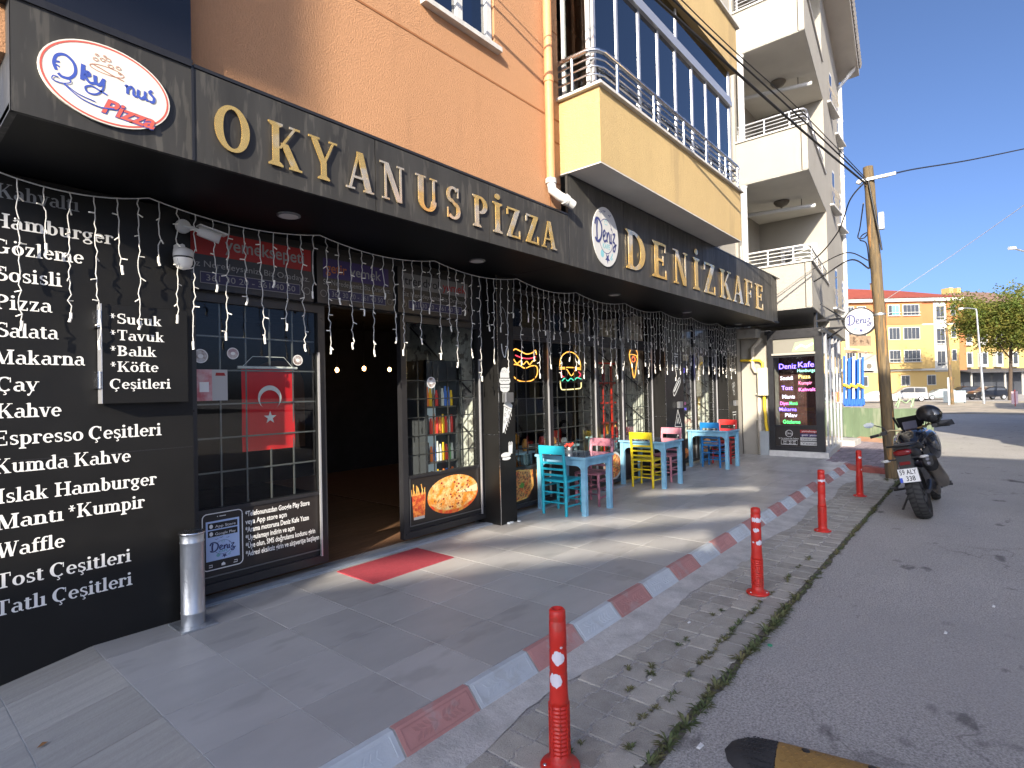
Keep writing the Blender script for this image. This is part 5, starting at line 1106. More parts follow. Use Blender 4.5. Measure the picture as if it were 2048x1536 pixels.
def kt(s, u, z, size, m, w, off=.0): return sans_text('neon_word', s, lambda a, v, d: mpk(u + a, z + v, d), size, m, ks, width=w, off=off, d=.004)
n_blue2 = emis('neon_word_blue', (.18, .12, 1), 3.2); n_mint = emis('neon_word_mint', (.35, .9, .65), 1.3); n_yel = emis('neon_word_yellow', (1, .75, .25), 1.3); n_vio = emis('neon_word_violet', (.3, .2, 1), 2.6); n_grn = emis('neon_word_green', (.1, 1, .25), 1.5); n_rose = emis('neon_word_rose', (1, .25, .45), 1.4)
for s, u, z, size, m, w in (('Deniz', .10, 1.82, .17, n_blue2, .36), ('Kafe', .50, 1.84, .17, n_blue2, .32), ('Hamburger', .48, 1.745, .10, n_mint, .40), ('Sosisli', .12, 1.60, .12, n_wh, .26), ('Pizza', .50, 1.62, .12, n_yel, .24), ('Tost', .14, 1.40, .13, n_vio, .23), ('Kumpir', .50, 1.50, .11, n_rose, .27), ('Kahvaltı', .50, 1.37, .11, n_pk, .35), ('Mantı', .15, 1.23, .12, n_wh, .26), ('Diyet', .10, 1.10, .11, n_pk, .18), ('Menü', .30, 1.10, .11, n_grn, .16), ('Makarna', .08, .98, .11, n_blue2, .36), ('Pilav', .20, .86, .12, n_wh, .25), ('Gözleme', .15, .73, .12, n_grn, .36)):
    kt(s, u, .70 + (z - .70) * 1.14, size, m, w, .004)
b = M(); flat(b, mpk, [(.06, .22 + .24), (.02, .22 + .24), (.02, .22 + .24)], .001) if False else None
for (u0, u1, z0, z1, m, s, mt) in ((.50, .92, .53, .60, m_dred, 'yemeksepeti', m_white_print), (.50, .92, .445, .515, m_dpur, 'getir yemek', m_white_print), (.50, .92, .355, .43, m_dgrey, 'trendyol yemek', m_flat_black), (.50, .92, .255, .335, m_dgrey, 'Yemek', m_flat_black)):
    b = M(); flat(b, mpk, [(u0, z0), (u1, z0), (u1, z1), (u0, z1)], .002); obj('colour_band', b, m, ks); sans_text('lettering', s, lambda a, v, d, u0=u0, z0=z0: mpk(u0 + .03 + a, z0 + .02 + v, d), .06, mt, ks, width=u1 - u0 - .06, d=.004)
b = M(); b.ring_ribbon([(.10, .26), (.44, .26), (.44, .36), (.10, .36), (.10, .26)], .008, mpk, .003); b.ring_ribbon(ring_pts(.27, .51, .075, .075, n=20), .008, mpk, .003); obj('plate_border', b, m_white_print, ks)
sans_text('lettering', '361 30 20', lambda a, v, d: mpk(.14 + a, .315 + v, d), .045, m_white_print, ks, width=.26, d=.004); sans_text('lettering', '361 40 50', lambda a, v, d: mpk(.14 + a, .27 + v, d), .045, m_white_print, ks, width=.26, d=.004)
sans_text('lettering', 'Siz Neredeyseniz, Biz Oradayız.', lambda a, v, d: mpk(.05 + a, .385 + v, d), .04, m_white_print, ks, width=.42, d=.004)
h = bpy.data.objects.new('door_logo', None); COL.objects.link(h); h.parent = ks; h.location = Vector(mpk(.27, .51, 0)) - ks.location
b = M(); script(b, DENIZ, lambda u, v, d: mpk(.21 + u, .49 + v, d), .03, .004); obj('script_lettering', b, m_white_print, h)
# red neon letters in the side window
b = M(); x_ = 15.9; y_ = KY0 + .075 * (x_ - KX) + .06
for k in range(4): b.box(x_ + k * .22, x_ + k * .22 + .03, y_, y_ + .02, 1.15, 1.4); b.box(x_ + k * .22, x_ + k * .22 + .16, y_, y_ + .02, 1.37, 1.4); b.box(x_ + k * .22, x_ + k * .22 + .16, y_, y_ + .02, 1.15, 1.18); b.box(x_ + k * .22 + .13, x_ + k * .22 + .16, y_, y_ + .02, 1.15, 1.4)
obj('neon_word', b, n_or, ks)
# second small camera and cables by the kiosk corner
t = thing('bullet_camera', 'small camera on the black kiosk corner beneath the hanging round sign', 'security camera', (13.7, 2.8, 2.7)); b = M(); b.tube([(13.74, 2.76, 2.78), (13.62, 2.70, 2.76)], .03, 8); obj('housing', b, m_pvc, t); b = M(); b.tube([(13.62, 2.70, 2.76), (13.60, 2.69, 2.757)], .034, 10); obj('lens', b, m_flat_black, t)
# round hanging sign on bracket
hs = thing('round_hanging_sign', 'round white sign with script lettering bracketed out beside the wooden pole', 'sign', (15, 2.19, 3.02))
cx, cy, cz, r = 15.0, 2.19, 3.03, .325
b = M(); b.lathe([(r, 0), (r, .12)], (cx, cy, cz), (1, 0, 0), 40); obj('sign_drum', b, m_frame, hs)
b = M(); b.lathe([(r - .03, -.004), (r - .03, .0)], (cx, cy, cz), (1, 0, 0), 40); o = obj('sign_face', b, m_dw, hs)
sea_logo(o, plane_x(cy, cz, cx - .0045), r - .03, r - .03)
b = M(); b.box(cx + .03, cx + .08, cy + r - .02, 3.1, cz + .08, cz + .13); b.box(cx + .03, cx + .08, cy + r - .02, 3.1, cz - .13, cz - .08); b.tube([(cx + .055, 3.1, cz - .5), (cx + .055, cy + r, cz - .1)], .02, 6); b.tube([(cx + .055, 3.0, cz + .5), (cx + .055, cy + r, cz + .1)], .015, 6); obj('bracket', b, m_frame, hs)
b = M(); b.box(cx + .02, cx + .1, 3.08, 3.14, cz - .6, cz + .6); obj('bracket_plate', b, m_frame, hs)
# ================================================================ street furniture
m_bred = mat('bollard_red_plastic', (.56, .022, .012), .45, var=.1, vs=6, spots=((.40, .05, .03), 14, .56, .6))
m_peel = mat('peeled_white_sticker', (.70, .66, .70), .6)
def bollard(x, y, h, label, patches, tilt=0.0):
    t = thing('bollard', label, 'bollard', (0, 0, 0), 'red bollards along the paver strip')
    k = h / .607
    prof = [(.032, .0), (.046, .012 * k)]
    b = M(); b.lathe([(.088, 0), (.092, .006), (.086, .016), (.055, .024), (.046, .04)], n=28); obj('base_flange', b, m_bred, t)
    P = [(.046, .02)]
    z = .05
    for i in range(13): P += [(.0455, z), (.0405, z + .003), (.0405, z + .008), (.0455, z + .011)]; z += .0155
    P += [(.044, z + .01), (.0415, .29), (.041, .36), (.0395, .365), (.0395, .37), (.041, .375), (.040, .45), (.0385, .455), (.0385, .46), (.040, .465), (.0385, .56), (.037, .562), (.037, .566), (.0385, .57), (.037, .60), (.030, .607), (.024, .607), (.024, .598), (.001, .598)]
    b = M(); b.lathe([(r, zz * k) for r, zz in P], n=26); obj('post', b, m_bred, t)
    b = M()
    for i in range(8):
        a = 2 * pi * i / 8; c, s = cos(a), sin(a); b.tube([(.0465 * c, .0465 * s, .05 * k), (.0465 * c, .0465 * s, .25 * k)], .0025, 4)
    obj('rib', b, m_bred, t)
    for i in range(3): a = i * 2.1 + .5; b = M(); b.lathe([(.009, 0), (.009, .004), (.001, .006)], (.072 * cos(a), .072 * sin(a), .018), n=8); obj('bolt', b, m_stain, t)
    for (a0, a1, z0, z1, n_) in patches:
        b = M(); N = 12; top = []; bot = []
        for i in range(N + 1):
            a = radians(a0 + (a1 - a0) * i / N); e = sin(pi * i / N) ** .5 if n_ else 1; zm = (z0 + z1) / 2; hh = (z1 - z0) / 2 * e
            zt_ = (zm + hh + R_.uniform(-.006, .004)) * k; zb_ = (zm - hh + R_.uniform(-.003, .006)) * k
            r = .0418; top.append((r * cos(a), r * sin(a), zt_)); bot.append((r * cos(a), r * sin(a), zb_))
        b.add(top + bot, [(i, i + N + 1, i + N + 2, i + 1) for i in range(N)], True); obj('sticker_remnant', b, m_peel, t)
    t.location = (x, y, -.113); t.rotation_euler = (0, tilt, R_.uniform(-.1, .1)); return t
bollard(2.09, 1.53, .715, 'nearest red bollard, with two round white sticker remnants', [(175, 265, .40, .455, 1), (150, 245, .315, .37, 1), (232, 252, .465, .472, 1)], .006)
bollard(4.85, 1.49, .705, 'second red bollard from the front, with three ragged white sticker bands', [(150, 275, .51, .54, 0), (160, 230, .44, .47, 1), (190, 275, .345, .385, 1), (150, 175, .36, .375, 1)])
bollard(7.36, 1.51, .715, 'third red bollard, with one clean white band near its top', [(140, 280, .49, .515, 0), (250, 265, .32, .335, 1)])
bollard(9.96, 1.52, .70, 'farthest red bollard beside the motorcycle, with a ragged neck', [(170, 250, .50, .53, 1), (215, 245, .34, .37, 1)], -.02)
# galvanised ashtray post
gp = thing('ashtray_post', 'galvanised steel ashtray post on a square plate beside the menu wall', 'ashtray', (1.56, 4.37, 0))
X_, Y_ = 1.57, 4.33
b = M(); b.bbox(X_ - .12, X_ + .12, Y_ - .13, Y_ + .13, .001, .012, .002); obj('base_plate', b, m_galv, gp)
b = M(); b.lathe([(.076, .012), (.076, .09), (.0785, .094), (.0785, .1), (.076, .104), (.076, .58), (.0785, .585), (.0785, .592), (.076, .597), (.077, .64)], (X_, Y_, 0), n=36); obj('post_tube', b, m_galv, gp)
b = M(); b.lathe([(.077, .64), (.084, .643), (.086, .655), (.082, .661), (.070, .657), (.045, .652), (.001, .652)], (X_, Y_, 0), n=36); obj('lid', b, m_stain, gp)
b = M()
for k in range(5): a = k * 1.26; b.lathe([(.011, .0), (.001, .001)], (X_ + .035 * cos(a), Y_ + .035 * sin(a), .6535), n=10)
obj('stub_hole', b, m_flat_black, gp)
# door mat
b = M(); b.bbox(2.85, 3.79, 3.99, 4.54, .001, .009, .004); tag(obj('door_mat', b, m_redmat), 'flat dark red ribbed mat in front of the open doorway', 'mat')
# tables and chairs
def paint(name, c, c2=None): return mat(name, c, .42, var=.12, vs=7, bump=.15, bs=60, c2=c2)
m_tb = paint('pale_blue_paint', (.22, .46, .60), (.19, .40, .56))
m_top = mat('glass_table_top', (.16, .22, .28), .06, spec=.8)
def make_table(label, sx, sy, x, y, rot=0):
    t = thing('cafe_table', label, 'table', (0, 0, 0), 'pale blue cafe tables'); hx, hy = sx / 2, sy / 2
    b = M(); b.bbox(-hx, hx, -hy, hy, .715, .742, .006); obj('table_top', b, m_tb, t)
    b = M(); b.bbox(-hx + .01, hx - .01, -hy + .01, hy - .01, .7425, .748, .002); obj('glass_top', b, m_top, t)
    L = .033
    for sx_ in (-1, 1):
        for sy_ in (-1, 1):
            cx, cy = sx_ * (hx - .055), sy_ * (hy - .055); b = M(); b.bbox(cx - L, cx + L, cy - L, cy + L, 0, .715, .004); obj('leg', b, m_tb, t)
    for s in (-1, 1):
        for ax in (0, 1):
            b = M(); o = (hy if ax == 0 else hx) - .055; w = (hx if ax == 0 else hy) - .09
            # apron with curved brackets
            P = [(-w, .715), (w, .715), (w, .54)] + [(w - .085 * (1 - cos(radians(a))) , .54 + .085 * sin(radians(a))) for a in (20, 45, 70, 90)] + [(-w + .085 * (1 - cos(radians(a))), .54 + .085 * sin(radians(a))) for a in (90, 70, 45, 20)] + [(-w, .54)]
            if ax == 0: b.prism([(u, s * o - .009, v) for u, v in P], (0, .018, 0))
            else: b.prism([(s * o - .009, u, v) for u, v in P], (.018, 0, 0))
            obj('apron', b, m_tb, t)
    t.location = (x, y, .001); t.rotation_euler.z = rot; return t
make_table('pale blue wooden table nearest the camera, between the turquoise and pink chairs', .70, .82, 6.33, 4.28, radians(-1))
make_table('pale blue wooden table in the middle, between the yellow and dusty pink chairs', .72, .84, 8.68, 4.32)
make_table('pale blue wooden table farthest along, between the blue and red chairs', .68, .84, 11.28, 4.24)
def make_chair(label, col, col2, x, y, rot, h=.90):
    m = paint('chair_paint_' + label.split()[0], col, col2)
    t = thing('wooden_chair', label, 'chair', (0, 0, 0), 'painted rush seat chairs')
    W2 = .175
    for s in (-1, 1):
        b = M(); b.tube([(0, s * W2, 0), (.0, s * W2, .42), (-.02, s * W2, .62), (-.05, s * W2, h - .02)], [.019, .024, .022, .020], 8); obj('leg', b, m, t)
        b = M(); b.tube([(.36, s * (W2 + .01), 0), (.36, s * (W2 + .005), .44)], [.019, .023], 8); obj('leg', b, m, t)
        for z in (.12, .24, .36): b = M(); b.tube([(.0, s * W2, z), (.36, s * (W2 + .01), z - .01)], .014, 6); obj('stretcher', b, m, t)
    for z in (.16, .29): b = M(); b.tube([(0, -W2, z), (0, W2, z)], .012, 6); obj('stretcher', b, m, t); b = M(); b.tube([(.36, -W2, z), (.36, W2, z)], .012, 6); obj('stretcher', b, m, t)
    b = M()
    for (x0, z0) in ((-.047, h - .115),):
        pts = [(x0 - .012 * cos(v * 1.2 / W2 * .9), v) for v in (-.19, -.13, -.06, 0, .06, .13, .19)]
        for i in range(6):
            (xa, ya), (xb, yb) = pts[i], pts[i + 1]; b.hexa([(xa - .01, ya, z0), (xb - .01, yb, z0), (xb + .01, yb, z0), (xa + .01, ya, z0), (xa - .016, ya, z0 + .11), (xb - .016, yb, z0 + .11), (xb + .004, yb, z0 + .11), (xa + .004, ya, z0 + .11)])
    obj('back_board', b, m, t)
    for z in (.50, .575, .655): b = M(); xx = -.02 - (z - .62) * .1; b.box(xx - .007, xx + .007, -W2, W2, z, z + .028); obj('back_slat', b, m, t)
    b = M(); b.bbox(-.02, .385, -.20, .20, .425, .452, .012); obj('seat', b, m, t)
    t.location = (x, y, .001); t.rotation_euler.z = rot; return t
make_chair('turquoise ladder-back chair nearest the camera, backed towards us', (.015, .37, .47), (.02, .33, .44), 5.86, 4.28, radians(2))
make_chair('pink ladder-back chair with painted-in plum shade, tucked under the nearest table', (.58, .22, .27), (.10, .045, .07), 6.98, 4.27, radians(180))  # dark plum patches stand for the pink chair's shaded lower part
make_chair('yellow ladder-back chair at the middle table', (.72, .56, .01), (.66, .50, .02), 8.30, 4.29, radians(3))
make_chair('dusty pink ladder-back chair at the middle table, beyond the yellow one', (.60, .25, .29), (.42, .16, .22), 9.38, 4.30, radians(178))
make_chair('bright blue ladder-back chair at the farthest table', (.01, .17, .42), (.015, .15, .40), 11.10, 4.23, radians(0))
make_chair('red ladder-back chair at the farthest table beside the cream wall', (.60, .03, .025), (.5, .03, .03), 12.1, 4.25, radians(180))
t = thing('flower_pot', 'small dark pot of red flowers on the nearest pale blue table', 'flower pot', (6.42, 4.42, .75)); b = M(); b.lathe([(.03, 0), (.04, .01), (.042, .06), (.036, .065)], (6.42, 4.42, .75), n=14); obj('pot', b, m_wl, t)
b = M()
for k in range(14): b.sphere((6.42 + R_.uniform(-.05, .05), 4.42 + R_.uniform(-.05, .05), .83 + R_.uniform(-.01, .035)), .016, 6, 4)
obj('blossom', b, mat('red_blossom', (.6, .05, .03), .6), t)
t = thing('glass_jar', 'small clear jar at the window end of the nearest pale blue table', 'jar', (6.3, 4.6, .75)); b = M(); b.lathe([(.035, 0), (.037, .005), (.037, .07), (.03, .085)], (6.15, 4.60, .75), n=14); obj('jar_body', b, m_clear, t); b = M(); b.lathe([(.032, .085), (.032, .105)], (6.15, 4.60, .75), n=14); obj('lid', b, m_stain, t)

# ================================================================ motorcycle
def loft(b, secs, n=16, p=2.6, smooth=True):
    """sections (x, y, z, half-width, half-height) in planes of constant x"""
    vs = []
    for (x, y, z, hw, hh) in secs:
        for k in range(n):
            a = 2 * pi * k / n; c, s = cos(a), sin(a)
            vs.append((x, y + hw * (abs(c) ** (2 / p)) * (1 if c >= 0 else -1), z + hh * (abs(s) ** (2 / p)) * (1 if s >= 0 else -1)))
    fs = [(i * n + k, i * n + (k + 1) % n, (i + 1) * n + (k + 1) % n, (i + 1) * n + k) for i in range(len(secs) - 1) for k in range(n)]
    b.add(vs, fs, smooth); b.add(vs[:n], [tuple(range(n - 1, -1, -1))]); b.add(vs[-n:], [tuple(range(n))]); return b
m_rub = mat('tyre_rubber', (.018, .018, .018), .85, var=.2, vs=20); m_pl = mat('black_plastic', (.014, .014, .015), .45); m_gb = mat('gloss_black_paint', (.010, .012, .018), .12, coat=.8)
m_eng = mat('engine_metal', (.10, .10, .11), .4, metal=.8); m_exh = mat('titanium_muffler', (.34, .30, .25), .32, metal=1.0); m_tail = mat('tail_lamp_red', (.16, .003, .004), .2, coat=.5); m_chr = mat('chrome', (.8, .8, .8), .08, metal=1)
m_ind = mat('clear_indicator', (.55, .55, .52), .3); m_bronze = mat('bronze_bar', (.5, .38, .2), .35, metal=.9); m_mirror = mat('mirror_face', (.75, .85, .95), .03, metal=1)
mo = thing('motorcycle', 'black adventure motorcycle leaning on its side stand beside the wooden pole', 'motorcycle', (0, 0, 0))
def wheel(x, r, w, steer=0.0, front=False):
    pf = [(r - .075, -w * .42), (r - .05, -w * .5), (r - .018, -w * .46), (r - .003, -w * .25), (r, 0), (r - .003, w * .25), (r - .018, w * .46), (r - .05, w * .5), (r - .075, w * .42)]
    ax = Vector((-sin(steer), cos(steer), 0)); c = Vector((x, 0, r))
    b = M(); b.lathe(pf, c, ax, 44, cap=False); ty = obj('tyre', b, m_rub, mo)
    b = M(); N = 34; fw = Vector((cos(steer), sin(steer), 0))
    for k in range(N):
        a = 2 * pi * k / N
        for (s0, s1, da) in ((-.46, -.04, .06), (.04, .46, -.06)):
            q = []
            for (u, dd) in ((s0, da), ((s0 + s1) / 2, da * .5), (s1, 0)):
                rr = r + .006 - (u * 2) ** 2 * .022; 
                for e in (-.055, .055): aa = a + e + dd * (1 if True else 0); q.append(c + ax * (u * w) + (fw * cos(aa) + Vector((0, 0, 1)) * sin(aa)) * rr)
            b.add(q, [(0, 1, 3, 2), (2, 3, 5, 4)], False)
    b2 = obj('tread_block', b, mat('tread_rubber', (.032, .032, .031), .75) if 'tread_rubber' not in MATS else MATS['tread_rubber'], ty, kind='stuff')
    b = M(); b.lathe([(r - .075, -w * .4), (r - .095, -w * .35), (r - .095, w * .35), (r - .075, w * .4)], c, ax, 32, cap=False); b.lathe([(.05, -.07), (.05, .07)], c, ax, 16)
    for k in range(16): a = 2 * pi * k / 16; d = fw * cos(a) + Vector((0, 0, 1)) * sin(a); b.tube([c + d * .045 + ax * (.05 if k % 2 else -.05), c + d * (r - .09)], .0035, 4)
    obj('rim', b, m_pl, mo)
    b = M(); b.lathe([(.13, -.055), (.13, -.05)], c, ax, 24); obj('brake_disc', b, m_eng, mo)
wheel(0, .325, .165); wheel(1.50, .335, .115, radians(9))
b = M(); b.tube([(0, -.11, .325), (.3, -.11, .36), (.52, -.10, .42)], .028, 8); b.tube([(0, .11, .325), (.3, .11, .36), (.52, .10, .42)], .028, 8); b.tube([(.36, -.1, .37), (.36, .1, .37)], .03, 8); obj('swingarm', b, m_eng, mo)
b = M(); b.tube([(.02, .125, .40), (.5, .125, .46)], .012, 6); b.tube([(.02, .125, .25), (.5, .125, .36)], .012, 6); obj('chain', b, m_eng, mo)
b = M(); loft(b, [(.45, 0, .45, .12, .14), (.62, 0, .43, .16, .19), (.85, 0, .44, .17, .20), (1.02, 0, .46, .14, .15)], 12, 4); b.tube([(.7, -.20, .35), (.7, -.14, .35)], .09, 16); b.tube([(.7, .20, .35), (.7, .14, .35)], .09, 16); obj('engine', b, m_eng, mo)
b = M(); b.tube([(.5, .1, .62), (.2, .09, .78), (-.1, .07, .86)], .014, 6); b.tube([(.5, -.1, .62), (.2, -.09, .78), (-.1, -.07, .86)], .014, 6); b.tube([(.55, .12, .4), (.6, .13, .7), (1.15, .05, .95)], .018, 6); b.tube([(.55, -.12, .4), (.6, -.13, .7), (1.15, -.05, .95)], .018, 6); b.tube([(1.15, 0, .95), (1.0, 0, .55), (.9, 0, .25)], .02, 6); obj('frame', b, m_pl, mo)
# muffler on the right (negative y)
b = M(); loft(b, [(-.22, -.235, .70, .060, .085), (-.19, -.237, .69, .078, .105), (.22, -.265, .43, .074, .10), (.30, -.25, .39, .045, .06)], 16, 2.4); obj('muffler', b, m_exh, mo)
b = M(); loft(b, [(-.28, -.235, .73, .05, .07), (-.20, -.237, .70, .084, .112)], 16, 2.4); obj('muffler_cap', b, m_pl, mo)
for dz in (.0, .05): b = M(); b.tube([(-.31, -.235, .70 + dz), (-.26, -.235, .69 + dz)], .02, 10); obj('muffler_outlet', b, m_eng, mo)
b = M(); b.tube([(.28, -.25, .40), (.45, -.18, .34), (.7, -.14, .2), (.95, -.08, .2), (1.05, -.05, .4)], .025, 8); obj('exhaust_pipe', b, m_exh, mo)
for s_ in (-1, 1):
    b = M(); b.tube([(.30, s_ * .16, .46), (.33, s_ * .27, .38)], .012, 6); b.box(.29, .37, min(s_ * .25, s_ * .34), max(s_ * .25, s_ * .34), .36, .385); obj('foot_peg', b, m_pl, mo)
    b = M(); b.tube([(.5, s_ * .17, .33), (.52, s_ * .33, .32)], .016, 6); obj('foot_peg', b, m_pl, mo)
# tail, seat, rack
b = M(); loft(b, [(-.30, 0, .85, .05, .02), (-.24, 0, .85, .11, .055), (-.05, 0, .835, .13, .07), (.25, 0, .80, .13, .075), (.5, 0, .76, .12, .08)], 14, 3.2); obj('tail_fairing', b, m_pl, mo)
b = M(); loft(b, [(-.2, 0, .905, .10, .025), (.1, 0, .915, .15, .045), (.3, 0, .875, .165, .045), (.55, 0, .855, .14, .045), (.68, 0, .875, .10, .04)], 14, 3); obj('seat', b, m_pl, mo)
b = M(); b.tube([(.1, -.16, .93), (-.2, -.16, .955), (-.30, -.10, .955), (-.30, .10, .955), (-.2, .16, .955), (.1, .16, .93)], .013, 6); b.box(-.29, -.10, -.09, .09, .945, .957); obj('grab_rail', b, m_pl, mo)
b = M(); loft(b, [(-.325, 0, .865, .05, .022), (-.315, 0, .865, .095, .036), (-.27, 0, .865, .10, .04)], 14, 3); obj('tail_lamp', b, m_tail, mo)
b = M(); b.hexa([(-.30, -.07, .60), (-.20, -.07, .60), (-.20, .07, .60), (-.30, .07, .60), (-.30, -.08, .84), (-.1, -.08, .82), (-.1, .08, .82), (-.30, .08, .84)]); b.tube([(-.28, -.20, .79), (-.28, .20, .79)], .012, 6); obj('plate_hanger', b, m_pl, mo)
for s in (-1, 1): b = M(); loft(b, [(-.30, s * .205, .785, .02, .012), (-.28, s * .20, .785, .058, .019), (-.255, s * .2, .785, .05, .015)], 10); obj('indicator', b, m_ind, mo)
b = M(); b.box(-.325, -.30, -.055, .055, .715, .755); obj('reflector', b, m_tail, mo)
npz = .495; b = M(); tilt_ = .03
P = [(-.325, -.108, npz), (-.325, .108, npz), (-.30, .108, npz + .175), (-.30, -.108, npz + .175)]
b.prism(P, (.004, 0, 0)); npl = obj('number_plate', b, mat('plate_white', (.78, .78, .74), .4), mo)
mpn = lambda u, v, d: Vector((-.325 + .025 * v / .2 - d, .108 - u * .864, npz + v * .875))
sans_text('lettering', '59 ALY', lambda u, v, d: mpn(.022 + u, .115 + v, d), .095, m_flat_black, npl, width=.205, off=.012, d=.0015); sans_text('lettering', '338', lambda u, v, d: mpn(.085 + u, .025 + v, d), .095, m_flat_black, npl, width=.11, off=.012, d=.0015)
b = M(); flat(b, mpn, [(.006, .008), (.04, .008), (.04, .075), (.006, .075)], .001); obj('blue_band', b, mat('plate_blue', (.01, .06, .5), .4), npl)
b = M(); q = [(.003, .003), (.247, .003), (.247, .197), (.003, .197), (.003, .003)]; b.ring_ribbon(q, .006, mpn, .0018); obj('plate_border', b, m_pl, npl)
# tank, side panels, front
b = M(); loft(b, [(.60, 0, .88, .09, .06), (.72, 0, .93, .15, .11), (.92, 0, .96, .19, .13), (1.08, 0, .95, .19, .12), (1.2, 0, .9, .13, .10)], 16, 2.6); obj('tank', b, m_gb, mo)
for s in (-1, 1): b = M(); loft(b, [(.78, s * .15, .90, .02, .05), (.92, s * .17, .86, .06, .14), (1.12, s * .19, .82, .075, .21), (1.30, s * .20, .82, .07, .19), (1.46, s * .17, .88, .04, .09), (1.54, s * .14, .90, .01, .03)], 14, 2.6); obj('side_fairing', b, m_gb, mo)
for s in (-1, 1): b = M(); b.prism([(.25, s * .13, .80), (.62, s * .16, .84), (.66, s * .17, .64), (.45, s * .15, .60)], (0, s * .02, 0)); obj('side_panel', b, m_pl, mo)
b = M(); loft(b, [(1.22, 0, 1.0, .15, .10), (1.38, 0, .98, .17, .12), (1.50, 0, .93, .12, .10), (1.6, 0, .88, .05, .04)], 14, 2.8); obj('nose_fairing', b, m_gb, mo)
b = M(); b.hexa([(1.27, -.13, 1.05), (1.29, -.13, 1.05), (1.29, .13, 1.05), (1.27, .13, 1.05), (1.16, -.15, 1.26), (1.175, -.15, 1.26), (1.175, .15, 1.26), (1.16, .15, 1.26)]); b.tube([(1.22, -.15, 1.12), (1.12, -.17, 1.30)], .016, 6); b.tube([(1.22, .15, 1.12), (1.12, .17, 1.28)], .016, 6); obj('windscreen', b, m_pl, mo)
b = M(); b.hexa([(1.10, -.085, 1.08), (1.13, -.085, 1.08), (1.13, .085, 1.08), (1.10, .085, 1.08), (1.13, -.085, 1.19), (1.16, -.085, 1.19), (1.16, .085, 1.19), (1.13, .085, 1.19)]); obj('dash_display', b, mat('display_glass', (.03, .025, .05), .1), mo)
for s in (-1, 1): b = M(); b.tube([(1.13, s * .1, .98), (1.30, s * .1, .68), (1.49 - s * .0, s * .085 + .01, .335)], [.026, .027, .03], 10); obj('fork_leg', b, m_eng, mo)
b = M(); b.prism([(1.18, 0, .66), (1.30, 0, .72), (1.52, 0, .715), (1.72, 0, .62), (1.74, 0, .58), (1.52, 0, .68), (1.3, 0, .68)], (0, .12, 0)); obj('front_mudguard', b, m_pl, mo)
b = M(); b.tube([(1.02, .12, 1.08), (1.04, 0, 1.04), (1.02, -.12, 1.08)], .014, 8); b.tube([(1.02, .12, 1.08), (.98, .24, 1.11), (.88, .33, 1.08), (.82, .36, 1.075)], .0125, 8); b.tube([(1.02, -.12, 1.08), (1.0, -.24, 1.11), (.90, -.33, 1.08), (.84, -.36, 1.075)], .0125, 8); obj('handlebar', b, m_bronze, mo)
for s in (-1, 1):
    b = M(); b.tube([(.85, s * .345, 1.077), (.80, s * .47, 1.066)], .021, 10); obj('grip', b, m_rub, mo)
    b = M(); b.box(.84, .9, min(s * .27, s * .34), max(s * .27, s * .34), 1.06, 1.11); b.tube([(.93, s * .29, 1.08), (.90, s * .46, 1.07)], .007, 5); obj('switch_cluster', b, m_pl, mo)
b = M(); b.tube([(.97, .36, 1.07), (1.02, .46, 1.05), (.97, .51, 1.04)], .02, 8) if False else b.box(0, .001, 0, .001, .5, .501)
b = M(); b.prism([(.93, -.25, 1.15), (.98, -.50, 1.12), (.93, -.52, 1.05), (.90, -.30, 1.05)], (.05, 0, 0)); obj('hand_guard', b, m_pl, mo)
b = M(); b.tube([(.93, .27, 1.09), (.95, .31, 1.17), (.92, .40, 1.22)], .008, 6); obj('mirror_stem', b, m_pl, mo)
mi = M(); mi.add([(.90, .40 + u, 1.235 + v) for u, v in ((0, 0), (.025, .03), (.08, .035), (.13, .02), (.115, -.02), (.07, -.035), (.02, -.03))], [tuple(range(7))]); mi.prism([(.905, .40 + u, 1.235 + v) for u, v in ((-.004, 0), (.025, .034), (.08, .04), (.135, .02), (.118, -.024), (.07, -.04), (.02, -.034))], (.02, 0, 0)); obj('mirror', mi, m_mirror, mo)
b = M(); b.tube([(.55, .14, .3), (.42, .29, .05), (.38, .33, -.062)], .013, 6); b.box(.35, .42, .31, .37, -.068, -.055); obj('side_stand', b, m_pl, mo)
mo.location = (8.80, .63, -.118); LEAN = radians(-13.0); mo.rotation_euler = (LEAN, 0, radians(-1.0))
# helmet hanging over the right grip
hm = thing('helmet', 'black open face helmet with clear visor resting on the motorcycle handlebar', 'helmet', (0, 0, 0))
b = M(); N1, N2 = 20, 12; vs = []
for i in range(N2 + 1):
    th = pi * .80 * i / N2
    for k in range(N1):
        a = 2 * pi * k / N1; x = .14 * sin(th) * cos(a) * (1.05 if cos(a) > 0 else 1.1); y = .118 * sin(th) * sin(a); z = .13 * cos(th)
        vs.append((x, y, z))
b.add(vs, [(i * N1 + k, (i + 1) * N1 + k, (i + 1) * N1 + (k + 1) % N1, i * N1 + (k + 1) % N1) for i in range(N2) for k in range(N1)], True); obj('shell', b, m_gb if False else mat('satin_black_shell', (.012, .012, .013), .3, coat=.3), hm)
vs = []
for i in range(9):
    for k in range(11):
        a = radians(-72 + 144 * k / 10); th = radians(62 + 62 * i / 8); vs.append((.158 * sin(th) * cos(a), .128 * sin(th) * sin(a), .138 * cos(th)))
b = M(); b.add(vs, [(i * 11 + k, (i + 1) * 11 + k, (i + 1) * 11 + k + 1, i * 11 + k + 1) for i in range(8) for k in range(10)], True); obj('visor', b, m_clear, hm)
b = M(); b.add([(v[0] * .93, v[1] * .93, v[2] * .97) for v in vs], [(i * 11 + k, (i + 1) * 11 + k, (i + 1) * 11 + k + 1, i * 11 + k + 1) for i in range(8) for k in range(10)], True); obj('face_opening', b, m_flat_black, hm)
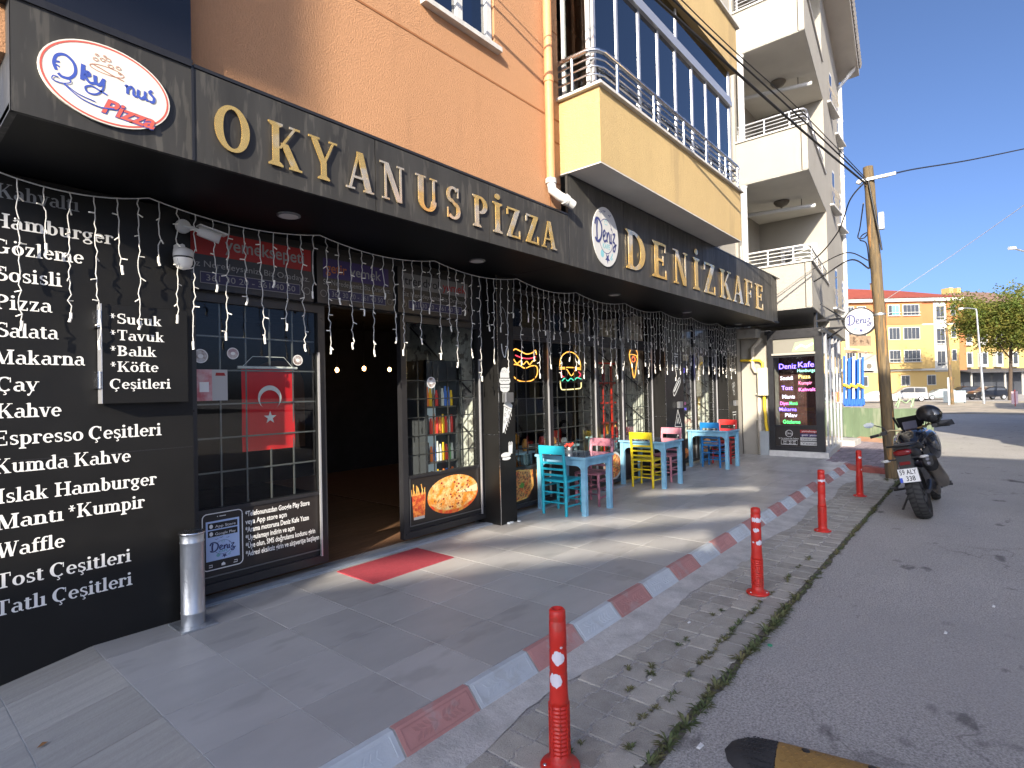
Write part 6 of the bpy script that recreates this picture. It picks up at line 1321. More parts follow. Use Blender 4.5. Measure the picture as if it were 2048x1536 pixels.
b = M(); b.tube([(.05, .127, .01), (.05, .12, .01)], .025, 12); b.tube([(.05, -.127, .01), (.05, -.12, .01)], .025, 12); b.tube([(0, .1, -.08), (-.01, .06, -.18), (0, -.06, -.18), (0, -.1, -.08)], .006, 5); obj('strap', b, m_pl, hm)
hl = mo.matrix_basis @ Vector((.88, -.28, 1.245)); hm.location = hl; hm.rotation_euler = (radians(-12), radians(10), radians(-98))

# ================================================================ poles, cables
m_wood = mat('weathered_pole_wood', (.15, .105, .05), .9, var=.3, vs=5, bump=.8, bs=30, stretch=(6, 6, .6), spots=((.42, .20, .055), 2.2, .60, .7), c2=(.09, .07, .045))
m_cable = mat('black_cable', (.012, .012, .012), .5)
pb, ptp = Vector((12.13, 1.34, -.15)), Vector((12.13, 1.565, 5.58))
ap = thing('wooden_pole', 'leaning weathered wooden utility pole behind the motorcycle', 'pole', pb)
def pp(z): return pb + (ptp - pb) * ((z + .15) / 5.73)
b = M(); N = 26; b.tube([pb + (ptp - pb) * (i / N) + Vector((R_.uniform(-.004, .004), R_.uniform(-.006, .006), 0)) for i in range(N + 1)], [.105 - .022 * (i / N) + R_.uniform(-.003, .003) for i in range(N + 1)], 16); obj('trunk', b, m_wood, ap)
b = M(); c = pp(2.85); b.lathe([(.098, -.02), (.102, 0), (.098, .02)], c, (0, .04, 1), 18, cap=False); b.tube([c + Vector((-.05, -.12, 0)), c + Vector((-.05, -.19, .01))], .01, 5); obj('band', b, m_galv, ap)
b = M(); c = pp(5.32); b.box(c.x - .12, c.x - .08, c.y - .42, c.y + .16, c.z - .02, c.z + .03); b.tube([c + Vector((-.1, -.30, 0)), c + Vector((-.1, -.22, 0))], .035, 8); b.tube([c + Vector((-.1, .12, -.04)), c + Vector((-.1, .18, .0))], .03, 8); obj('insulator_bracket', b, m_pvc, ap)
c = pp(4.55); b = M(); b.bbox(c.x - .12, c.x - .02, c.y - .19, c.y - .11, c.z - .17, c.z + .13, .006); obj('junction_box', b, m_pvc, ap)
def cable(label, pts, r, k=10):
    t = thing('cable', label, 'cable', pts[0]); b = M(); b.tube(smooth_path(pts, k), r, 6); obj('cable_strand', b, m_cable, t); return t
q = pp(5.30) + Vector((-.12, .03, 0))
cable('upper thick black cable running from the pole top across the yellow balcony', [q, (8.9, 2.0, 5.52), (5.72, 2.46, 5.76), (0, 3.25, 6.35), (-3, 3.3, 6.8)], .012)
cable('lower thick black cable running from the pole top across the yellow balcony', [q + Vector((0, 0, -.06)), (8.9, 2.0, 5.35), (5.36, 2.46, 5.55), (0, 3.25, 6.05), (-3, 3.3, 6.5)], .018)
cable('thin black cable running close beside the upper thick one', [q + Vector((0, 0, .04)), (8.9, 1.98, 5.60), (5.9, 2.44, 5.84), (0, 3.2, 6.5), (-3, 3.3, 7)], .007)
e = at(2075, 292, 16); cable('cable leaving the pole top to the right against the sky', [pp(5.32) + Vector((-.1, -.30, .0)), at(1830, 338, 13.0), at(1940, 320, 14.5), e], .016)
cable('black loop hanging down from the pole top to the lowest cream balcony', [q, at(1700, 400, 12.0), at(1672, 470, 12.6), at(1610, 530, 13.6), at(1500, 560, 14.0)], .014)
cable('black drop cable from mid pole down to the canopy corner', [pp(3.85) + Vector((-.1, .1, 0)), at(1690, 506, 12.2), at(1620, 542, 12.8), at(1560, 585, 13.2)], .012)
cable('second black drop cable from mid pole down to the canopy corner', [pp(3.7) + Vector((-.1, .1, 0)), at(1700, 520, 12.2), at(1640, 556, 12.8), at(1560, 605, 13.3)], .016)
cable('coil of slack black cable tied to the side of the wooden pole', [pp(4.9) + Vector((-.12, .1, 0)), at(1720, 455, 11.6), at(1716, 475, 11.6), at(1728, 476, 11.6), at(1736, 465, 11.6), at(1725, 470, 11.6), at(1720, 480, 11.6), at(1733, 488, 11.6), pp(3.7) + Vector((-.12, .08, 0))], .012)
cable('black cable strapped down the face of the wooden pole', [pp(5.3) + Vector((-.1, 0, 0)), pp(4.8) + Vector((-.125, -.05, 0)), pp(4.3) + Vector((-.11, -.10, 0)), pp(4.0) + Vector((-.09, -.12, 0))], .016)
cable('bright thin wire slanting up over the far red roof', [at(1775, 597, 70), at(1910, 507, 60), at(2060, 402, 50)], .035).children[0].data.materials[0] = m_pvc
b = M(); b.tube([at(2018, 497, 40), at(2030, 496, 40)], .12, 8); sl = thing('street_lamp', 'street lamp head reaching in at the right edge against the sky', 'street lamp', at(2075, 790, 40)); obj('lamp_head', b, m_pvc, sl)
b = M(); b.tube([at(2028, 497, 40), at(2062, 506, 40), at(2078, 530, 40), at(2080, 810, 40)], .07, 8); obj('pole', b, m_galv, sl)

# ================================================================ speed bump
m_rb = mat('bump_black_rubber', (.035, .035, .036), .7, var=.2, vs=12); m_ry = mat('bump_yellow_rubber', (.34, .20, .055), .75, var=.2, vs=6, spots=((.18, .12, .05), 12, .6, .6))
sp = thing('speed_bump', 'rubber speed bump with black rounded end and worn yellow middle on the road', 'speed bump', (0, 0, 0))
def bumpsurf(x0, x1, end=False):
    b = M(); N = 10; secs = []
    ks = 9
    for i in range(ks + 1):
        x = x0 + (x1 - x0) * i / ks; sc = 1.0
        if end: sc = sqrt(max(0.0, 1 - (1 - i / ks) ** 2)) * .999 + .001
        secs.append([(x, .18 * sc * (-1 + 2 * k / N), .046 * sc * (1 - (-1 + 2 * k / N) ** 2 * 1.0) + .001) for k in range(N + 1)])
    for i in range(ks):
        b.add(secs[i] + secs[i + 1], [(k, k + N + 1, k + N + 2, k + 1) for k in range(N)], True)
    for i in range(1 if not end else 3, ks * 3):
        for k in range(8):
            x = x0 + (x1 - x0) * i / (ks * 3); v = -.8 + .2 * k; z = .046 * (1 - v * v) + .0015
            if end and (1 - i / (ks * 3.0)) ** 2 + v * v > .6: continue
            d = .012; sg = 1 if (i + k) % 2 else -1
            p = Vector((x, v * .18, z)); q1 = p + Vector((d, sg * d, 0)); b.tube([p, q1], .0022, 4)
    return b
o = obj('end_cap', bumpsurf(0, .22, True), m_rb, sp); o = obj('middle_module', bumpsurf(.223, .72), m_ry, sp); o = obj('black_module', bumpsurf(.723, 1.22), m_rb, sp); o = obj('middle_module', bumpsurf(1.223, 1.7), m_ry, sp)
for (x, y) in ((.34, .1), (.34, -.1), (.6, .1), (.6, -.1)): b = M(); b.lathe([(.018, 0), (.018, .004), (.008, .005)], (x, y, .034), n=12); obj('bolt', b, m_pl, sp)
A_ = on_z(1428, 1490, -.118); B_ = on_z(1700, 1580, -.118); sp.location = (A_.x, A_.y - .05, -.119); sp.rotation_euler.z = radians(-79)

# ================================================================ weeds and litter
m_weed = mat('weed_green', (.085, .115, .040), .8, c2=(.16, .145, .06), vs=9, rnd=.2)
def tuft(b, x, y, z, s, n=18):
    for k in range(n):
        a = R_.uniform(0, 2 * pi); L = s * R_.uniform(.5, 1.15); up = R_.uniform(.25, 1.0); d = Vector((cos(a), sin(a), 0)); w = Vector((-sin(a), cos(a), 0)) * L * .10
        p0 = Vector((x, y, z)) + d * s * .08 * R_.random(); p1 = p0 + d * L * .45 + Vector((0, 0, L * up * .55)); p2 = p0 + d * L * .95 + Vector((0, 0, L * up * .55))
        b.add([p0 - w * .6, p0 + w * .6, p1 + w, p1 - w, p2], [(0, 1, 2, 3), (3, 2, 4)])
b = M()
x = 2.25
while x < 13:
    if R_.random() < .88: tuft(b, x, 1.215 + R_.uniform(-.02, .012), -.118, R_.uniform(.02, .065) * (1.35 if 2.5 < x < 5 else 1), 16)
    x += R_.uniform(.022, .07)
o = obj('edge_weeds', b, m_weed, kind='stuff'); tag(o, 'ragged fringe of green weeds where the pavers meet the asphalt', 'weeds')
spots_ = [(2.62, 1.42), (2.95, 1.38), (3.05, 1.72), (3.25, 1.40), (3.6, 1.40), (3.75, 1.41), (3.9, 1.40), (4.05, 1.42), (4.2, 1.42), (4.35, 1.4), (3.55, 1.62), (3.7, 1.60), (4.2, 1.62), (4.35, 1.60), (5.3, 1.38), (5.45, 1.4), (2.4, 1.35), (2.25, 1.55), (3.1, 1.58), (6.1, 1.38), (5.8, 1.4), (3.45, 1.41), (3.52, 1.40), (3.82, 1.41), (3.97, 1.41), (4.12, 1.41), (4.5, 1.4), (4.62, 1.42), (3.2, 1.62), (2.9, 1.6), (4.9, 1.4), (2.75, 1.4)]
b = M()
for (x, y) in spots_:
    for k in range(3): tuft(b, x + R_.uniform(-.05, .05), y + R_.uniform(-.012, .012), -.116, R_.uniform(.022, .045), 13)
o = obj('joint_weeds', b, m_weed, kind='stuff'); tag(o, 'low weed tufts growing in the joints of the grey pavers', 'weeds')
b = M()
for k in range(40): tuft(b, 12.13 + R_.uniform(-.5, .35), 1.2 + R_.uniform(-.15, .25), -.12, R_.uniform(.03, .07), 9)
o = obj('pole_weeds', b, m_weed, kind='stuff'); tag(o, 'thin weeds around the foot of the leaning wooden pole', 'weeds')
m_lit = mat('white_litter', (.7, .7, .68), .6)
for i, (px, py, s, lb) in enumerate(((1378, 1245, .016, 'tiny white scrap on the pavers between the two nearest bollards'), (1300, 1360, .013, 'tiny white scrap on the pavers below the weeds'), (1400, 1493, .022, 'white crumpled scrap beside the speed bump end'), (1891, 1266, .02, 'white scrap lying out on the asphalt'), (1987, 1213, .02, 'white scrap farthest right on the asphalt'))):
    p = on_z(px, py, -.112); b = M(); b.hexa([(p.x - s, p.y - s * .4, p.z), (p.x + s, p.y - s * .6, p.z), (p.x + s, p.y + s * .3, p.z), (p.x - s, p.y + s * .5, p.z), (p.x - s * .8, p.y - s * .3, p.z + s * .4), (p.x + s * .7, p.y - s * .5, p.z + s * .25), (p.x + s * .8, p.y + s * .2, p.z + s * .5), (p.x - s * .7, p.y + s * .3, p.z + s * .3)])
    tag(obj('litter', b, m_lit), lb, 'litter', 'scraps of litter')
p = on_z(1540, 1292, -.115); b = M(); b.lathe([(.012, 0), (.016, .004), (.016, .008), (.012, .008)], p, n=16, cap=False); tag(obj('bottle_ring', b, mat('green_plastic', (.02, .3, .15), .4)), 'small green plastic ring at the weedy edge of the asphalt', 'litter')
p = on_z(84, 1505, rz(.45)); b = M(); b.add([(p.x - .02, p.y, rz(p.x) + .006), (p.x, p.y - .012, rz(p.x) + .012), (p.x + .025, p.y + .004, rz(p.x) + .014), (p.x + .004, p.y + .014, rz(p.x) + .018)], [(0, 1, 2, 3)]); tag(obj('dry_leaf', b, mat('dry_leaf', (.25, .12, .04), .8)), 'small curled brown leaf on the ramp tiles', 'leaf')
# mortar lump at pillar foot
b = M(); 
for k in range(9): b.sphere((5.22 + R_.uniform(-.1, .12), 4.45 + R_.uniform(-.04, .03), .006), R_.uniform(.015, .03), 7, 5, (1, 1, .5))
tag(obj('mortar_lump', b, m_kwhite, kind='stuff'), 'pale mortar lumps at the foot of the narrow pillar', 'mortar')
# ================================================================ red pavement beyond the shop
m_rp = mat('red_kerb_stone', (.34, .10, .08), .85, var=.2, vs=4, bump=.4, bs=40); m_pp = mat('plum_paver', (.26, .22, .24), .9, var=.2, vs=5, rnd=.2); m_opv = mat('orange_paver', (.50, .27, .17), .9, var=.15, vs=5)
poly = [(13.60, 3.86), (13.0, 2.95), (12.55, 1.42), (18.6, 1.42), (19.9, 3.0), (17.95, 3.05), (13.95, 3.2)]
b = M(); b.prism([(x, y, -.14) for x, y in poly], (0, 0, .13)); pv = struct('red_pavement', b, m_rp)
b = M(); kk = []
for i in range(30):
    for j in range(12):
        x = 12.75 + i * .22 + (j % 2) * .11; y = 1.50 + j * .125
        if y > 2.62 + .07 * (x - 13.7) or x < 12.7 + max(0, (y - 1.5)) * .40 or x > 17.2 + (y - 1.5) * .9: continue
        kk.append((x, y))
pm2 = M(); pm2.bbox(.004, .215, .004, .120, -.0, .016, .004); plum_me = mesh_of(pm2, 'paving_block', m_pp)
for x, y in kk[:280]: o = bpy.data.objects.new('paving_block', plum_me); COL.objects.link(o); o.parent = pv; o.location = (x, y, -.012)
b = M(); b.hexa([(17.6, 1.5, -.01), (18.55, 1.5, -.01), (19.8, 2.98, -.01), (18.3, 2.98, -.01), (17.6, 1.5, .006), (18.55, 1.5, .006), (19.8, 2.98, .006), (18.3, 2.98, .006)]); obj('orange_strip', b, m_opv, pv)
b = M(); b.bbox(16.6, 17.6, 2.62, 2.95, .0, .14, .01); tag(obj('stone_step', b, m_conc), 'grey concrete step at the side door of the glass kiosk', 'step')
# green hoarding
m_grn = mat('faded_green_sheet', (.22, .31, .19), .75, var=.2, vs=2.5, bump=.4, bs=9, stretch=(1, 1, .3), spots=((.48, .52, .38), 2, .5, .6))
gh = thing('green_hoarding', 'low faded green sheet hoarding across the pavement behind the pole', 'hoarding', (19.3, 2.4, 0))
A0, B0 = Vector((20.3, 3.45, -.05)), Vector((18.35, 1.25, -.05))
for i in range(8):
    a = A0.lerp(B0, i / 8 + .002); c = A0.lerp(B0, (i + 1) / 8 - .002); b = M(); n = Vector((-.04, .035, 0)); h = .93 + R_.uniform(-.02, .03)
    b.hexa([a, c, c + n, a + n, a + Vector((0, 0, h)), c + Vector((0, 0, h + R_.uniform(-.02, .02))), c + n + Vector((0, 0, h)), a + n + Vector((0, 0, h))]); obj('panel', b, m_grn, gh)
a = B0; c = Vector((20.5, 1.22, -.1)); b = M(); b.hexa([a, c, c + Vector((0, .04, 0)), a + Vector((0, .04, 0)), a + Vector((0, 0, .9)), c + Vector((0, 0, .85)), c + Vector((0, .04, .85)), a + Vector((0, .04, .9))]); obj('panel', b, m_grn, gh)
b = M(); b.tube(smooth_path([at(1790, 812, 22), at(1800, 800, 22), at(1812, 806, 22), at(1822, 798, 22), at(1826, 812, 22)], 4), .03, 5); b.tube([at(1795, 815, 22), at(1800, 798, 22)], .04, 5); b.tube([at(1822, 815, 22), at(1828, 796, 22)], .04, 5); obj('slack_netting', b, m_grn, gh)
# blue and white cloth strips and the old shed behind
m_bl = mat('blue_cloth', (.02, .12, .52), .7); m_wc = mat('white_cloth', (.7, .7, .66), .7); m_yc = mat('yellow_cloth', (.7, .5, .05), .7)
bc = thing('blue_white_banner', 'blue and white cloth strips hanging in a bunch behind the kiosk corner', 'banner', at(1708, 815, 24))
for k in range(9):
    px = 1689 + k * 4.6; m = (m_bl, m_wc, m_bl)[k % 3]; y1 = 712 + (k * 7) % 9; p0 = at(px, 812, 24 + (k % 2) * .2); p1 = at(px, y1, 24 + (k % 2) * .2); w = Rv * .045
    b = M(); b.hexa([p0 - w, p0 + w, p0 + w + Fv * .03, p0 - w + Fv * .03, p1 - w, p1 + w, p1 + w + Fv * .03, p1 - w + Fv * .03]); obj('strip', b, m, bc)
    p2 = at(px, 770 + (k % 3) * 2, 23.95); b = M(); b.sphere(p2, .075, 7, 5); obj('yellow_knot', b, m_yc, bc)
    p2 = at(px, 803 + (k % 2) * 3, 23.95); b = M(); b.box(p2.x - .05, p2.x + .05, p2.y - .07, p2.y + .07, p2.z - .14, p2.z + .12); obj('blue_end', b, m_bl, bc)
m_old = mat('old_brown_tile', (.24, .17, .11), .9, var=.3, vs=5, bump=.8, bs=12, spots=((.08, .05, .03), 4, .55, .8))
sh = thing('old_shed', 'crumbling brown tiled shed roof beneath the round hanging sign', 'shed', at(1715, 740, 27))
for (x0, x1, ya, yb, m) in ((1690, 1742, 668, 692, m_old), (1688, 1720, 694, 700, m_cream), (1690, 1748, 700, 706, m_old), (1722, 1756, 706, 746, m_cream)):
    p = [at(x0, yb, 27), at(x1, yb, 27), at(x1, yb, 29), at(x0, yb, 29), at(x0, ya, 27), at(x1, ya + 4, 27), at(x1, ya + 4, 29), at(x0, ya, 29)]; b = M(); b.hexa([tuple(v) for v in p]); obj('tile_course' if m is m_old else 'wall_piece', b, m, sh)
p = at(1736, 741, 26.8); ac = thing('air_conditioner', 'white outdoor air conditioner unit on the far wall left of the pole', 'air conditioner', p)
b = M(); w = Rv; q = [p - w * .33, p + w * .33]; b.hexa([q[0], q[1], q[1] + Fv * .3, q[0] + Fv * .3, q[0] + Uv * .42, q[1] + Uv * .42, q[1] + Fv * .3 + Uv * .42, q[0] + Fv * .3 + Uv * .42]); obj('casing', b, m_pvc, ac)
b = M(); b.lathe([(.13, 0), (.13, .01)], p + Uv * .21 + w * .05, -Fv, 16); obj('fan', b, m_domelamp, ac)
# ================================================================ far buildings
m_fy = mat('far_yellow_render', (.46, .32, .12), .9, var=.05, vs=.3); m_fo = mat('far_orange_render', (.40, .155, .06), .9, var=.05, vs=.3); m_roof = mat('red_roof', (.24, .05, .03), .85, var=.12, vs=.8, bump=.6, bs=3)
m_fw = mat('far_window_glass', (.045, .05, .06), .1, spec=.8); m_fwf = mat('far_window_frame', (.45, .45, .42), .6); m_fgl = mat('green_curtain', (.12, .52, .38), .7); m_roof2 = mat('brown_roof', (.20, .12, .09), .9, var=.1, vs=1)
eu = Vector((Rv.x, Rv.y, 0)).normalized(); ef = Vector((Fv.x, Fv.y, 0)).normalized()
# turn the facades to face the street junction
def frame_at(px, py, d, turn=0.0):
    o = at(px, py, d); o.z = -.76; c, s = cos(turn), sin(turn); u = eu * c + ef * s; f = ef * c - eu * s
    def P(a, w, v): return o + u * a + f * w + Vector((0, 0, v))
    return P
def fb(b, P, a0, a1, w0, w1, v0, v1): return b.hexa([P(a0, w0, v0), P(a1, w0, v0), P(a1, w1, v0), P(a0, w1, v0), P(a0, w0, v1), P(a1, w0, v1), P(a1, w1, v1), P(a0, w1, v1)])
D = 84.0; K = D / 1122.5
fbld = thing('apartment_building', 'yellow and orange apartment block with red hipped roof across the junction', 'building', at(1810, 798, D))
P = frame_at(1685, 798, D)
U = lambda px: (px - 1685) * K
V = lambda py: (797 - py) * K + .0
def part(name, m, a, *r): b = M(); fb(b, P, *r); return obj(name, b, m, a)
part('wall', m_fy, fbld, 0, U(1922), 0, 12, 0, V(648)); part('upper_wall', m_fo, fbld, 0, U(1922), 0, 12, V(648) + .01, V(604)); part('cornice', m_fwf, fbld, -.6, U(1928), -.7, 12.5, V(604) + .01, V(597))
part('bay', m_fy, fbld, U(1768), U(1839), -1.1, 0, V(738), V(651)); part('bay_upper', m_fo, fbld, U(1768), U(1839), -1.1, 0, V(650.5), V(608))
b = M(); r = [P(-.8, -.9, V(597) + .01), P(U(1929), -.9, V(597) + .01), P(U(1929), 12.6, V(597) + .01), P(-.8, 12.6, V(597) + .01), P(U(1722), 4.5, V(577) + 1.0), P(U(1845), 4.5, V(583) + .9)]
b.add(r, [(0, 1, 5, 4), (1, 2, 5), (2, 3, 4, 5), (3, 0, 4), (3, 2, 1, 0)]); rf = obj('roof', b, m_roof, fbld)
for (px, w) in ((1719, 4.0), (1792, 3.2)): b = M(); fb(b, P, U(px - 7), U(px + 7), w, w + 1.2, V(592), V(563) + .5); obj('chimney', b, m_fy, rf); b = M(); fb(b, P, U(px - 8), U(px + 8), w - .1, w + 1.3, V(563) + .51, V(561) + .5); obj('chimney_cap', b, m_roof2, rf)
part('attic_block', m_fy, fbld, U(1722), U(1748), 4.5, 8, V(588), V(570))
def fwin(px0, px1, py0, py1, w, nm=4, rail=False, name='window', cur=None):
    b = M(); fb(b, P, U(px0) - .08, U(px1) + .08, w - .06, w, V(py1) - .1, V(py0) + .1); o = obj(name, b, m_fwf, fbld)
    n = nm; dx = (U(px1) - U(px0)) / n
    for i in range(n): b = M(); fb(b, P, U(px0) + dx * i + .03, U(px0) + dx * (i + 1) - .03, w - .09, w - .061, V(py1), V(py0)); obj('pane', b, m_fw if not (cur and i in cur) else m_fgl, o)
    if rail: b = M(); fb(b, P, U(px0) - .1, U(px1) + .1, w - .35, w - .3, V(py1) - .1, V(py1) - .02); fb(b, P, U(px0) - .1, U(px1) + .1, w - .35, w - .3, V(py1) + .35, V(py1) + .42); obj('rail', b, m_fwf, o)
for (a, c, w_, n_) in ((1772, 1793, -1.1, 3), (1801, 1832, -1.1, 4)):
    fwin(a, c, 612, 632, w_, n_, True, cur=(1, 2) if a < 1780 else None); fwin(a, c, 657, 679, w_, n_); fwin(a, c, 702, 724, w_, n_, True)
for (y0, y1) in ((614, 641), (659, 688), (704, 733)): fwin(1877, 1893, y0, y1, 0, 2, True, 'balcony_window'); 
for y0 in (612, 656, 702): fwin(1907, 1915, y0, y0 + 20, 0, 1)
for a in (1696, 1720): 
    for y0 in (612, 657, 702): fwin(a, a + 16, y0, y0 + 21, 0, 3)
fwin(1804, 1820, 752, 770, 0, 2); fwin(1856, 1872, 752, 770, 0, 2); fwin(1720, 1736, 752, 770, 0, 2)
part('white_strip', m_fwf, fbld, U(1872), U(1897), -.05, 0, V(745), V(606))
part('band', m_fwf, fbld, 0, U(1922), -.08, 0, V(651), V(648)); part('soffit_band', m_fwf, fbld, 0, U(1900), -.5, 0, V(742), V(738))
# second building at the right
b2_ = thing('apartment_building', 'yellow and brown apartment block with dark shop front behind the large tree', 'building', at(1990, 798, 92))
P = frame_at(1915, 798, 92, radians(12)); K = 92 / 1122.5
U = lambda px: (px - 1915) * K
V = lambda py: (797 - py) * K
part('wall', m_fy, b2_, U(1915), U(2130), 0, 14, V(748), V(612)); part('brown_bay', m_fo, b2_, U(1903), U(1926), -1, 6, V(748), V(612)); part('shop_front', m_fw, b2_, U(1905), U(2130), .3, 12, 0, V(748) - .01)
b = M(); r = [P(U(1897), -1.5, V(612) + .01), P(U(2140), -1.5, V(612) + .01), P(U(2140), 14, V(612) + .01), P(U(1897), 14, V(612) + .01), P(U(1990), 6, V(586) + 1.0), P(U(2100), 6, V(586) + 1.0)]
b.add(r, [(0, 1, 5, 4), (1, 2, 5), (2, 3, 4, 5), (3, 0, 4), (3, 2, 1, 0)]); rf2 = obj('roof', b, m_roof2, b2_)
for px in (1982, 2002): b = M(); fb(b, P, U(px - 5), U(px + 5), 5, 6.5, V(592), V(577) + .8); obj('chimney', b, m_fy, rf2)
def fw2(px0, px1, py0, py1, w=0): 
    b = M(); fb(b, P, U(px0) - .3, U(px1) + .3, w - .6, w, V(py1) - .5, V(py0) + .2); o = obj('window', b, m_fwf, b2_); b = M(); fb(b, P, U(px0), U(px1), w - .65, w - .601, V(py1), V(py0)); obj('pane', b, m_fw, o)
for y0 in (625, 668, 712):
    for x0 in (1934, 1972, 2010, 2050): fw2(x0, x0 + 10, y0, y0 + 22)
for px in (1918, 1943, 2001, 2045): b = M(); fb(b, P, U(px), U(px + 2), -2.2, -2.0, 0, V(748)); obj('awning_post', b, m_fwf, b2_)
b = M(); b.hexa([P(U(1905), -3, V(752)), P(U(2130), -3, V(752)), P(U(2130), 0, V(745)), P(U(1905), 0, V(745)), P(U(1905), -3, V(750)), P(U(2130), -3, V(750)), P(U(2130), 0, V(743)), P(U(1905), 0, V(743))]); obj('awning', b, m_dark_aw := mat('dark_awning', (.06, .06, .065), .7), b2_)
# street lamp, pole, dumpster, small sign
def at0(px, d): p = at(px, 800, d); p.z = gz(p.x); return p
p = at0(1968, 58); t = thing('street_lamp', 'tall grey street lamp post in front of the far cars', 'street lamp', p)
b = M(); b.tube([p, at(1953, 622, 58), at(1951, 617, 58)], [.12, .07, .06], 8); obj('pole', b, m_galv, t); b = M(); b.tube([at(1951, 618, 58), at(1935, 616, 58), at(1921, 617, 58)], .05, 6); obj('arm', b, m_galv, t); b = M(); b.tube([at(1925, 617, 58), at(1918, 618, 58)], .12, 8); obj('lamp_head', b, m_pvc, t)
p = at0(1905, 57); t = thing('wooden_pole', 'thin leaning brown pole beside the far dumpster', 'pole', p); b = M(); b.tube([p, at(1893, 655, 57)], [.16, .11], 8); obj('trunk', b, m_wood, t); b = M(); b.tube([at0(1898, 57), at(1896, 755, 57)], .09, 8); obj('white_stub', b, m_pvc, t); b = M(); b.tube([at0(1903, 57.5), at(1908, 755, 57.5)], .05, 6); obj('prop', b, m_wood, t)
p = at0(1916, 60); t = thing('dumpster', 'grey metal dumpster beside the thin leaning pole', 'dumpster', p); m_dp = mat('dumpster_paint', (.34, .40, .42), .7, var=.2, vs=1.5, spots=((.25, .2, .1), 2, .6, .7))
b = M(); q = [p - eu * .9, p + eu * .85, p + eu * .75 + ef * 1, p - eu * .8 + ef * 1]; z0, z1 = Vector((0, 0, .12)), Vector((0, 0, 1.25)); b.hexa([v + z0 for v in q] + [v + z1 for v in q]); obj('bin_body', b, m_dp, t); b = M(); b.hexa([v + z1 + Vector((0, 0, .01)) for v in q] + [v + z1 + Vector((0, 0, .12)) for v in q]); obj('lid', b, m_dp, t)
for s in (-.7, .7): b = M(); b.lathe([(.07, -.03), (.07, .03)], p + eu * s + Vector((0, 0, .07)), eu, 10); obj('castor', b, m_rub, t)
p = at0(2030, 50); t = thing('small_sign', 'small pinkish notice sign on a short post near the right edge', 'sign', p); b = M(); fbq = [p - eu * .28, p + eu * .28]
b.hexa([fbq[0] + Vector((0, 0, .25)), fbq[1] + Vector((0, 0, .25)), fbq[1] + ef * .05 + Vector((0, 0, .25)), fbq[0] + ef * .05 + Vector((0, 0, .25)), fbq[0] + Vector((0, 0, 1.35)), fbq[1] + Vector((0, 0, 1.35)), fbq[1] + ef * .05 + Vector((0, 0, 1.35)), fbq[0] + ef * .05 + Vector((0, 0, 1.35))]); obj('board', b, mat('pink_board', (.62, .45, .47), .6), t); b = M(); b.tube([p, p + Vector((0, 0, 1.5))], .04, 6); obj('post', b, m_dred, t)
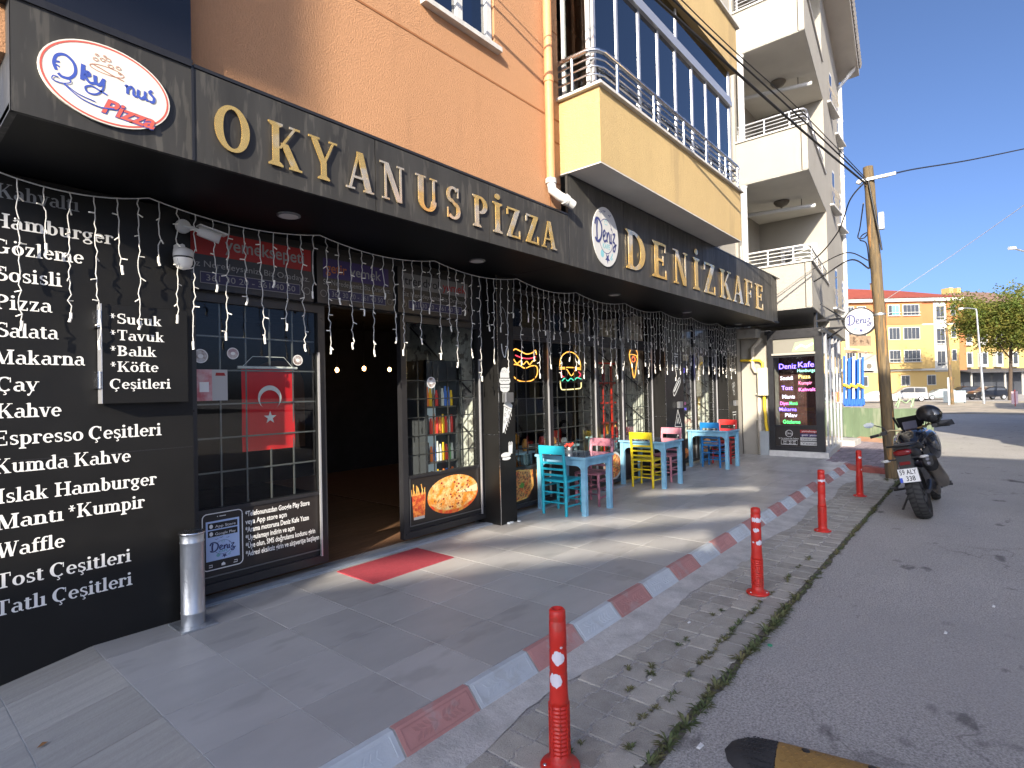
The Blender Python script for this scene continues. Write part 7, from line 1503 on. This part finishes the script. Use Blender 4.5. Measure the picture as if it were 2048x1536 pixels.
# ================================================================ parked cars
def car(label, col, px, d, heading, kind, metal=.3, dz=0):
    p = at0(px, d); t = thing('parked_car', label, 'car', (0, 0, 0), 'cars parked across the junction')
    m = mat('car_paint_' + kind + str(int(px)), col, .3, metal=metal, coat=.6)
    W2 = .87
    if kind == 'van': prof = [(-2.15, .35), (-2.2, .9), (-2.1, 1.05), (-2.0, 1.78), (-.2, 1.85), (.35, 1.75), (1.1, 1.15), (1.95, .98), (2.15, .75), (2.15, .35)]; gh = [(-1.95, 1.12), (-1.9, 1.68), (-.25, 1.75), (.3, 1.68), (.95, 1.15)]; wx = (-1.35, 1.35)
    elif kind == 'sedan': prof = [(-2.15, .32), (-2.2, .95), (-1.7, 1.02), (-1.0, 1.42), (-.1, 1.46), (.45, 1.38), (1.15, 1.0), (1.95, .85), (2.15, .65), (2.15, .32)]; gh = [(-1.55, 1.0), (-.95, 1.36), (-.1, 1.40), (.42, 1.33), (1.0, .99)]; wx = (-1.35, 1.35)
    else: prof = [(-2.05, .38), (-2.1, 1.0), (-1.9, 1.15), (-1.55, 1.58), (-.3, 1.66), (.4, 1.58), (1.05, 1.15), (1.85, 1.02), (2.1, .8), (2.1, .38)]; gh = [(-1.75, 1.15), (-1.45, 1.50), (-.3, 1.58), (.35, 1.52), (.95, 1.13)]; wx = (-1.3, 1.3)
    b = M(); n = len(prof); zb = .95
    secs = []
    for y in (-W2, -W2 * .97, W2 * .97, W2):
        e = .04 if abs(y) == W2 else 0
        secs.append([(x * (1 - e), y * (1 if z < 1.05 else .86), z - (e * .6 if z > .5 else -e * .3)) for x, z in prof])
    vs = [q for s in secs for q in s]
    b.add(vs, [tuple(range(n)), tuple(range(4 * n - 1, 3 * n - 1, -1))] + [(s * n + i, (s + 1) * n + i, (s + 1) * n + (i + 1) % n, s * n + (i + 1) % n) for s in range(3) for i in range(n)], False); obj('body', b, m, t)
    for s in (-1, 1):
        b = M(); ym = lambda z: s * (W2 * .865 + .012) if z > 1.05 else s * (W2 + .004) * (.93 if z > .98 else 1)
        mid = .5 * (gh[1][0] + gh[3][0]) + .1
        for (xa, xb) in ((gh[0][0] + .12, mid - .05), (mid + .05, gh[4][0] - .12)):
            def top(x):
                for i in range(4):
                    if gh[i][0] <= x <= gh[i + 1][0]: f = (x - gh[i][0]) / (gh[i + 1][0] - gh[i][0]); return gh[i][1] + f * (gh[i + 1][1] - gh[i][1])
                return gh[0][1]
            xs = [xa + (xb - xa) * k / 6 for k in range(7)]; zl = gh[0][1] + .02
            v_ = [(x, s * (W2 * .90), zl) for x in xs] + [(x, s * (W2 * .875), max(zl + .01, top(x) - .05)) for x in xs]
            fs = [(k, k + 1, k + 8, k + 7) for k in range(6)]; b.add(v_, fs)
        obj('side_window', b, m_fw, t)
    # windscreen and rear screen
    for (a, c, sg) in ((gh[4], gh[3], 1), (gh[0], gh[1], -1)):
        b = M(); o_ = sg * .10; v_ = [(a[0] + o_, -.66, a[1] + .03), (a[0] + o_, .66, a[1] + .03), (c[0] + o_ * .9, .58, c[1] + .02), (c[0] + o_ * .9, -.58, c[1] + .02)]; b.add(v_, [(0, 1, 2, 3)]); obj('windscreen', b, m_fw, t)
    for x in wx:
        for s in (-1, 1):
            b = M(); b.lathe([(.31, -.1), (.33, -.06), (.33, .06), (.31, .1)], (x, s * (W2 - .07), .33), (0, 1, 0), 20); w = obj('wheel', b, m_rub, t); b = M(); b.lathe([(.21, -.115), (.21, .115)], (x, s * (W2 - .07), .33), (0, 1, 0), 14); obj('rim', b, m_alu, w)
    for s in (-1, 1): b = M(); b.sphere((2.05, s * .62, .78), .13, 8, 6, (.6, 1.3, .8)); obj('headlight', b, m_ind, t); b = M(); b.sphere((-2.12, s * .7, .95), .1, 8, 6, (.5, 1, 1.3)); obj('tail_lamp', b, m_tail, t)
    b = M(); b.box(2.06, 2.17, -.5, .5, .42, .6); obj('grille', b, m_pl, t); b = M(); b.sphere((.75, -.98, 1.1), .1, 7, 5, (.6, 1, .7)); b.sphere((.75, .98, 1.1), .1, 7, 5, (.6, 1, .7)); obj('mirror', b, m, t)
    t.location = p + Vector((0, 0, .0)); t.rotation_euler.z = heading; return t
car('white hatchback parked leftmost, half hidden by the leaning wooden pole', (.42, .42, .40), 1750, 66, radians(100), 'sedan')
car('silver high-roofed van parked right of the leaning wooden pole', (.30, .30, .29), 1812, 70, radians(112), 'van', .5)
car('pale blue-white sedan parked behind the thin leaning pole', (.33, .40, .42), 1882, 74, radians(115), 'sedan')
car('dark hatchback parked behind the black car and dumpster', (.06, .06, .065), 1928, 80, radians(120), 'suv')
car('black crossover parked behind the tall street lamp', (.012, .012, .014), 1975, 70, radians(130), 'suv')
# ================================================================ tree
def tree(px, d, py_c, rx, rz_, n, label, seed, trunk=.22, name='street_tree'):
    R = random.Random(seed); p = at0(px, d); c = at(px, py_c, d); t = thing(name, label, 'tree', p)
    b = M(); mid = p.lerp(c, .55); b.tube([p, mid + eu * .1, c, c + Vector((0, 0, rz_ * .6))], [trunk, trunk * .75, trunk * .45, .04], 8)
    br = []
    for k in range(26):
        a = R.uniform(0, 2 * pi); s = mid.lerp(c, R.uniform(0, 1)); e = c + Vector((cos(a) * rx * .75, sin(a) * rx * .75, R.uniform(-.5, .8) * rz_)); m_ = s.lerp(e, .5) + Vector((0, 0, .3)); b.tube([s, m_, e], [trunk * .35, trunk * .2, .03], 5); br += [m_, e, s.lerp(e, .75)]
    obj('trunk', b, m_bark, t)
    b = M(); cl = [q + Vector((R.uniform(-.8, .8), R.uniform(-.8, .8), R.uniform(-.5, .7))) for q in br for _ in range(2)]
    for k in range(n):
        q = R.choice(cl); r = R.gauss(0, .5); g3 = Vector((R.gauss(0, 1), R.gauss(0, 1), R.gauss(0, .6))); 
        v = q + g3 * rx * .17; a = Vector((R.uniform(-1, 1), R.uniform(-1, 1), R.uniform(-.6, .6))).normalized(); w = a.cross(Vector((R.uniform(-1, 1), R.uniform(-1, 1), R.uniform(-1, 1)))).normalized(); s = R.uniform(.09, .19)
        b.add([v - a * s, v + w * s * .55, v + a * s, v - w * s * .55], [(0, 1, 2, 3)])
    obj('crown', b, m_lf, t)
m_bark = mat('dark_bark', (.07, .05, .035), .9)
m_lf = mat('tree_leaves', (.10, .145, .022), .7, c2=(.20, .17, .03), vs=1.2, fine=.2, fs=3)
nn = m_lf.node_tree; tb = nn.nodes.new('ShaderNodeBsdfTranslucent'); tb.inputs[0].default_value = (.22, .26, .03, 1); mx = nn.nodes.new('ShaderNodeMixShader'); mx.inputs[0].default_value = .35
out = [x for x in nn.nodes if x.type == 'OUTPUT_MATERIAL'][0]; nn.links.new(nn.nodes['Principled BSDF'].outputs[0], mx.inputs[1]); nn.links.new(tb.outputs[0], mx.inputs[2]); nn.links.new(mx.outputs[0], out.inputs[0])
tree(2020, 66, 652, 5.5, 4.2, 36000, 'large green and yellowing tree standing before the right building', 3)
# ================================================================ buildings across the street, behind the photographer (they cast the shade)
m_opp = mat('opposite_wall', (.55, .50, .42), .9, var=.05, vs=.5); m_opp2 = mat('opposite_yellow_wall', (.62, .48, .26), .9, var=.05, vs=.5)
def opp(label, x0, x1, y0, y1, h, m, face):
    t = thing('apartment_building', label, 'building', ((x0 + x1) / 2, (y0 + y1) / 2, -.12)); b = M(); b.box(x0, x1, y0, y1, -.12, h); obj('wall', b, m, t)
    w = M(); g = M(); z = 1.0
    while z < h - 1.5:
        x = x0 + 1.2
        while x < x1 - 1.6: w.box(x, x + 1.5, y1, y1 + .05, z, z + 1.4); g.box(x + .08, x + 1.42, y1 + .05, y1 + .06, z + .08, z + 1.32); x += 3.0
        y = y0 + 1.2
        while y < y1 - 1.6:
            w.box(x0 - .05, x0, y, y + 1.5, z, z + 1.4); g.box(x0 - .06, x0 - .05, y + .08, y + 1.42, z + .08, z + 1.32); y += 3.0
        z += 3.0
    obj('window_frame', w, m_fwf, t, kind='stuff'); obj('window_pane', g, m_fw, t, kind='stuff'); return t
HA = .56 + 13.5 * (math.tan(SUN_EL) / sin(SUN_AZ)); rt = math.tan(SUN_EL) / sin(SUN_AZ); ct = cos(SUN_AZ) / sin(SUN_AZ)
ta = opp('plain cream apartment block behind the photographer across the street', -38, -18.6, -12, -9.0, 10.3, m_opp, 'n')
b = M(); b.box(-18.6, -16.9, -19, -9.0, -.12, HA); b.box(-38, -37, -12, -9.0, 10.3, HA); obj('shade_tower', b, m_opp, ta)  # unseen tower and end wall, sized to shade the street
bands = [((2.35, 4.45), (5.6, 2.15), (3.0, 4.85), (6.25, 2.5)), ((4.15, 4.5), (7.2, 2.2), (5.0, 4.65), (8.05, 2.4)), ((7.5, 4.1), (9.2, 2.45), (8.1, 4.15), (9.85, 2.55))]  # slits of an added screen; direct sun stands in for window reflections
def tos(p): return (p[0] - (p[1] + 9) * ct, (p[1] + 9) * rt)
bq = [tuple(tos(p) for p in bd) for bd in bands]
def zon(a, c, x): f = (x - a[0]) / (c[0] - a[0]); return a[1] + f * (c[1] - a[1]), f
b = M(); N = 150; xa, xb = -37.0, -18.6; dx = (xb - xa) / N
for i in range(N):
    x = xa + (i + .5) * dx; cuts = []
    for L0, L1, U0, U1 in bq:
        zl, fl1 = zon(L0, L1, x); zu, fu = zon(U0, U1, x)
        if 0 <= fl1 <= 1 and 0 <= fu <= 1 and zu > zl: cuts.append((zl, zu))
        elif (0 <= fl1 <= 1) and zu > zl: cuts.append((zl, zl + (zu - zl) * max(0, 1 - min(abs(fu), abs(fu - 1)) * 6)))
    z = 10.3
    for lo, hi in sorted(cuts):
        if lo > z: b.box(x - dx / 2, x + dx / 2, -9.12, -9.0, z, min(lo, HA))
        z = max(z, min(hi, HA))
    if z < HA: b.box(x - dx / 2, x + dx / 2, -9.12, -9.0, z, HA)
obj('sun_band_screen', b, m_opp, ta)
zb_ = 3.74 + 12.65 * rt  # unseen slab on a support, added to cast the orange wall's shadow
b = M(); b.box(-38, -34.4, -9.9, -9.13, 10.3, zb_ + 3.2); b.box(-34.4, -27.98, -9.2, -9.05, zb_, zb_ + 1.62); b.box(-34.4, -27.84, -9.2, -9.05, zb_ + 1.62, zb_ + 3.2); obj('wall_shade_caster', b, m_opp, ta)
opp('low yellow shop building across the street', 11.5, 31.0, -9.5, -4.6, 6.4, m_opp2, 'n')
opp('cream apartment block farther along the opposite side of the street', 34, 50, -24, -12, 11.0, m_opp2, 'n')
# more far ground buildings so the horizon is closed beyond the frame

t = ta
lb = [o for o in bpy.data.objects if o.get('label', '').startswith('low yellow shop')][0]
b = M(); b.box(11.3, 31.2, -4.6, -4.2, 3.0, 3.9); o = obj('sign_band', b, m_frame, lb)
b = M(); b.prism([(11.2, -9.8, 6.4), (11.2, -4.2, 6.4), (11.2, -7.0, 7.6)], (20.1, 0, 0)); obj('roof', b, m_roof, lb)
for k in range(6): b = M(); b.box(12.2 + k * 3.1, 14.6 + k * 3.1, -4.595, -4.55, .1, 2.7); obj('shop_window', b, m_fw, lb)
for (x, y, col, lb_, kd) in ((9.6, -3.3, (.015, .015, .018), 'black hatchback parked across the street behind the camera', 'suv'), (15.5, -3.2, (.5, .5, .5), 'grey sedan parked across the street behind the camera', 'sedan')):
    c = car(lb_, col, 1000 + x, 60, 0, kd); c.location = (x, y, -.12)
